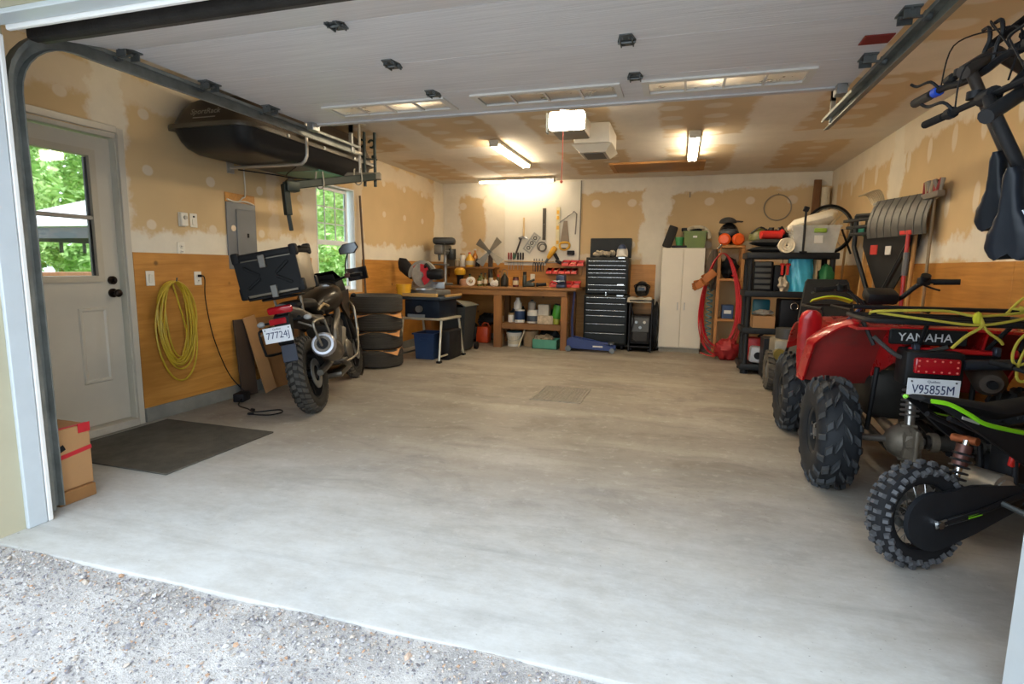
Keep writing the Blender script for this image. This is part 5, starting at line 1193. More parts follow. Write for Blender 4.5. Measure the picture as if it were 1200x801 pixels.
# ================================================================ RIGHT BACK CORNER
rackw = wood('rack_wood', '#a06a30', '#bd8444', axis=2)
T = thing('wooden_rack', 'narrow open rack of pale timber studs behind the red hose', 'rack', (.70, 8.68, 0))
for x, y in ((-.155, -.16), (.155, -.16), (-.155, .16), (.155, .16)): MB().box((x, y, .79), (.045, .07, 1.58), b=.004).build('post', rackw, T)
for z in (.10, .55, 1.13, 1.60): MB().box((0, 0, z), (.36, .40, .035), b=.004).build('shelf', wood('rack_shelf', '#a06a30', '#bd8444', axis=0), T)
MB().box((-.17, 0, .8), (.01, .30, 1.4)).build('side_board', M('board_grey', '#6d6252', .7), T)
T = thing('ear_muffs', 'pair of bright orange ear muffs on top of the wooden rack', 'ear muffs', (.69, 8.54, 1.619)); om = M('muff_orange', '#e0591a', .4)
for x in (-.09, .09): MB().lathe([(.06, -.05), (.082, -.03), (.085, .02), (.06, .05)], (x, 0, .085), (.25*(1 if x > 0 else -1), -1, 0), 18).build('ear_cup', om, T)
MB().tube(curve([(-.12, .03, .10), (-.08, .05, .19), (0, .05, .21), (.08, .05, .19), (.12, .03, .10)], 5), .010, 6).build('headband', blk, T)
T = thing('motorbike_helmet', 'black helmet with a grey visor standing behind the orange ear muffs', 'helmet', (.66, 8.72, 1.62)); MB().sph((0, 0, .17), (.14, .15, .16), 18, None, -.95, 1).build('shell', M('helmet_black'), T); MB().sph((0, -.02, .18), (.142, .15, .09), 16, None, -.5, .6).build('visor', M('visor_grey', '#3c4044', .2), T)
T = thing('baseball_hat', 'dark grey peaked cap lying on the black helmet', 'cap', (.64, 8.70, 1.952)); MB().sph((0, 0, 0), (.12, .12, .075), 14, None, -.1, 1).build('crown', M('cap_grey', '#3b3936', .8), T); MB().box((.14, -.03, .01), (.12, .14, .012), (0, .1, 0), b=.005).build('peak', M('cap_grey'), T)
T = thing('blue_boxes', 'small dark blue box on the middle shelf of the wooden rack', 'box', (.70, 8.62, .5675)); MB().box((0, 0, .10), (.16, .18, .20), b=.006).build('carton', bluep, T); MB().box((0, -.092, .10), (.10, .003, .05)).build('label', paintw, T)
solo('black_bag', MB().lump((0, 0, .15), (.12, .13, .14), 6, .4), M('tarp_black'), 'black bag on the upper shelf of the wooden rack', 'bag', (.70, 8.66, 1.148))
solo('red_bag', MB().lump((0, 0, .15), (.16, .12, .155), 7, .35, 2.6, 28), M('red_cloth', '#8f1618', .6, var=.2, bump=.3), 'red bag on the floor in front of the wooden rack', 'bag', (.71, 8.30, 0))
# red air hose on the corner
T = thing('red_hose', 'thick red hose coiled and hung on the left post of the wooden rack', 'hose', (.53, 8.42, 1.50)); rm_ = M('hose_red', '#b4232a', .4)
rh = random.Random(9)
for k in range(6):
    w = .215+.012*k; hgt = .66+.012*k+rh.uniform(-.03, .03); pts = []
    for i in range(16):
        q = 2*PI*i/16; pts.append((.05+w*math.sin(q)*(1-.25*math.cos(q)), -.02-.018*k+.01*math.sin(3*q), -hgt*(1-math.cos(q))*1.0))
    MB().tube(curve(pts, 3, True), .0085, 6, closed=True).build('hose_loop', rm_, T)
MB().tube(curve([(.18, -.06, -.3), (.30, -.03, -.45), (.31, -.02, -1.0), (.20, -.05, -1.35), (0, -.07, -1.46), (-.18, -.06, -1.42)], 6), .0085, 6).build('hose_end', rm_, T)
MB().cyl((0, -.02, .02), (0, -.14, .03), .012, n=8).build('hanger', steel_dark, T); MB().cyl((-.02, -.1, .07), (.02, -.13, .12), .016, n=10).build('coupling', chrome, T)
T = thing('teal_hose', 'teal coiled air line hanging between the cupboard and the wooden rack', 'hose', (.45, 8.62, 1.06))
MB().tube([(.04*math.cos(a), .04*math.sin(a), -.013*a) for a in [i*.45 for i in range(146)]], .008, 5).build('coil', M('hose_teal', '#2c7f8c', .35), T); MB().cyl((0, .0, .02), (.06, .0, .06), .006, n=6).build('hook', steel_dark, T)
T = thing('leather_gloves', 'tan leather work gloves hooked over the red hose', 'gloves', (.31, 8.33, 1.04)); lg = M('leather_tan', '#a3602a', .65, var=.15, bump=.3)
for a, dx, dz in ((-.5, 0, 0), (-.75, .10, .10)):
    R_ = Euler((0, a, 0)).to_matrix(); m = MB().box(Vector((dx, -.02*dx*10, dz+.04)), (.20, .05, .12), (0, a, 0), b=.022)
    for q in range(4): m.tube([Vector((dx, -.01, dz+.04))+R_@Vector((-.09, 0, -.04+.026*q)), Vector((dx, -.02, dz+.04))+R_@Vector((-.135+.01*abs(q-1), -.01, -.042+.028*q))], .015, 6)
    m.tube([Vector((dx, -.01, dz+.04))+R_@Vector((-.02, 0, .05)), Vector((dx, -.03, dz+.04))+R_@Vector((-.08, -.02, .065))], .015, 6)
    m.build('glove', lg, T)
solo('dark_coat', MB().lump((0, 0, -.14), (.10, .09, .28), 8, .4), M('coat_brown', '#4a4035', .9, bump=.4), 'dark brown bundle hanging behind the leather gloves', 'coat', (.47, 8.60, 1.40))
# ---- black plastic shelving
T = thing('plastic_shelving', 'black plastic shelving unit with five ribbed shelves', 'shelving', (1.27, 7.50, 0)); SHX, SHY = 1.27, 7.50; sp_ = M('shelf_black', '#1e2022', .5, var=.15)
SHZ = (.10, .55, 1.00, 1.46)
for z in SHZ:
    MB().box((0, 0, z), (.98, .50, .035), b=.012).build('shelf', sp_, T)
    MB().box((0, -.245, z-.012), (.99, .03, .075), b=.012).box((0, .245, z-.012), (.99, .03, .075), b=.012).box((-.485, 0, z-.012), (.03, .50, .075), b=.012).box((.485, 0, z-.012), (.03, .50, .075), b=.012).build('shelf_rim', sp_, T)
for sx in (-.44, .44):
    for sy in (-.20, .20):
        MB().lathe([(.045, 0), (.04, .06), (.032, .08), (.032, 1.42), (.04, 1.45)], (sx, sy, 0), (0, 0, 1), 12).build('post', sp_, T)
ST = [z+.018 for z in SHZ]
def ss(name, mb, m, label, cat, x, y, lev, rot=0): return solo(name, mb, m, label, cat, (x, y, ST[lev]), rot)
# top
cush = M('cushion_black', '#26282a', .8, var=.2, bump=.3)
def cushion(w, d, h):
    return MB().sheet(lambda u, v: ((u-.5)*w, (v-.5)*d, h*.5+h*.5*min(1, 3.2*min(u, 1-u))**.5*min(1, 3.2*min(v, 1-v))**.5), 12, 10).sheet(lambda u, v: ((u-.5)*w, (v-.5)*d, h*.5-h*.5*min(1, 3.2*min(u, 1-u))**.5*min(1, 3.2*min(v, 1-v))**.5), 12, 10)
ss('black_cushion', cushion(.46, .36, .085), cush, 'lower of two flat black cushions on the left of the shelving top', 'cushion', 1.03, 7.46, 3)
solo('black_cushion', cushion(.44, .34, .085), cush, 'upper of two flat black cushions on the shelving top', 'cushion', (1.04, 7.47, ST[3]+.086), .05)
solo('red_bundle', MB().tube([(-.12, 0, .05), (.12, .02, .055)], .05, 10).cyl((.08, .0, .05), (.14, .02, .09), .035, n=10), M('bundle_red', '#c2241f', .5, bump=.2), 'bright red rolled bundle on the black cushions', 'bundle', (1.05, 7.44, ST[3]+.172), .15)
mb = MB()
for k in range(6): mb.lump((-.10+.04*k, .02*math.sin(3*k), .06+.03*math.sin(2*k)), (.05, .07, .06), k, .6)
solo('black_straps', mb, blk, 'tangle of black straps right of the red bundle', 'straps', (1.12, 7.60, ST[3]+.172))
T = thing('bicycle_helmet', 'olive and black bicycle helmet behind the red bundle', 'helmet', (.95, 7.66, ST[3]+.16)); MB().sph((0, 0, .04), (.13, .10, .12), 16, None, -.3, 1).build('shell', M('helmet_olive', '#5b5a2a', .4), T)
for k in range(4): MB().tube(curve([(-.11, -.06+.04*k, .09), (0, -.07+.045*k, .165), (.11, -.06+.04*k, .09)], 4), .010, 6).build('rib', blk, T)
T = thing('rolled_fleece', 'roll of cream fleece lying end on beside the clear bin', 'roll', (1.20, 7.26, ST[3]+.089)); flc = M('fleece_cream', '#e8dcc0', .95, bump=.5)
sp2 = [(.012+.0095*a)*1.0 for a in [i*.28 for i in range(26)]]
mb = MB()
for (r0, r1) in ((.012, .03), (.034, .056), (.06, .088)): mb.rev([(r0, -.02), (r1, -.03), (r1+.002, .0), (r1, .24), (r0, .24)], (0, 0, 0), (0, 1, 0), 20)
mb.build('roll', flc, T)
T = thing('clear_bin', 'clear plastic storage bin with a lime latch on the shelving top', 'storage bin', (1.50, 7.44, ST[3])); cl = M('bin_clear', '#dfe0da', .25, alpha=.38)
mb = MB()
for z0, w0, d0, z1, w1, d1 in ((0, .21, .17, .30, .25, .20),):
    def rc(w, d, z): return [Vector((sx*w, sy*d, z)) for sx, sy in ((-1, -1), (1, -1), (1, 1), (-1, 1))]
    mb.loft([rc(w0, d0, z0), rc(w1, d1, z1), rc(w1+.012, d1+.012, z1), rc(w1+.012, d1+.012, z1+.02), rc(w1-.004, d1-.004, z1+.02), rc(w0-.004, d0-.004, .004)])
mb.build('tub', cl, T); MB().box((.04, -.205, .26), (.13, .03, .05), b=.01).build('latch', M('latch_lime', '#8fae3a', .4), T); MB().box((.03, -.195, .16), (.09, .004, .09), (-.12, 0, 0)).build('label', paintw, T)
solo('white_pillow', MB().loft([[Vector((x, w*math.cos(a), z+h*math.sin(a))) for a in [2*PI*i/14 for i in range(14)]] for x, w, z, h in ((-.26, .05, .10, .03), (-.20, .13, .13, .07), (0, .15, .18, .085), (.18, .14, .23, .085), (.25, .06, .26, .04))]), M('pillow_white', '#ddd3bd', .9, bump=.3), 'white pillow stuffed into the top of the clear bin', 'pillow', (1.49, 7.44, ST[3]+.20))
solo('bin_blanket', MB().box((0, 0, .10), (.36, .28, .19), b=.05), M('blanket_grey', '#b9b3a8', .9, bump=.4), 'pale blanket folded inside the clear bin', 'blanket', (1.50, 7.44, ST[3]+.006))
T = thing('camera_stand', 'small black clamp stand upright in front of the pillow', 'stand', (1.37, 7.215, ST[3])); MB().cyl((0, 0, 0), (.0, 0, .48), .013, n=8).build('stem', blk, T); MB().box((0, 0, .50), (.06, .04, .06), (0, .3, 0), b=.008).build('clamp_head', blk, T); MB().box((0, 0, .01), (.08, .06, .02), b=.005).build('foot', blk, T)
T = thing('bicycle_wheel', 'black bicycle wheel standing behind the clear bin', 'wheel', (1.73, 7.70, ST[3]+.30), (0, 0, .25))
MB().torus((0, 0, 0), .285, .016, (0, 1, 0), 40, 8).build('tyre', black_rubber, T); MB().torus((0, 0, 0), .262, .010, (0, 1, 0), 36, 6).build('rim', steel_dark, T); MB().cyl((0, -.04, 0), (0, .04, 0), .02, n=12).build('hub', steel_dark, T)
for k in range(14): a = 2*PI*k/14; MB().cyl((.02*math.cos(a+.5), .02*(-1)**k, .02*math.sin(a+.5)), (.258*math.cos(a), 0, .258*math.sin(a)), .0025, n=4).build('spoke', steel, T)
for x in (-.05, .26): MB().cyl((x*.3+.05, -.05, 0), (x, -.05, -.295), .012, n=8).build('stand_leg', blk, T)
# level 3 (upper)
T = thing('tool_box', 'grey and black upright tool box at the left of the upper shelf', 'tool box', (.98, 7.50, ST[2])); MB().box((0, 0, .18), (.22, .32, .36), b=.015).build('body', blk, T)
for k in range(5): MB().box((-.005, -.163, .05+.07*k), (.18, .008, .045), b=.003).build('drawer', M('drawer_smoke', '#4b4940', .35), T)
solo('dark_case', MB().box((0, 0, .16), (.13, .30, .32), b=.02), blk, 'plain black case on the upper shelf right of the grey tool box', 'case', (1.17, 7.54, ST[2]))
T = thing('blue_bag', 'crinkled light blue plastic bag on the upper shelf', 'bag', (1.39, 7.40, ST[2])); rb = random.Random(4)
bb = M('bag_blue', '#46b4d2', .3, var=.15, bump=.3)
MB().sheet(lambda u, v: ((.145-.02*v)*math.cos(2*PI*u)*(1+.2*math.sin(11*u*6.28+5*v)*.5), (.10-.03*v)*math.sin(2*PI*u)*(1+.15*math.sin(9*u*6.28+7*v)*.5), .41*v), 40, 10).build('sack', bb, T, 60)
solo('rag_heap', MB().lump((0, 0, .09), (.06, .07, .10), 9, .5), M('rag_beige', '#b8a890', .9, bump=.5), 'pale rag left of the light blue bag', 'rag', (1.205, 7.31, ST[2]))
for k, x in enumerate((1.18, 1.24)):
    T = thing('red_clamp', 'orange red clamp hanging at the back of the upper shelf, %s' % ('left', 'right')[k], 'clamp', (x, 7.30, ST[2]+.27), 0, 'orange clamps'); MB().box((0, 0, 0), (.03, .03, .14), b=.008).box((0, 0, .055), (.055, .03, .03), b=.008).build('body', redp, T); MB().cyl((0, 0, .0), (0, 0, .125), .004, n=6).build('cord', blk, T)
solo('grey_board', MB().box((0, 0, .19), (.02, .30, .38)), M('board_tan', '#9a8768', .7), 'tan board standing right of the light blue bag', 'board', (1.545, 7.42, ST[2]))
solo('dark_helmet', MB().lump((0, 0, .13), (.10, .13, .13), 13, .3), blk, 'round black bundle at the right end of the upper shelf', 'bundle', (1.655, 7.56, ST[2]))
# level 2
ss('brown_box', MB().box((0, 0, .075), (.25, .26, .15), b=.004), card, 'small brown cardboard box at the left of the second shelf', 'box', 1.02, 7.42, 1)
solo('crumpled_paper', MB().lump((0, 0, .035), (.11, .10, .035), 10, .5), M('paper_grey', '#a59f92', .9, bump=.6), 'crumpled paper on the small brown box', 'paper', (1.02, 7.42, ST[1]+.152))
solo('teal_case', MB().box((0, 0, .17), (.20, .10, .34), b=.02), M('case_teal', '#1f6670', .4), 'teal case standing behind the small brown box', 'case', (1.02, 7.63, ST[1]))
T = thing('black_crate', 'large black box with a silver latch on the second shelf', 'box', (1.34, 7.46, ST[1])); MB().box((0, 0, .18), (.30, .34, .36), b=.02).build('body', blk, T)
MB().tube(curve([(-.035, -.178, .30), (-.03, -.185, .25), (.03, -.185, .25), (.035, -.178, .30), (0, -.182, .32)], 4, True), .006, 6, closed=True).build('latch', chrome, T)
# level 1 (bottom)
T = thing('angle_grinder', 'white and black cordless tool case on the lowest shelf', 'tool case', (1.04, 7.38, ST[0])); MB().box((0, 0, .11), (.30, .16, .20), (0, .08, 0), b=.03).build('body', M('case_white', '#b9bcc0', .4), T); MB().cyl((-.06, -.085, .11), (-.06, -.095, .11), .045, n=18).build('dial', blk, T); MB().box((.05, -.085, .09), (.09, .01, .05), b=.006).build('grip', blk, T)
T = thing('red_gas_can', 'red fuel can on the lowest shelf behind the white tool case', 'fuel can', (.98, 7.60, ST[0])); MB().box((0, 0, .16), (.20, .18, .30), b=.03).build('body', redp, T); MB().cyl((.03, 0, .31), (.09, -.02, .37), .018, n=10).build('spout', blk, T)
T = thing('work_boots', 'pair of grey boots on the lowest shelf at the right', 'boots', (1.46, 7.36, ST[0])); bo = M('boot_grey', '#6d675b', .7, bump=.3)
for x in (-.07, .07): MB().loft([[Vector((x+w*math.cos(a), y+l*math.sin(a), z)) for a in [2*PI*i/12 for i in range(12)]] for w, l, y, z in ((.05, .14, -.03, 0), (.052, .14, -.03, .04), (.045, .10, .01, .10), (.045, .06, .04, .16), (.05, .065, .04, .28))]).build('boot', bo, T)
# ---- on and against the back wall
T = thing('wire_hoop', 'thin steel hoop hung from a nail on the back wall', 'hoop', (1.35, YB-.02, 2.20)); MB().torus((0, 0, 0), .185, .008, (0, 1, 0), 40, 6).build('ring', M('hoop_grey', '#8f8878', .5, .3), T); MB().cyl((0, .02, .19), (0, -.025, .20), .005, n=6).build('nail', steel_dark, T)
solo('wall_nail', MB().cyl((0, .02, 0), (0, -.03, .01), .006, n=6).cyl((0, -.025, -.03), (0, -.025, .05), .008, n=6), steel_dark, 'short dark hook on the bare back wall above the white cupboard', 'hook', (.10, YB-.02, 2.40))
solo('brown_plank', MB().box((0, 0, 1.29), (.10, .03, 2.58), b=.004), wood('plank_brown', '#6a4322', '#835a30', axis=2), 'brown plank standing upright in the back right corner', 'plank', (1.79, 9.04, .0), (-.03, .025, 0))
solo('paper_roll', MB().cyl((0, 0, 0), (0, 0, 2.46), .055, n=16).cyl((0, 0, 2.46), (0, 0, 2.463), .03, n=12), M('roll_cream', '#cbbfa6', .8), 'tall cream roll standing in the back right corner', 'roll', (1.955, 9.06, 0))
solo('orange_rake', MB().cyl((0, 0, 0), (0, -.0, 1.9), .014, n=8), wood('rake_handle', '#b58a52', '#caa06a', axis=2), 'pale wooden handle leaning behind the black shelving', 'handle', (1.93, 7.92, 0), (.05, .02, 0))
# ================================================================ SHOVELS ON THE RIGHT WALL
def pan(mb, A, B, prof, th):   # blade swept between two edge points A and B (3D), prof: (outward, up)
    A, B = Vector(A), Vector(B); d = (B-A); n = Vector((-d.y, d.x, 0)).normalized()
    if n.x > 0: n = -n
    rows = 14
    return mb.sheet(lambda u, v: A.lerp(B, u)+n*_pl(prof, v, 0)+Vector((0, 0, _pl(prof, v, 1))), rows, 10, th)
def _pl(prof, v, i):
    k = v*(len(prof)-1); a = min(int(k), len(prof)-2); t_ = k-a
    return prof[a][i]*(1-t_)+prof[a+1][i]*t_
T = thing('snow_pusher', 'snow pusher with a silver ribbed blade up and a red handle on the right wall', 'snow shovel', (1.90, 5.72, 1.68))
silver = M('blade_silver', '#53524e', .5, .3, var=.15)
A, B = (-.17, .36, 0), (.08, -.27, .01); prof = [(.04, -.10), (.055, -.02), (.048, .07), (.022, .16), (-.03, .25)]
pan(MB(), A, B, prof, .006).build('blade', silver, T)
for k in range(8):
    p = Vector(A).lerp(Vector(B), (k+.5)/8); n = Vector((-.93, -.37, 0))
    MB().tube([p+n*(q[0]+.002)+Vector((0, 0, q[1])) for q in prof], .0032, 6).build('rib', silver, T)
MB().box((-.02, -.08, -.06), (.05, .14, .06), (0, 0, .38), b=.008).build('bracket', redp, T)
MB().tube([(-.02, -.10, 0), (-.03, -.12, -.30), (-.03, -.14, -1.1)], .016, 8).build('handle', M('handle_red', '#b02520', .4), T)
MB().tube([(-.025, -.117, -.24), (-.028, -.122, -.44)], .024, 8).build('grip', greyp, T)
MB().box((.05, -.02, .12), (.16, .05, .02)).build('wall_hook', steel_dark, T)
T = thing('sleigh_shovel', 'large black sleigh shovel hung nose down on the right wall', 'snow shovel', (1.84, 6.15, 1.50)); scm = M('scoop_black', '#232425', .45, var=.2)
O = [(-.13, .24, .32), (.14, -.42, .30), (.12, -.40, .02), (.03, -.16, -.42), (-.04, .02, -.42), (-.13, .25, .02)]
nrm = Vector((-.92, -.37, 0))
MB().prism([Vector(p)+Vector((.06, .02, 0)) for p in O], nrm*.012).build('pan', scm, T)
for i in range(len(O)):
    a, b = Vector(O[i]), Vector(O[(i+1) % len(O)])
    if i == 3: continue
    MB().tube([a+nrm*.04, b+nrm*.04], .022, 6).build('rim', scm, T)
for k in range(3): MB().box(Vector((-.10+.02*k, .22-.04*k, .28-.07*k))+nrm*.06, (.05, .40, .03), (0, 0, .38), b=.006).build('rib', scm, T)
MB().box(Vector((-.01, .02, -.02))+nrm*.05, (.008, .09, .09), (0, 0, .38), b=.002).build('sticker', M('sticker_scarlet', '#b3251c', .5), T); MB().box(Vector((.06, -.14, -.03))+nrm*.05, (.008, .07, .08), (0, 0, .38), b=.002).build('tag', paintw, T)
MB().box((.13, 0, .22), (.14, .05, .03)).build('wall_hook', steel_dark, T)
T = thing('leaf_rake', 'wire fan rake with pale curved tines above the black sleigh shovel', 'rake', (1.90, 6.50, 1.86))
for k in range(9): MB().tube(curve([(0, -.10+.02*k, 0), (-.02, -.16+.045*k, .12), (-.07, -.18+.05*k, .20), (-.14, -.18+.05*k, .19)], 4), .007, 6).build('tine', M('tine_pale', '#b8a98a', .5), T)
MB().cyl((0, 0, 0), (.03, .02, -1.84), .013, n=8).build('handle', wood('rake_handle'), T); MB().box((-.01, 0, .10), (.02, .30, .02)).build('cross_bar', steel, T)
T = thing('push_broom', 'broom with mixed coloured bristles upturned behind the silver pusher', 'broom', (1.965, 5.46, 1.90))
MB().box((0, 0, 0), (.06, .34, .05), b=.01).build('block', M('block_grey', '#6d655b', .6), T)
for k in range(12): MB().tube([(rnd.uniform(-.02, .02), -.15+.027*k, .02), (rnd.uniform(-.04, .03), -.16+.029*k, .12)], [.012, .016], 6).build('bristle', (M('bristle_grey', '#8f8a80', .9), M('bristle_red', '#8d3a3a', .9), M('bristle_tan', '#a3957a', .9))[k % 3], T)
MB().cyl((.02, .0, 0), (.03, .03, -1.89), .013, n=8).build('handle', wood('broom_handle', '#7d6a50', '#988362', axis=2), T)
for k, (x, y, lab) in enumerate(((1.95, 5.86, 'left'), (1.955, 5.74, 'right'))):
    solo('wooden_rod', MB().cyl((0, 0, 0), (.02, 0, 1.66), .018, n=8), wood('handle_blond', '#a87b42', '#c4985c', axis=2), '%s of two wooden tool handles standing behind the red handle' % lab, 'handle', (x, y, 0), 0, 'wooden handles')
solo('timber_stick', MB().box((0, 0, .8), (.05, .03, 1.6), b=.004), wood('handle_blond'), 'pale timber stick leaning left of the black sleigh shovel', 'stick', (1.86, 6.86, 0), (.03, .03, 0))
solo('green_cloth', MB().lump((0, 0, 0), (.06, .16, .06), 11, .5), M('cloth_teal', '#176a5c', .7, bump=.3), 'teal cloth hung on the wall left of the sleigh shovel', 'cloth', (1.94, 7.02, 1.72))
solo('green_bottle_bag', MB().lump((0, 0, .17), (.08, .08, .17), 12, .3), M('bag_green', '#1f6a3c', .6), 'dark green bag at the right end of the upper shelf', 'bag', (1.66, 7.31, ST[2]))
# ================================================================ SNOW BLOWER behind the ATV
T = thing('snow_blower', 'black snow blower with lugged wheels and a grey engine behind the quad bike', 'snow blower', (1.27, 6.38, 0))
def lug_wheel(par, c, R, w, rr, n, m, name='tyre', axis=(1, 0, 0)):
    c = Vector(c)
    t_ = MB().rev([(rr, -w*.4), (R*.8, -w*.5), (R*.95, -w*.42), (R, -w*.2), (R, w*.2), (R*.95, w*.42), (R*.8, w*.5), (rr, w*.4)], c, axis, 32).build(name, m, par)
    lm = MB()
    for k in range(n):
        a = 2*PI*k/n
        for s in (-1, 1):
            aa = a+(PI/n if s > 0 else 0); u = Vector((0, math.cos(aa), math.sin(aa))); tdir = Vector((0, -math.sin(aa), math.cos(aa)))
            lm.prism([c+u*(R-.01)+Vector((s*w*.02, 0, 0))-tdir*.012+tdir*.02, c+u*(R-.01)+Vector((s*w*.02, 0, 0))+tdir*.035, c+u*(R*.94)+Vector((s*w*.47, 0, 0))+tdir*.015, c+u*(R*.94)+Vector((s*w*.47, 0, 0))-tdir*.012], u*.022)
    b = lm.build('lugs', m, t_, 0); b['kind'] = 'stuff'
    return t_
lug_wheel(T, (-.26, .05, .205), .205, .13, .10, 20, M('tyre_dusty', '#4a453d', .85, var=.25)); lug_wheel(T, (.26, .05, .205), .205, .13, .10, 20, M('tyre_dusty'))
for s in (-1, 1): MB().lathe([(.02, .06), (.10, .04), (.10, -.03), (.03, -.04)], (s*.26, .05, .205), (s, 0, 0), 18).build('rim', greyp, T)
eg = M('engine_pale', '#8d8676', .5, .4, var=.2)
MB().box((-.10, .12, .42), (.34, .36, .26), b=.03).build('engine', eg, T); MB().cyl((-.12, .1, .55), (-.12, .1, .66), .12, n=18).build('recoil_cover', M('recoil_dark', '#3c3b38', .5), T); MB().cyl((-.22, -.08, .40), (-.22, -.14, .40), .06, n=14).build('air_filter', M('brass_dull', '#8a7a3a', .4, .5), T)
MB().box((0, .05, .26), (.34, .50, .16), b=.02).build('chassis', blk, T)
MB().prism([(-.30, .42, .05), (.30, .42, .05), (.30, .42, .50), (-.30, .42, .50)], (0, .30, 0)).build('auger_housing', M('housing_black', '#252628', .4), T)
for s in (-1, 1): MB().tube([(s*.20, -.10, .30), (.13+s*.22, -.28, .78), (.13+s*.22, -.36, .86)], .014, 8).build('handle_bar', blk, T)
MB().loft([[Vector((.15+sx*w, y+sy*.03, z)) for sx, sy in ((-1, -1), (1, -1), (1, 1), (-1, 1))] for w, y, z in ((.25, -.26, .80), (.19, -.16, 1.16), (.17, -.15, 1.19))]).build('dash_panel', M('dash_black', '#2b2c2c', .4), T)
MB().tube([(-.11, -.30, .79), (.41, -.30, .79)], .014, 8).build('cross_bar', greyp, T)
# ================================================================ QUAD BIKE
Q = thing('quad_bike', 'red quad bike seen from behind with a black rear rack', 'quad bike', (1.38, 3.62, 0))
qr = M('quad_red', '#b3171c', .28, var=.08, coat=.3, dirt='#7a2a24', scale=4); qtyre = M('quad_tyre', '#24272b', .6, var=.25, scale=6, bump=.2); qblk = M('quad_black', '#1a1b1d', .5, var=.2); qdirt = M('quad_inner', '#8a2622', .7, var=.2, dirt='#5b3d36', scale=5)
def quad_wheel(x, y, R, w, rr, n, side):
    c = Vector((x, y, R))
    t_ = MB().rev([(rr, -w*.42), (rr+.03, -w*.5), (R*.80, -w*.52), (R*.92, -w*.45), (R*.975, -w*.3), (R*.985, 0), (R*.975, w*.3), (R*.92, w*.45), (R*.80, w*.52), (rr+.03, w*.5), (rr, w*.42)], c, (1, 0, 0), 44).build('tyre', qtyre, Q)
    lm = MB(); rl = random.Random(int(100*y)+3)
    def P(aa, xo, r_): return c+Vector((xo, 0, 0))+Vector((0, math.cos(aa), math.sin(aa)))*r_
    def rad(q): q = abs(q)/w; return R*(.985-.012*(q/.3) if q < .3 else (.973-.055*((q-.3)/.15)) if q < .45 else .918-.12*((q-.45)/.07))
    da = 2*PI/n
    for k in range(n):
        for s in (-1, 1):
            a0 = k*da+(da/2 if s > 0 else 0)
            # centre bar: slanted lug
            for (x0, x1, o0, o1, wd) in ((.02, .20, .0, .55, .33), (.24, .40, .40, .62, .36), (.40, .53, 1.0, 1.05, .30)):
                xa, xb = s*x0*w, s*x1*w
                pts = [P(a0+(o0)*da, xa, rad(xa)), P(a0+(o0+wd)*da, xa, rad(xa)), P(a0+(o1+wd)*da, xb, rad(xb)), P(a0+o1*da, xb, rad(xb))]
                up = (pts[0]+pts[2])/2-c; up.x *= .35; up = up.normalized()
                vs = [p-up*.008 for p in pts]; mid = sum(pts, Vector())/4; vt = [mid+(p-mid)*.82+up*.026 for p in pts]
                lm.add(vs+vt, [(0, 1, 5, 4), (1, 2, 6, 5), (2, 3, 7, 6), (3, 0, 4, 7), (4, 5, 6, 7)])
    b = lm.build('tread_lugs', M('lug_dusty', '#33373b', .7, var=.35, scale=12), t_, 0); b['kind'] = 'stuff'
    rim = MB().rev([(rr+.008, -w*.42), (rr+.008, w*.42), (rr-.015, w*.36), (rr-.02, 0), (rr-.015, -w*.36)], c, (1, 0, 0), 32).build('rim', M('quad_rim', '#3c3e40', .4, .6), Q)
    MB().lathe([(rr-.01, 0), (rr*.5, .02), (rr*.3, .05), (.02, .055)], c+Vector((side*w*.12, 0, 0)), (side, 0, 0), 20).build('rim_face', M('rim_face', '#74777a', .35, .7), rim)
    for k in range(4):
        a = PI/4+k*PI/2; MB().cyl(c+Vector((side*w*.30, .05*math.cos(a), .05*math.sin(a))), c+Vector((side*w*.40, .05*math.cos(a), .05*math.sin(a))), .010, n=6).build('lug_nut', chrome, rim)
for s in (-1, 1):
    quad_wheel(s*.475, 0, .318, .205, .14, 15, s); quad_wheel(s*.455, 1.22, .305, .20, .14, 16, s)
# axle, differential, shock
MB().cyl((-.38, 0, .305), (.38, 0, .305), .020, n=12).build('axle', M('axle_steel', '#8b8680', .4, .7), Q)
dm = M('diff_grey', '#857c6e', .55, .5, var=.25, dirt='#4f463c')
MB().lathe([(.03, -.10), (.07, -.08), (.10, -.03), (.105, .02), (.08, .06), (.045, .08)], (-.08, 0, .30), (1, 0, 0), 20).box((-.07, -.05, .30), (.10, .13, .15), (.1, 0, 0), b=.025).box((-.07, -.03, .30), (.025, .24, .20), b=.01).cyl((-.07, -.12, .31), (-.07, -.05, .31), .045, n=12).build('differential', dm, Q)
for k in range(8): a = 2*PI*k/8; MB().cyl((-.08-.035, -.03+.09*math.cos(a), .30+.095*math.sin(a)), (-.08+.045, -.03+.09*math.cos(a), .30+.095*math.sin(a)), .012, n=6).build('bolt', dm, Q)
MB().cyl((.02, 0, .305), (.30, 0, .305), .042, n=16).build('axle_tube', M('axle_dark', '#3a3733', .6, .3), Q); MB().cyl((.04, 0, .305), (.08, 0, .305), .055, n=16).build('flange', dm, Q)
MB().tube([(-.10, -.06, .19), (-.12, -.12, .185), (.0, -.12, .185), (.02, -.06, .19)], .010, 6).build('skid_guard', dm, Q)
MB().tube([(-.10, .08, .31), (-.05, .70, .33)], .03, 10).build('drive_shaft', dm, Q)
for s in (-1, 1): MB().tube([(s*.15, 0, .25), (s*.17, .45, .30), (s*.14, .8, .32)], .022, 8).build('swing_arm', qblk, Q)
MB().cyl((-.07, -.02, .36), (-.05, .05, .62), .026, n=12).build('shock_body', M('shock_silver', '#a3a09a', .3, .8), Q)
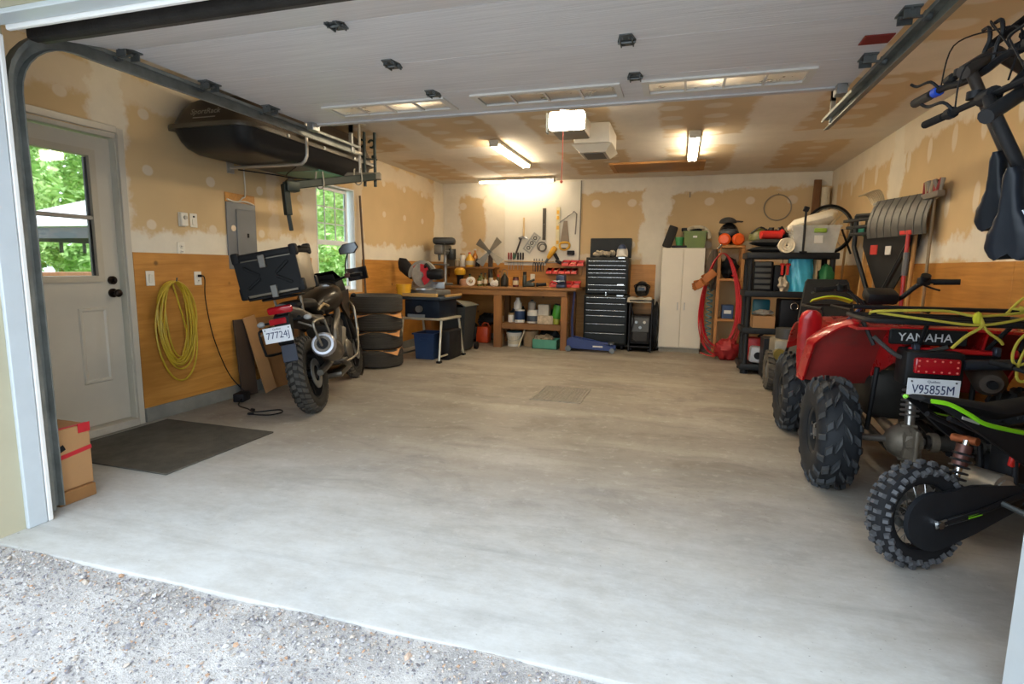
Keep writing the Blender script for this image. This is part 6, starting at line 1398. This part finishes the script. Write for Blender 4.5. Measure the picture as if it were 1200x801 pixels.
for k in range(6): MB().torus((-.062+.002*k, .02+.006*k, .45+.028*k), .042, .007, (.05, .25, 1), 18, 6).build('shock_coil', steel, Q)
for x in (-.26, .24): MB().tube([(x, .05, .34), (x*.95, .02, .72)], .014, 8).build('frame_upright', qblk, Q)
# body
def fender(s, yc, zc, R, a0, a1, xo, xi, m, name, lip=.03):
    def f(u, v):
        a = a0+(a1-a0)*u; x = xo+(xi-xo)*v; r = R-(.10*(1-v)**3 if True else 0)+.0
        return (s*x, yc+r*math.cos(a), zc+r*math.sin(a)*.98)
    return MB().sheet(f, 18, 8, .010).build(name, m, Q)
for s in (-1, 1):
    def outer_x(u): return .36+.175*min(1, u/.35)**.6
    def liner(u, v, s=s):                               # guard ahead of the tyre, seen from behind
        return (s*(outer_x(u)+(.165-outer_x(u))*v), .02+.42*u**.75, .968-.42*u-.012*math.sin(PI*v))
    MB().sheet(liner, 14, 10, .012).build('fender_liner', qdirt, Q)
    MB().sheet(lambda u, v, s=s: (s*(outer_x(u)+.012+.02*math.sin(PI*v)), .02+.42*u**.75-.05+.17*v, .972-.42*u+.008*math.sin(PI*v)), 14, 5, .014).build('fender_flare', qr, Q)
    MB().sheet(lambda u, v, s=s: (s*(.20-.03*v), -.12+.50*u, .965-(.36-.20*(1-u))*v), 8, 6, .012).build('inner_panel', qr, Q)
    MB().sheet(lambda u, v, s=s: (s*(.45-.22*v), 1.22+.45*math.cos(math.radians(25+130*u)), .47+.45*math.sin(math.radians(25+130*u))-.05*(1-v)**2), 16, 8, .012).build('front_fender', qr, Q)
    MB().loft([[Vector((s*(.465+w*math.cos(q)), y+.04*math.sin(q), z)) for q in [2*PI*i/14 for i in range(14)]] for z, w, y in ((.50, .05, .80), (.62, .065, .78), (.80, .075, .76), (.93, .075, .74), (.975, .06, .735), (.995, .03, .735))]).build('front_fender_flap', qr, Q)
    MB().box((s*.36, .52, .30), (.26, .50, .03), b=.01).build('foot_well', qblk, Q)
MB().sheet(lambda u, v: (-.42+.84*u, -.16+.42*v, .965+.012*math.cos(PI*(u-.5))), 20, 6, .014).build('rear_deck', qr, Q)
MB().box((0, .62, .80), (.34, .40, .12), b=.04).box((0, .85, .88), (.30, .35, .14), b=.05).build('tank_cover', qr, Q)
MB().loft([[Vector((w*math.cos(a)*1.0, y, z+h*math.sin(a))) for a in [2*PI*i/14 for i in range(14)]] for w, y, z, h in ((.14, .10, .93, .06), (.19, .20, .95, .08), (.17, .50, .92, .07), (.12, .74, .97, .05))]).build('seat', M('quad_seat', '#1b1b1c', .6, bump=.2), Q)
MB().box((0, .7, .50), (.36, .70, .34), b=.06).build('engine', M('quad_engine', '#35332f', .55, .4, var=.2), Q)
MB().box((0, 1.25, .80), (.46, .46, .22), b=.06).build('front_body', qr, Q)
# rear panel with name, light box, plate
MB().box((-.085, -.165, .925), (.36, .02, .085), b=.008).build('name_panel', qblk, Q)
text('lettering', 'YAMAHA', .062, M('letter_silver', '#c9ccd0', .35), Q, (-.10, -.178, .922), (PI/2, 0, 0), sx=.98, bold=True)
MB().box((.03, -.165, .855), (.40, .03, .03), b=.008).build('red_bar', qr, Q)
MB().box((.03, -.13, .84), (.46, .05, .05), b=.01).build('grab_panel', qblk, Q)
MB().box((-.075, -.19, .765), (.27, .16, .19), b=.02).build('light_box', qblk, Q)
tl = MB().box((-.075, -.285, .788), (.205, .04, .085), b=.012).build('tail_light', M('lens_red'), Q)
for i in range(6):
    for j in range(3):
        if 1 <= i <= 4 and j == 1: continue
        MB().cyl((-.075-.085+.034*i, -.305, .788-.028+.028*j), (-.075-.085+.034*i, -.308, .788-.028+.028*j), .005, n=6).build('led', M('led_pink', '#e8766a', .3), tl)
number_plate(Q, (-.085, -.30, .668), (0, 0, 0), .235, .108, 'V95855M', 'Québec', 'JE ME SOUVIENS')
MB().box((-.068, -.285, .672), (.20, .02, .09)).build('plate_bracket', qblk, Q)
for x in (-.14, .22): MB().box((x, -.18, .865), (.03, .05, .05), b=.006).build('bracket', M('bracket_blue', '#343c4a', .4, .4), Q)
MB().lathe([(.05, 0), (.075, .04), (.075, .30), (.05, .36)], (.20, -.22, .70), (.25, .95, .12), 16).build('muffler', M('quad_muffler', '#4a4038', .6, .4, var=.3), Q); MB().cyl((.20, -.22, .70), (.195, -.25, .698), .022, n=12).build('tailpipe', blk, Q)
MB().tube([(.05, -.26, .80), (.34, -.24, .815)], .028, 10).build('tow_tube', M('tube_blue', '#2f3540', .4, .4), Q)
MB().sph((.30, -.18, .855), (.02, .02, .028), 10).build('red_knob', redl, Q)
MB().tube(curve([(-.34, -.17, .92), (-.22, -.20, .82), (-.12, -.20, .84), (.0, -.19, .88)], 5), .012, 8).build('hose', M('hose_dark', '#3d3a38', .5), Q)
# rear rack
rz = 1.02
MB().tube(curve([(-.40, .10, rz), (-.42, -.15, rz), (-.38, -.36, rz), (0, -.38, rz), (.38, -.36, rz), (.42, -.15, rz), (.40, .10, rz)], 5), .014, 8).build('rack_hoop', qblk, Q)
for y in (-.22, -.06, .10): MB().cyl((-.41, y, rz+.004), (.41, y, rz+.004), .010, n=8).build('rack_bar', qblk, Q)
MB().tube([(-.41, -.02, rz+.05), (.41, -.02, rz+.05)], .012, 8).build('rack_rail', qblk, Q)
for x in (-.39, -.14, .22, .39): MB().tube([(x, -.30 if abs(x) < .3 else -.1, rz), (x*.85, -.16, .87)], .011, 6).build('rack_stay', qblk, Q)
MB().tube(curve([(-.34, 1.0, .99), (-.34, 1.55, .99), (.34, 1.55, .99), (.34, 1.0, .99)], 5), .012, 8).build('front_rack', qblk, Q)
for x in (-.15, .15): MB().cyl((x, 1.0, .99), (x, 1.55, .99), .009, n=6).build('front_rack_bar', qblk, Q)
for s in (-1, 1): MB().cyl((s*.25, 1.3, .88), (s*.28, 1.3, .99), .010, n=6).build('front_rack_stay', qblk, Q)
# handlebar
HY = .84
MB().tube(curve([(-.43, HY+.02, 1.135), (-.24, HY+.06, 1.15), (-.12, HY+.10, 1.06), (0, HY+.11, 1.05), (.12, HY+.08, 1.08), (.24, HY+.02, 1.20), (.42, HY-.06, 1.21)], 5), .016, 8).build('handlebar', qblk, Q)
for p, q in (((-.43, HY+.02, 1.135), (-.31, HY+.05, 1.145)), ((.42, HY-.06, 1.21), (.29, HY, 1.205))): MB().cyl(p, q, .020, n=10).build('grip', black_rubber, Q)
for p in ((-.25, HY+.06, 1.15), (.24, HY+.02, 1.21)): MB().box(p, (.07, .06, .055), b=.012).cyl(Vector(p), Vector(p)+Vector((0, -.03, .04)), .03, n=12).build('control_pod', qblk, Q)
MB().tube(curve([(-.25, HY+.09, 1.15), (-.34, HY+.11, 1.14), (-.44, HY+.07, 1.11)], 4), .008, 6).build('brake_lever', steel_dark, Q)
MB().tube(curve([(.24, HY+.05, 1.19), (.30, HY+.06, 1.165), (.33, HY+.0, 1.15)], 4), .007, 6).build('thumb_throttle', qblk, Q)
MB().sheet(lambda u, v: (-.45+.26*u, HY-.02+.07*v, 1.07+.03*math.sin(PI*u)-.02*v), 8, 4, .010).build('hand_guard', M('guard_lime', '#b7c41e', .4), Q)
MB().box((0, HY+.06, 1.10), (.20, .16, .09), (.3, 0, 0), b=.03).build('instrument_pod', qblk, Q); MB().cyl((0, HY+.10, .75), (0, HY+.10, 1.06), .03, n=10).build('steering_post', qblk, Q)
for k in range(3): MB().tube(curve([(-.22, HY+.04, 1.13), (-.16+.02*k, HY-.02, 1.05), (-.12, HY, .92), (-.10, HY+.1, .85)], 5), .006, 6).build('cable', qblk, Q)
MB().tube([(-.16, HY-.10, 1.02), (-.22, HY-.06, .93)], .012, 6).build('blue_strap', bluep, Q)
# yellow rope on the rack
T = thing('yellow_rope', 'yellow rope stretched and bundled over the rear rack of the quad bike', 'rope', (1.38, 3.30, 1.05)); rp = M('rope_yellow', '#b3a63a', .8, var=.15, bump=.4)
ry = Vector((1.38, 3.30, 1.05))
MB().tube(curve([(-.40, .04, .0), (-.38, -.03, .02), (-.1, -.02, .03), (.05, -.04, .01), (.3, .0, .04)], 6), .007, 6).build('strand', rp, T)
MB().tube(curve([(-.38, .0, .01), (-.20, -.07, -.01), (.05, -.085, -.03), (.30, -.05, .03)], 6), .007, 6).build('strand', rp, T)
MB().tube(curve([(.02, -.07, .03), (.045, -.09, -.03), (-.02, -.09, -.09), (-.07, -.09, -.15)], 6), .008, 6).build('strand', rp, T)
MB().tube(curve([(.03, -.06, .03), (.06, -.09, -.05), (.12, -.09, -.10), (.14, -.08, -.12)], 6), .007, 6).build('strand', rp, T)
MB().sph((.03, -.07, .0), (.022, .02, .035), 8).build('knot', M('rope_lime', '#c2c02e', .8), T)
rr_ = random.Random(11)
for k in range(9):
    x0 = .22+.035*k+rr_.uniform(-.02, .02); dz = -.05-.30*rr_.random()**1.4; dx = rr_.uniform(-.12, .06)
    MB().tube(curve([(x0, -.02, .04+rr_.uniform(0, .04)), (x0+.03, -.10, .03), (x0+dx*.5-.03, -.12, dz*.5), (x0+dx, -.12, dz), (x0+dx+.05, -.12, dz-.01), (x0+.07, -.11, dz*.4), (x0+.05, -.06, .03), (x0-.02, .0, .05)], 5), .0068, 6).build('loop', rp, T)
for k in range(7):
    x0 = .20+.05*k; MB().tube(curve([(x0, .05, .02), (x0+.05, .0, .07+rr_.uniform(0, .04)), (x0+.11, -.06, .06), (x0+.12, -.1, .0)], 5), .0068, 6).build('loop', rp, T)
# ================================================================ SMALL DIRT BIKE
D = thing('dirt_bike', 'small black electric dirt bike with lime stripes in front of the quad bike', 'dirt bike', (1.05, 2.67, 0), (math.radians(-4), 0, math.radians(27)))
lime = M('lime_green', '#7fd01c', .4, var=.05); dblk = M('dirt_black', '#1c1d20', .5, var=.15); knob = M('knob_rubber', '#505256', .75, var=.25, scale=9)
def dirt_wheel(x, R, w, rr, n):
    c = Vector((x, 0, R))
    t_ = MB().rev([(rr, -w*.35), (rr+.02, -w*.5), (R*.84, -w*.52), (R*.95, -w*.35), (R*.96, 0), (R*.95, w*.35), (R*.84, w*.52), (rr+.02, w*.5), (rr, w*.35)], c, (0, 1, 0), 40).build('tyre', M('dirt_tyre', '#232427', .7, var=.2), D)
    lm = MB()
    for k in range(n):
        a = 2*PI*k/n
        rows_ = ((0, 1.0),) if k % 2 == 0 else ((-.24, .985), (.24, .985))
        for q, f in rows_+((-.47, .90), (.47, .90)) if k % 2 == 0 else rows_+((-.50, .86), (.50, .86)):
            u = Vector((math.cos(a), 0, math.sin(a))); nv = (u+Vector((0, q*1.6 if abs(q) > .3 else 0, 0))).normalized()
            p = c+u*(R*f-.012)+Vector((0, q*w, 0)); tg = Vector((-math.sin(a), 0, math.cos(a))); sd = tg.cross(nv)
            l, ww = .010, .012
            b0 = [p+tg*l*i+sd*ww*j for i, j in ((-1, -1), (1, -1), (1, 1), (-1, 1))]
            vt = [p+tg*l*.8*i+sd*ww*.8*j+nv*.020 for i, j in ((-1, -1), (1, -1), (1, 1), (-1, 1))]
            lm.add(b0+vt, [(0, 1, 5, 4), (1, 2, 6, 5), (2, 3, 7, 6), (3, 0, 4, 7), (4, 5, 6, 7)])
    b = lm.build('knobs', knob, t_, 0); b['kind'] = 'stuff'
    rim = MB().rev([(rr+.006, -w*.33), (rr+.006, w*.33), (rr-.008, w*.28), (rr-.012, 0), (rr-.008, -w*.28)], c, (0, 1, 0), 36).build('rim', dblk, D)
    for k in range(28):
        a = 2*PI*k/28; b_ = a+(.35 if k % 4 < 2 else -.35); s = 1 if k % 2 else -1
        MB().cyl(c+Vector((.03*math.cos(b_), s*.03, .03*math.sin(b_))), c+Vector(((rr-.01)*math.cos(a), 0, (rr-.01)*math.sin(a))), .0022, n=4).build('spoke', M('spoke_steel', '#9a9a98', .3, .8), rim)
    MB().cyl(c+Vector((0, -.05, 0)), c+Vector((0, .05, 0)), .032, n=14).build('hub', dblk, rim)
    MB().rev([(.05, -.0025), (.085, -.0025), (.085, .0025), (.05, .0025)], c+Vector((0, .045, 0)), (0, 1, 0), 24).build('brake_disc', steel, rim)
dirt_wheel(0, .232, .088, .148, 40); dirt_wheel(.88, .24, .075, .165, 42)
yr = -.085
cg_ = []
for k in range(13):
    a = math.radians(75)+math.radians(210)*k/12; cg_.append((.0+.135*math.cos(a), yr, .228+.125*math.sin(a)))
cg_ += [(.20, yr, .16), (.42, yr, .25), (.47, yr, .31), (.42, yr, .36), (.2, yr, .37)]
MB().prism(cg_, (0, .022, 0)).build('chain_guard', M('guard_plastic', '#24262a', .45, var=.15, bump=.1), D, 30)
MB().tube([(.0, yr-.012, .225), (.20, yr-.014, .262), (.46, yr-.005, .325)], .013, 8).build('swing_arm', dblk, D)
MB().box((.12, yr-.016, .245), (.16, .012, .028), (0, -.18, 0), b=.004).build('arm_cap', M('arm_grey', '#2f3236', .4), D)
MB().box((.17, yr-.024, .254), (.07, .003, .012), (0, -.18, 0)).build('lime_decal', lime, D)
MB().cyl((0, yr-.03, .225), (0, yr, .225), .017, n=6).build('axle_nut', chrome, D); MB().box((.01, yr-.018, .227), (.06, .008, .03), (0, -.2, 0), b=.003).build('chain_adjuster', steel, D)
MB().tube([(0, .085, .225), (.46, .07, .32)], .014, 8).build('swing_arm', dblk, D)
MB().cyl((.16, -.015, .34), (.22, -.015, .55), .014, n=10).build('shock_shaft', chrome, D); MB().cyl((.185, -.015, .44), (.21, -.015, .53), .030, n=12).build('shock_body', M('shock_bronze', '#5a3a35', .4, .5), D)
for k in range(6): MB().torus((.163+.008*k, -.015, .36+.026*k), .034, .006, (.27, 0, 1), 16, 6).build('shock_coil', M('coil_black', '#2c2d30', .35, .4), D)
MB().cyl((.22, .05, .55), (.235, -.05, .55), .018, n=10).build('shock_mount', M('mount_copper', '#a8603c', .4, .6), D)
MB().cyl((.36, -.075, .335), (.36, .075, .335), .07, n=20).build('motor', M('motor_grey', '#8a8780', .4, .5), D); MB().cyl((.36, -.082, .335), (.36, -.075, .335), .05, n=20).build('motor_cap', M('cap_pale', '#a9a7a0', .35, .6), D)
for s in (-1, 1):
    MB().tube([(.42, s*.07, .30), (.40, s*.075, .50), (.22, s*.06, .60), (.08, s*.05, .66)], .012, 8).build('subframe', dblk, D)
    MB().tube([(.42, s*.06, .25), (.70, s*.05, .24), (.80, s*.03, .62), (.40, s*.06, .56)], .014, 8).build('frame_tube', dblk, D)
    MB().loft([[Vector((x, s*(.055+y), z)) for x, y, z in r] for r in (((-.03, 0, .735), (.05, .03, .725), (.20, .055, .64), (.40, .06, .60), (.42, .06, .44), (.22, .05, .57), (.06, .02, .68)), ((-.03, .008, .735), (.05, .045, .725), (.20, .07, .64), (.40, .075, .60), (.42, .075, .44), (.22, .065, .57), (.06, .03, .68)))]).build('side_panel', dblk, D)
    MB().tube(curve([(-.025, s*.062, .738), (.03, s*.09, .728), (.10, s*.112, .69), (.18, s*.126, .645), (.38, s*.132, .60)], 5), [.006]*10+[.011]*11 if False else .010, 6).build('lime_stripe', lime, D)
MB().loft([[Vector((x, w*math.cos(a), z+h*math.sin(a))) for a in [2*PI*i/12 for i in range(12)]] for x, w, z, h in ((-.03, .04, .745, .012), (.05, .07, .73, .02), (.15, .08, .71, .03), (.35, .08, .67, .035), (.62, .06, .70, .035), (.72, .03, .74, .02))]).build('seat', M('dirt_seat', '#202124', .75, bump=.2), D)
MB().box((.55, 0, .46), (.26, .12, .24), (0, .1, 0), b=.03).build('battery', dblk, D); MB().box((.41, -.07, .48), (.05, .02, .09), (0, .3, 0), b=.006).build('red_reservoir', redp, D)
MB().box((.11, -.118, .662), (.09, .004, .012), (0, .30, 0)).build('side_lettering', M('letter_grey', '#9b9b98', .5), D)
for s in (-1, 1):
    MB().tube([(.88, s*.065, .24), (.74, s*.065, .70)], .018, 8).build('fork_leg', dblk, D)
    MB().tube(curve([(.70, 0, .78), (.68, s*.10, .82), (.64, s*.24, .86)], 5), .010, 8).build('handlebar', dblk, D); MB().cyl((.66, s*.15, .842), (.64, s*.24, .86), .015, n=10).build('grip', black_rubber, D)
MB().sheet(lambda u, v: (.66+.42*u, (v-.5)*.13, .58-.05*(2*u-1)**2), 8, 4, .006).build('front_fender', lime, D)
MB().tube([(.30, yr-.03, .30), (.30, yr-.13, .285)], .012, 6).build('foot_peg', steel_dark, D)
MB().tube([(.48, .09, .26), (.50, .19, .02)], .010, 6).build('side_stand', dblk, D)
# ================================================================ BICYCLES HUNG BY THE FRONT WHEEL
def bicycle(label, saddle_at, bar_at, R, head, colour, bw, flat, wb):
    """hung by the front wheel: local x points up, local z (the saddle top) faces the room"""
    sad = (.20, .92); eul = Euler((0, math.radians(-102), math.radians(35)))
    loc = Vector(saddle_at)-eul.to_matrix()@Vector((sad[0], 0, sad[1]))
    B = thing('bicycle', label, 'bicycle', loc, tuple(eul), 'bicycles hanging on the right'); fm = M('bike_frame'+colour[1:], colour, .35, .4)
    to_local = (Matrix.Translation(loc)@eul.to_matrix().to_4x4()).inverted()
    def WM(): m = MB(); m.X = to_local; return m           # parts of the swung front end, given where they hang
    for x in (0, wb):
        MB().torus((x, 0, R), R-.022, .022, (0, 1, 0), 40, 8).build('tyre', black_rubber, B); rim = MB().torus((x, 0, R), R-.05, .011, (0, 1, 0), 36, 6).build('rim', steel_dark, B)
        MB().cyl((x, -.045, R), (x, .045, R), .02, n=10).build('hub', steel_dark, rim)
        for k in range(20): a = 2*PI*k/20; MB().cyl((x+.018*math.cos(a+.6), .03*(-1)**k, R+.018*math.sin(a+.6)), (x+(R-.055)*math.cos(a), 0, R+(R-.055)*math.sin(a)), .0018, n=4).build('spoke', steel, rim)
    bb_ = Vector((wb*.40, 0, R-.04)); st = Vector((sad[0]+.03, 0, sad[1]-.14)); hd = Vector((head[0], 0, head[1])); hl = hd+Vector((.04, 0, -.13)); ra = Vector((0, 0, R))
    for a, b, r in ((bb_, st, .016), (st, hd, .017), (bb_, hl, .02), (hl, hd+Vector((-.01, 0, .03)), .022)): MB().cyl(a, b, r, n=10).build('frame_tube', fm, B)
    for s in (-1, 1):
        MB().tube([ra+Vector((0, s*.06, 0)), bb_+Vector((0, s*.03, 0))], .010, 6).build('chain_stay', fm, B); MB().tube([ra+Vector((0, s*.06, 0)), st+Vector((0, s*.02, 0))], .009, 6).build('seat_stay', fm, B)
        MB().tube([Vector((wb, s*.055, R)), hl+Vector((.03, s*.05, -.05))], .015, 8).build('fork_leg', dblk, B)
        MB().cyl(bb_+Vector((0, s*.05, 0)), bb_+Vector((.15*s, s*.075, -.03)), .010, n=6).build('crank', steel_dark, B); MB().box(bb_+Vector((.15*s, s*.12, -.03)), (.08, .09, .02), b=.006).build('pedal', blk, B)
    MB().torus(bb_+Vector((0, -.05, 0)), .075, .006, (0, 1, 0), 24, 6).build('chain_ring', steel_dark, B)
    MB().cyl(st, Vector((sad[0], 0, sad[1]-.05)), .013, n=8).build('seat_post', dblk, B)
    # saddle outline: half width along its length, tail to nose
    ws = [(0, .042), (.05, .060), (.14, .070), (.28, .063), (.42, .044), (.56, .029), (.75, .023), (.9, .022), (1, .012)]
    def hw(u):
        for (a, p), (b, q) in zip(ws[:-1], ws[1:]):
            if u <= b: t_ = (u-a)/(b-a); t_ = t_*t_*(3-2*t_); return p+(q-p)*t_
        return ws[-1][1]
    L = .275; rings = []
    for i in range(29):
        u = i/28; w = hw(u); x = sad[0]-.12+L*u; ring = []
        for k in range(20):
            q = 2*PI*k/20; cx, sz = math.cos(q), math.sin(q)
            yy = w*math.copysign(abs(cx)**.8, cx); zz = .028*math.copysign(abs(sz)**.7, sz)
            if sz > 0: zz -= .012*math.exp(-(yy/.012)**2)*(.2+.8*(1-u)); zz -= .10*abs(yy)**1.6*2
            notch = .022*math.exp(-(yy/.02)**2)*max(0, 1-u/.12)
            ring.append(Vector((x+notch, yy, sad[1]-.02+zz-.02*u*u)))
        rings.append(ring)
    S = MB().loft(rings).build('saddle', M('saddle_black', '#1b1f26', .36, var=.08), B, 60)
    MB().tube([Vector((sad[0]-.12+L*i/28, -(hw(i/28)+.001), sad[1]-.014-.02*(i/28)**2)) for i in range(1, 16)], .0025, 5).build('piping', M('piping_pale', '#b9c0c8', .4), S)
    for s in (-1, 1): MB().tube([(sad[0]-.07, s*.03, sad[1]-.055), (sad[0]+.12, s*.02, sad[1]-.055)], .004, 6).build('saddle_rail', steel, S)
    # front end, steering swung to one side
    Cb = Vector(bar_at); dv = Vector((-.125, .992, .0)); up = Vector((0, 0, 1)); fw = Vector((-.6, -.1, .79)); hw_ = (Matrix.Translation(loc)@eul.to_matrix().to_4x4())@hd
    WM().cyl(hw_, Cb, .017, n=10).build('stem', dblk, B); WM().cyl(Cb-dv*.03, Cb+dv*.03, .024, n=12).build('stem_clamp', dblk, B)
    r_ = 0 if flat else 1
    WM().tube(curve([Cb-dv*bw+up*.0, Cb-dv*bw*.45+up*.0, Cb-dv*.06-up*.015*r_, Cb+dv*.06-up*.015*r_, Cb+dv*bw*.45, Cb+dv*bw], 4), .011 if flat else .013, 8).build('handlebar', dblk, B)
    for s in (-1, 1):
        WM().cyl(Cb+dv*s*(bw-.11), Cb+dv*s*(bw+.005), .014 if flat else .018, n=10).build('grip', M('grip_brown', '#3a332c', .7) if not flat else black_rubber, B)
        WM().tube([Cb+dv*s*(bw-.165), Cb+dv*s*(bw-.135)], .019, 10).build('lever_clamp', M('clamp_blue', '#1f4fc4', .4) if (s > 0 and not flat) else dblk, B)
        WM().tube(curve([Cb+dv*s*(bw-.17), Cb+dv*s*(bw-.15)+fw*.045, Cb+dv*s*(bw-.07)+fw*.055, Cb+dv*s*(bw-.045)+fw*.075], 4), .0055, 6).build('brake_lever', dblk, B)
        WM().tube(curve([Cb+dv*s*(bw-.17), Cb+dv*s*.10+up*.10+fw*.03, Cb+dv*-.10+up*.10, Cb-dv*.22+up*.05, hw_-dv*.2-up*.1], 6), .0028, 5).build('brake_cable', blk, B)
    WM().cyl(Cb+dv*.07+up*.012, Cb+dv*.07+up*.035, .022, n=12).build('bell', dblk, B)
    if not flat:
        for q in (-.10, -.16): WM().tube(curve([Cb+dv*(q+.06), Cb+dv*(q+.05)+up*.05, Cb+dv*(q+.03)+up*.08, Cb+dv*(q+.04)+up*.12, Cb+dv*(q+.07)+up*.125], 4), .0065, 6).build('spare_lever', dblk, B)
        WM().box(Cb+dv*.13+up*.02, (.03, .06, .03), b=.008).build('shifter', dblk, B)
    return B
bicycle('nearer black bicycle hung upright, its saddle with pale piping in front', (.93, 2.04, 1.425), (.886, 2.132, 1.811), .28, (.52, .97), '#2a2b2e', .34, True, .88)
bicycle('farther black bicycle hung upright, with a blue clamp on its handlebar', (1.045, 2.40, 1.535), (.935, 2.378, 1.955), .30, (.64, 1.02), '#4a4440', .36, False, .93)
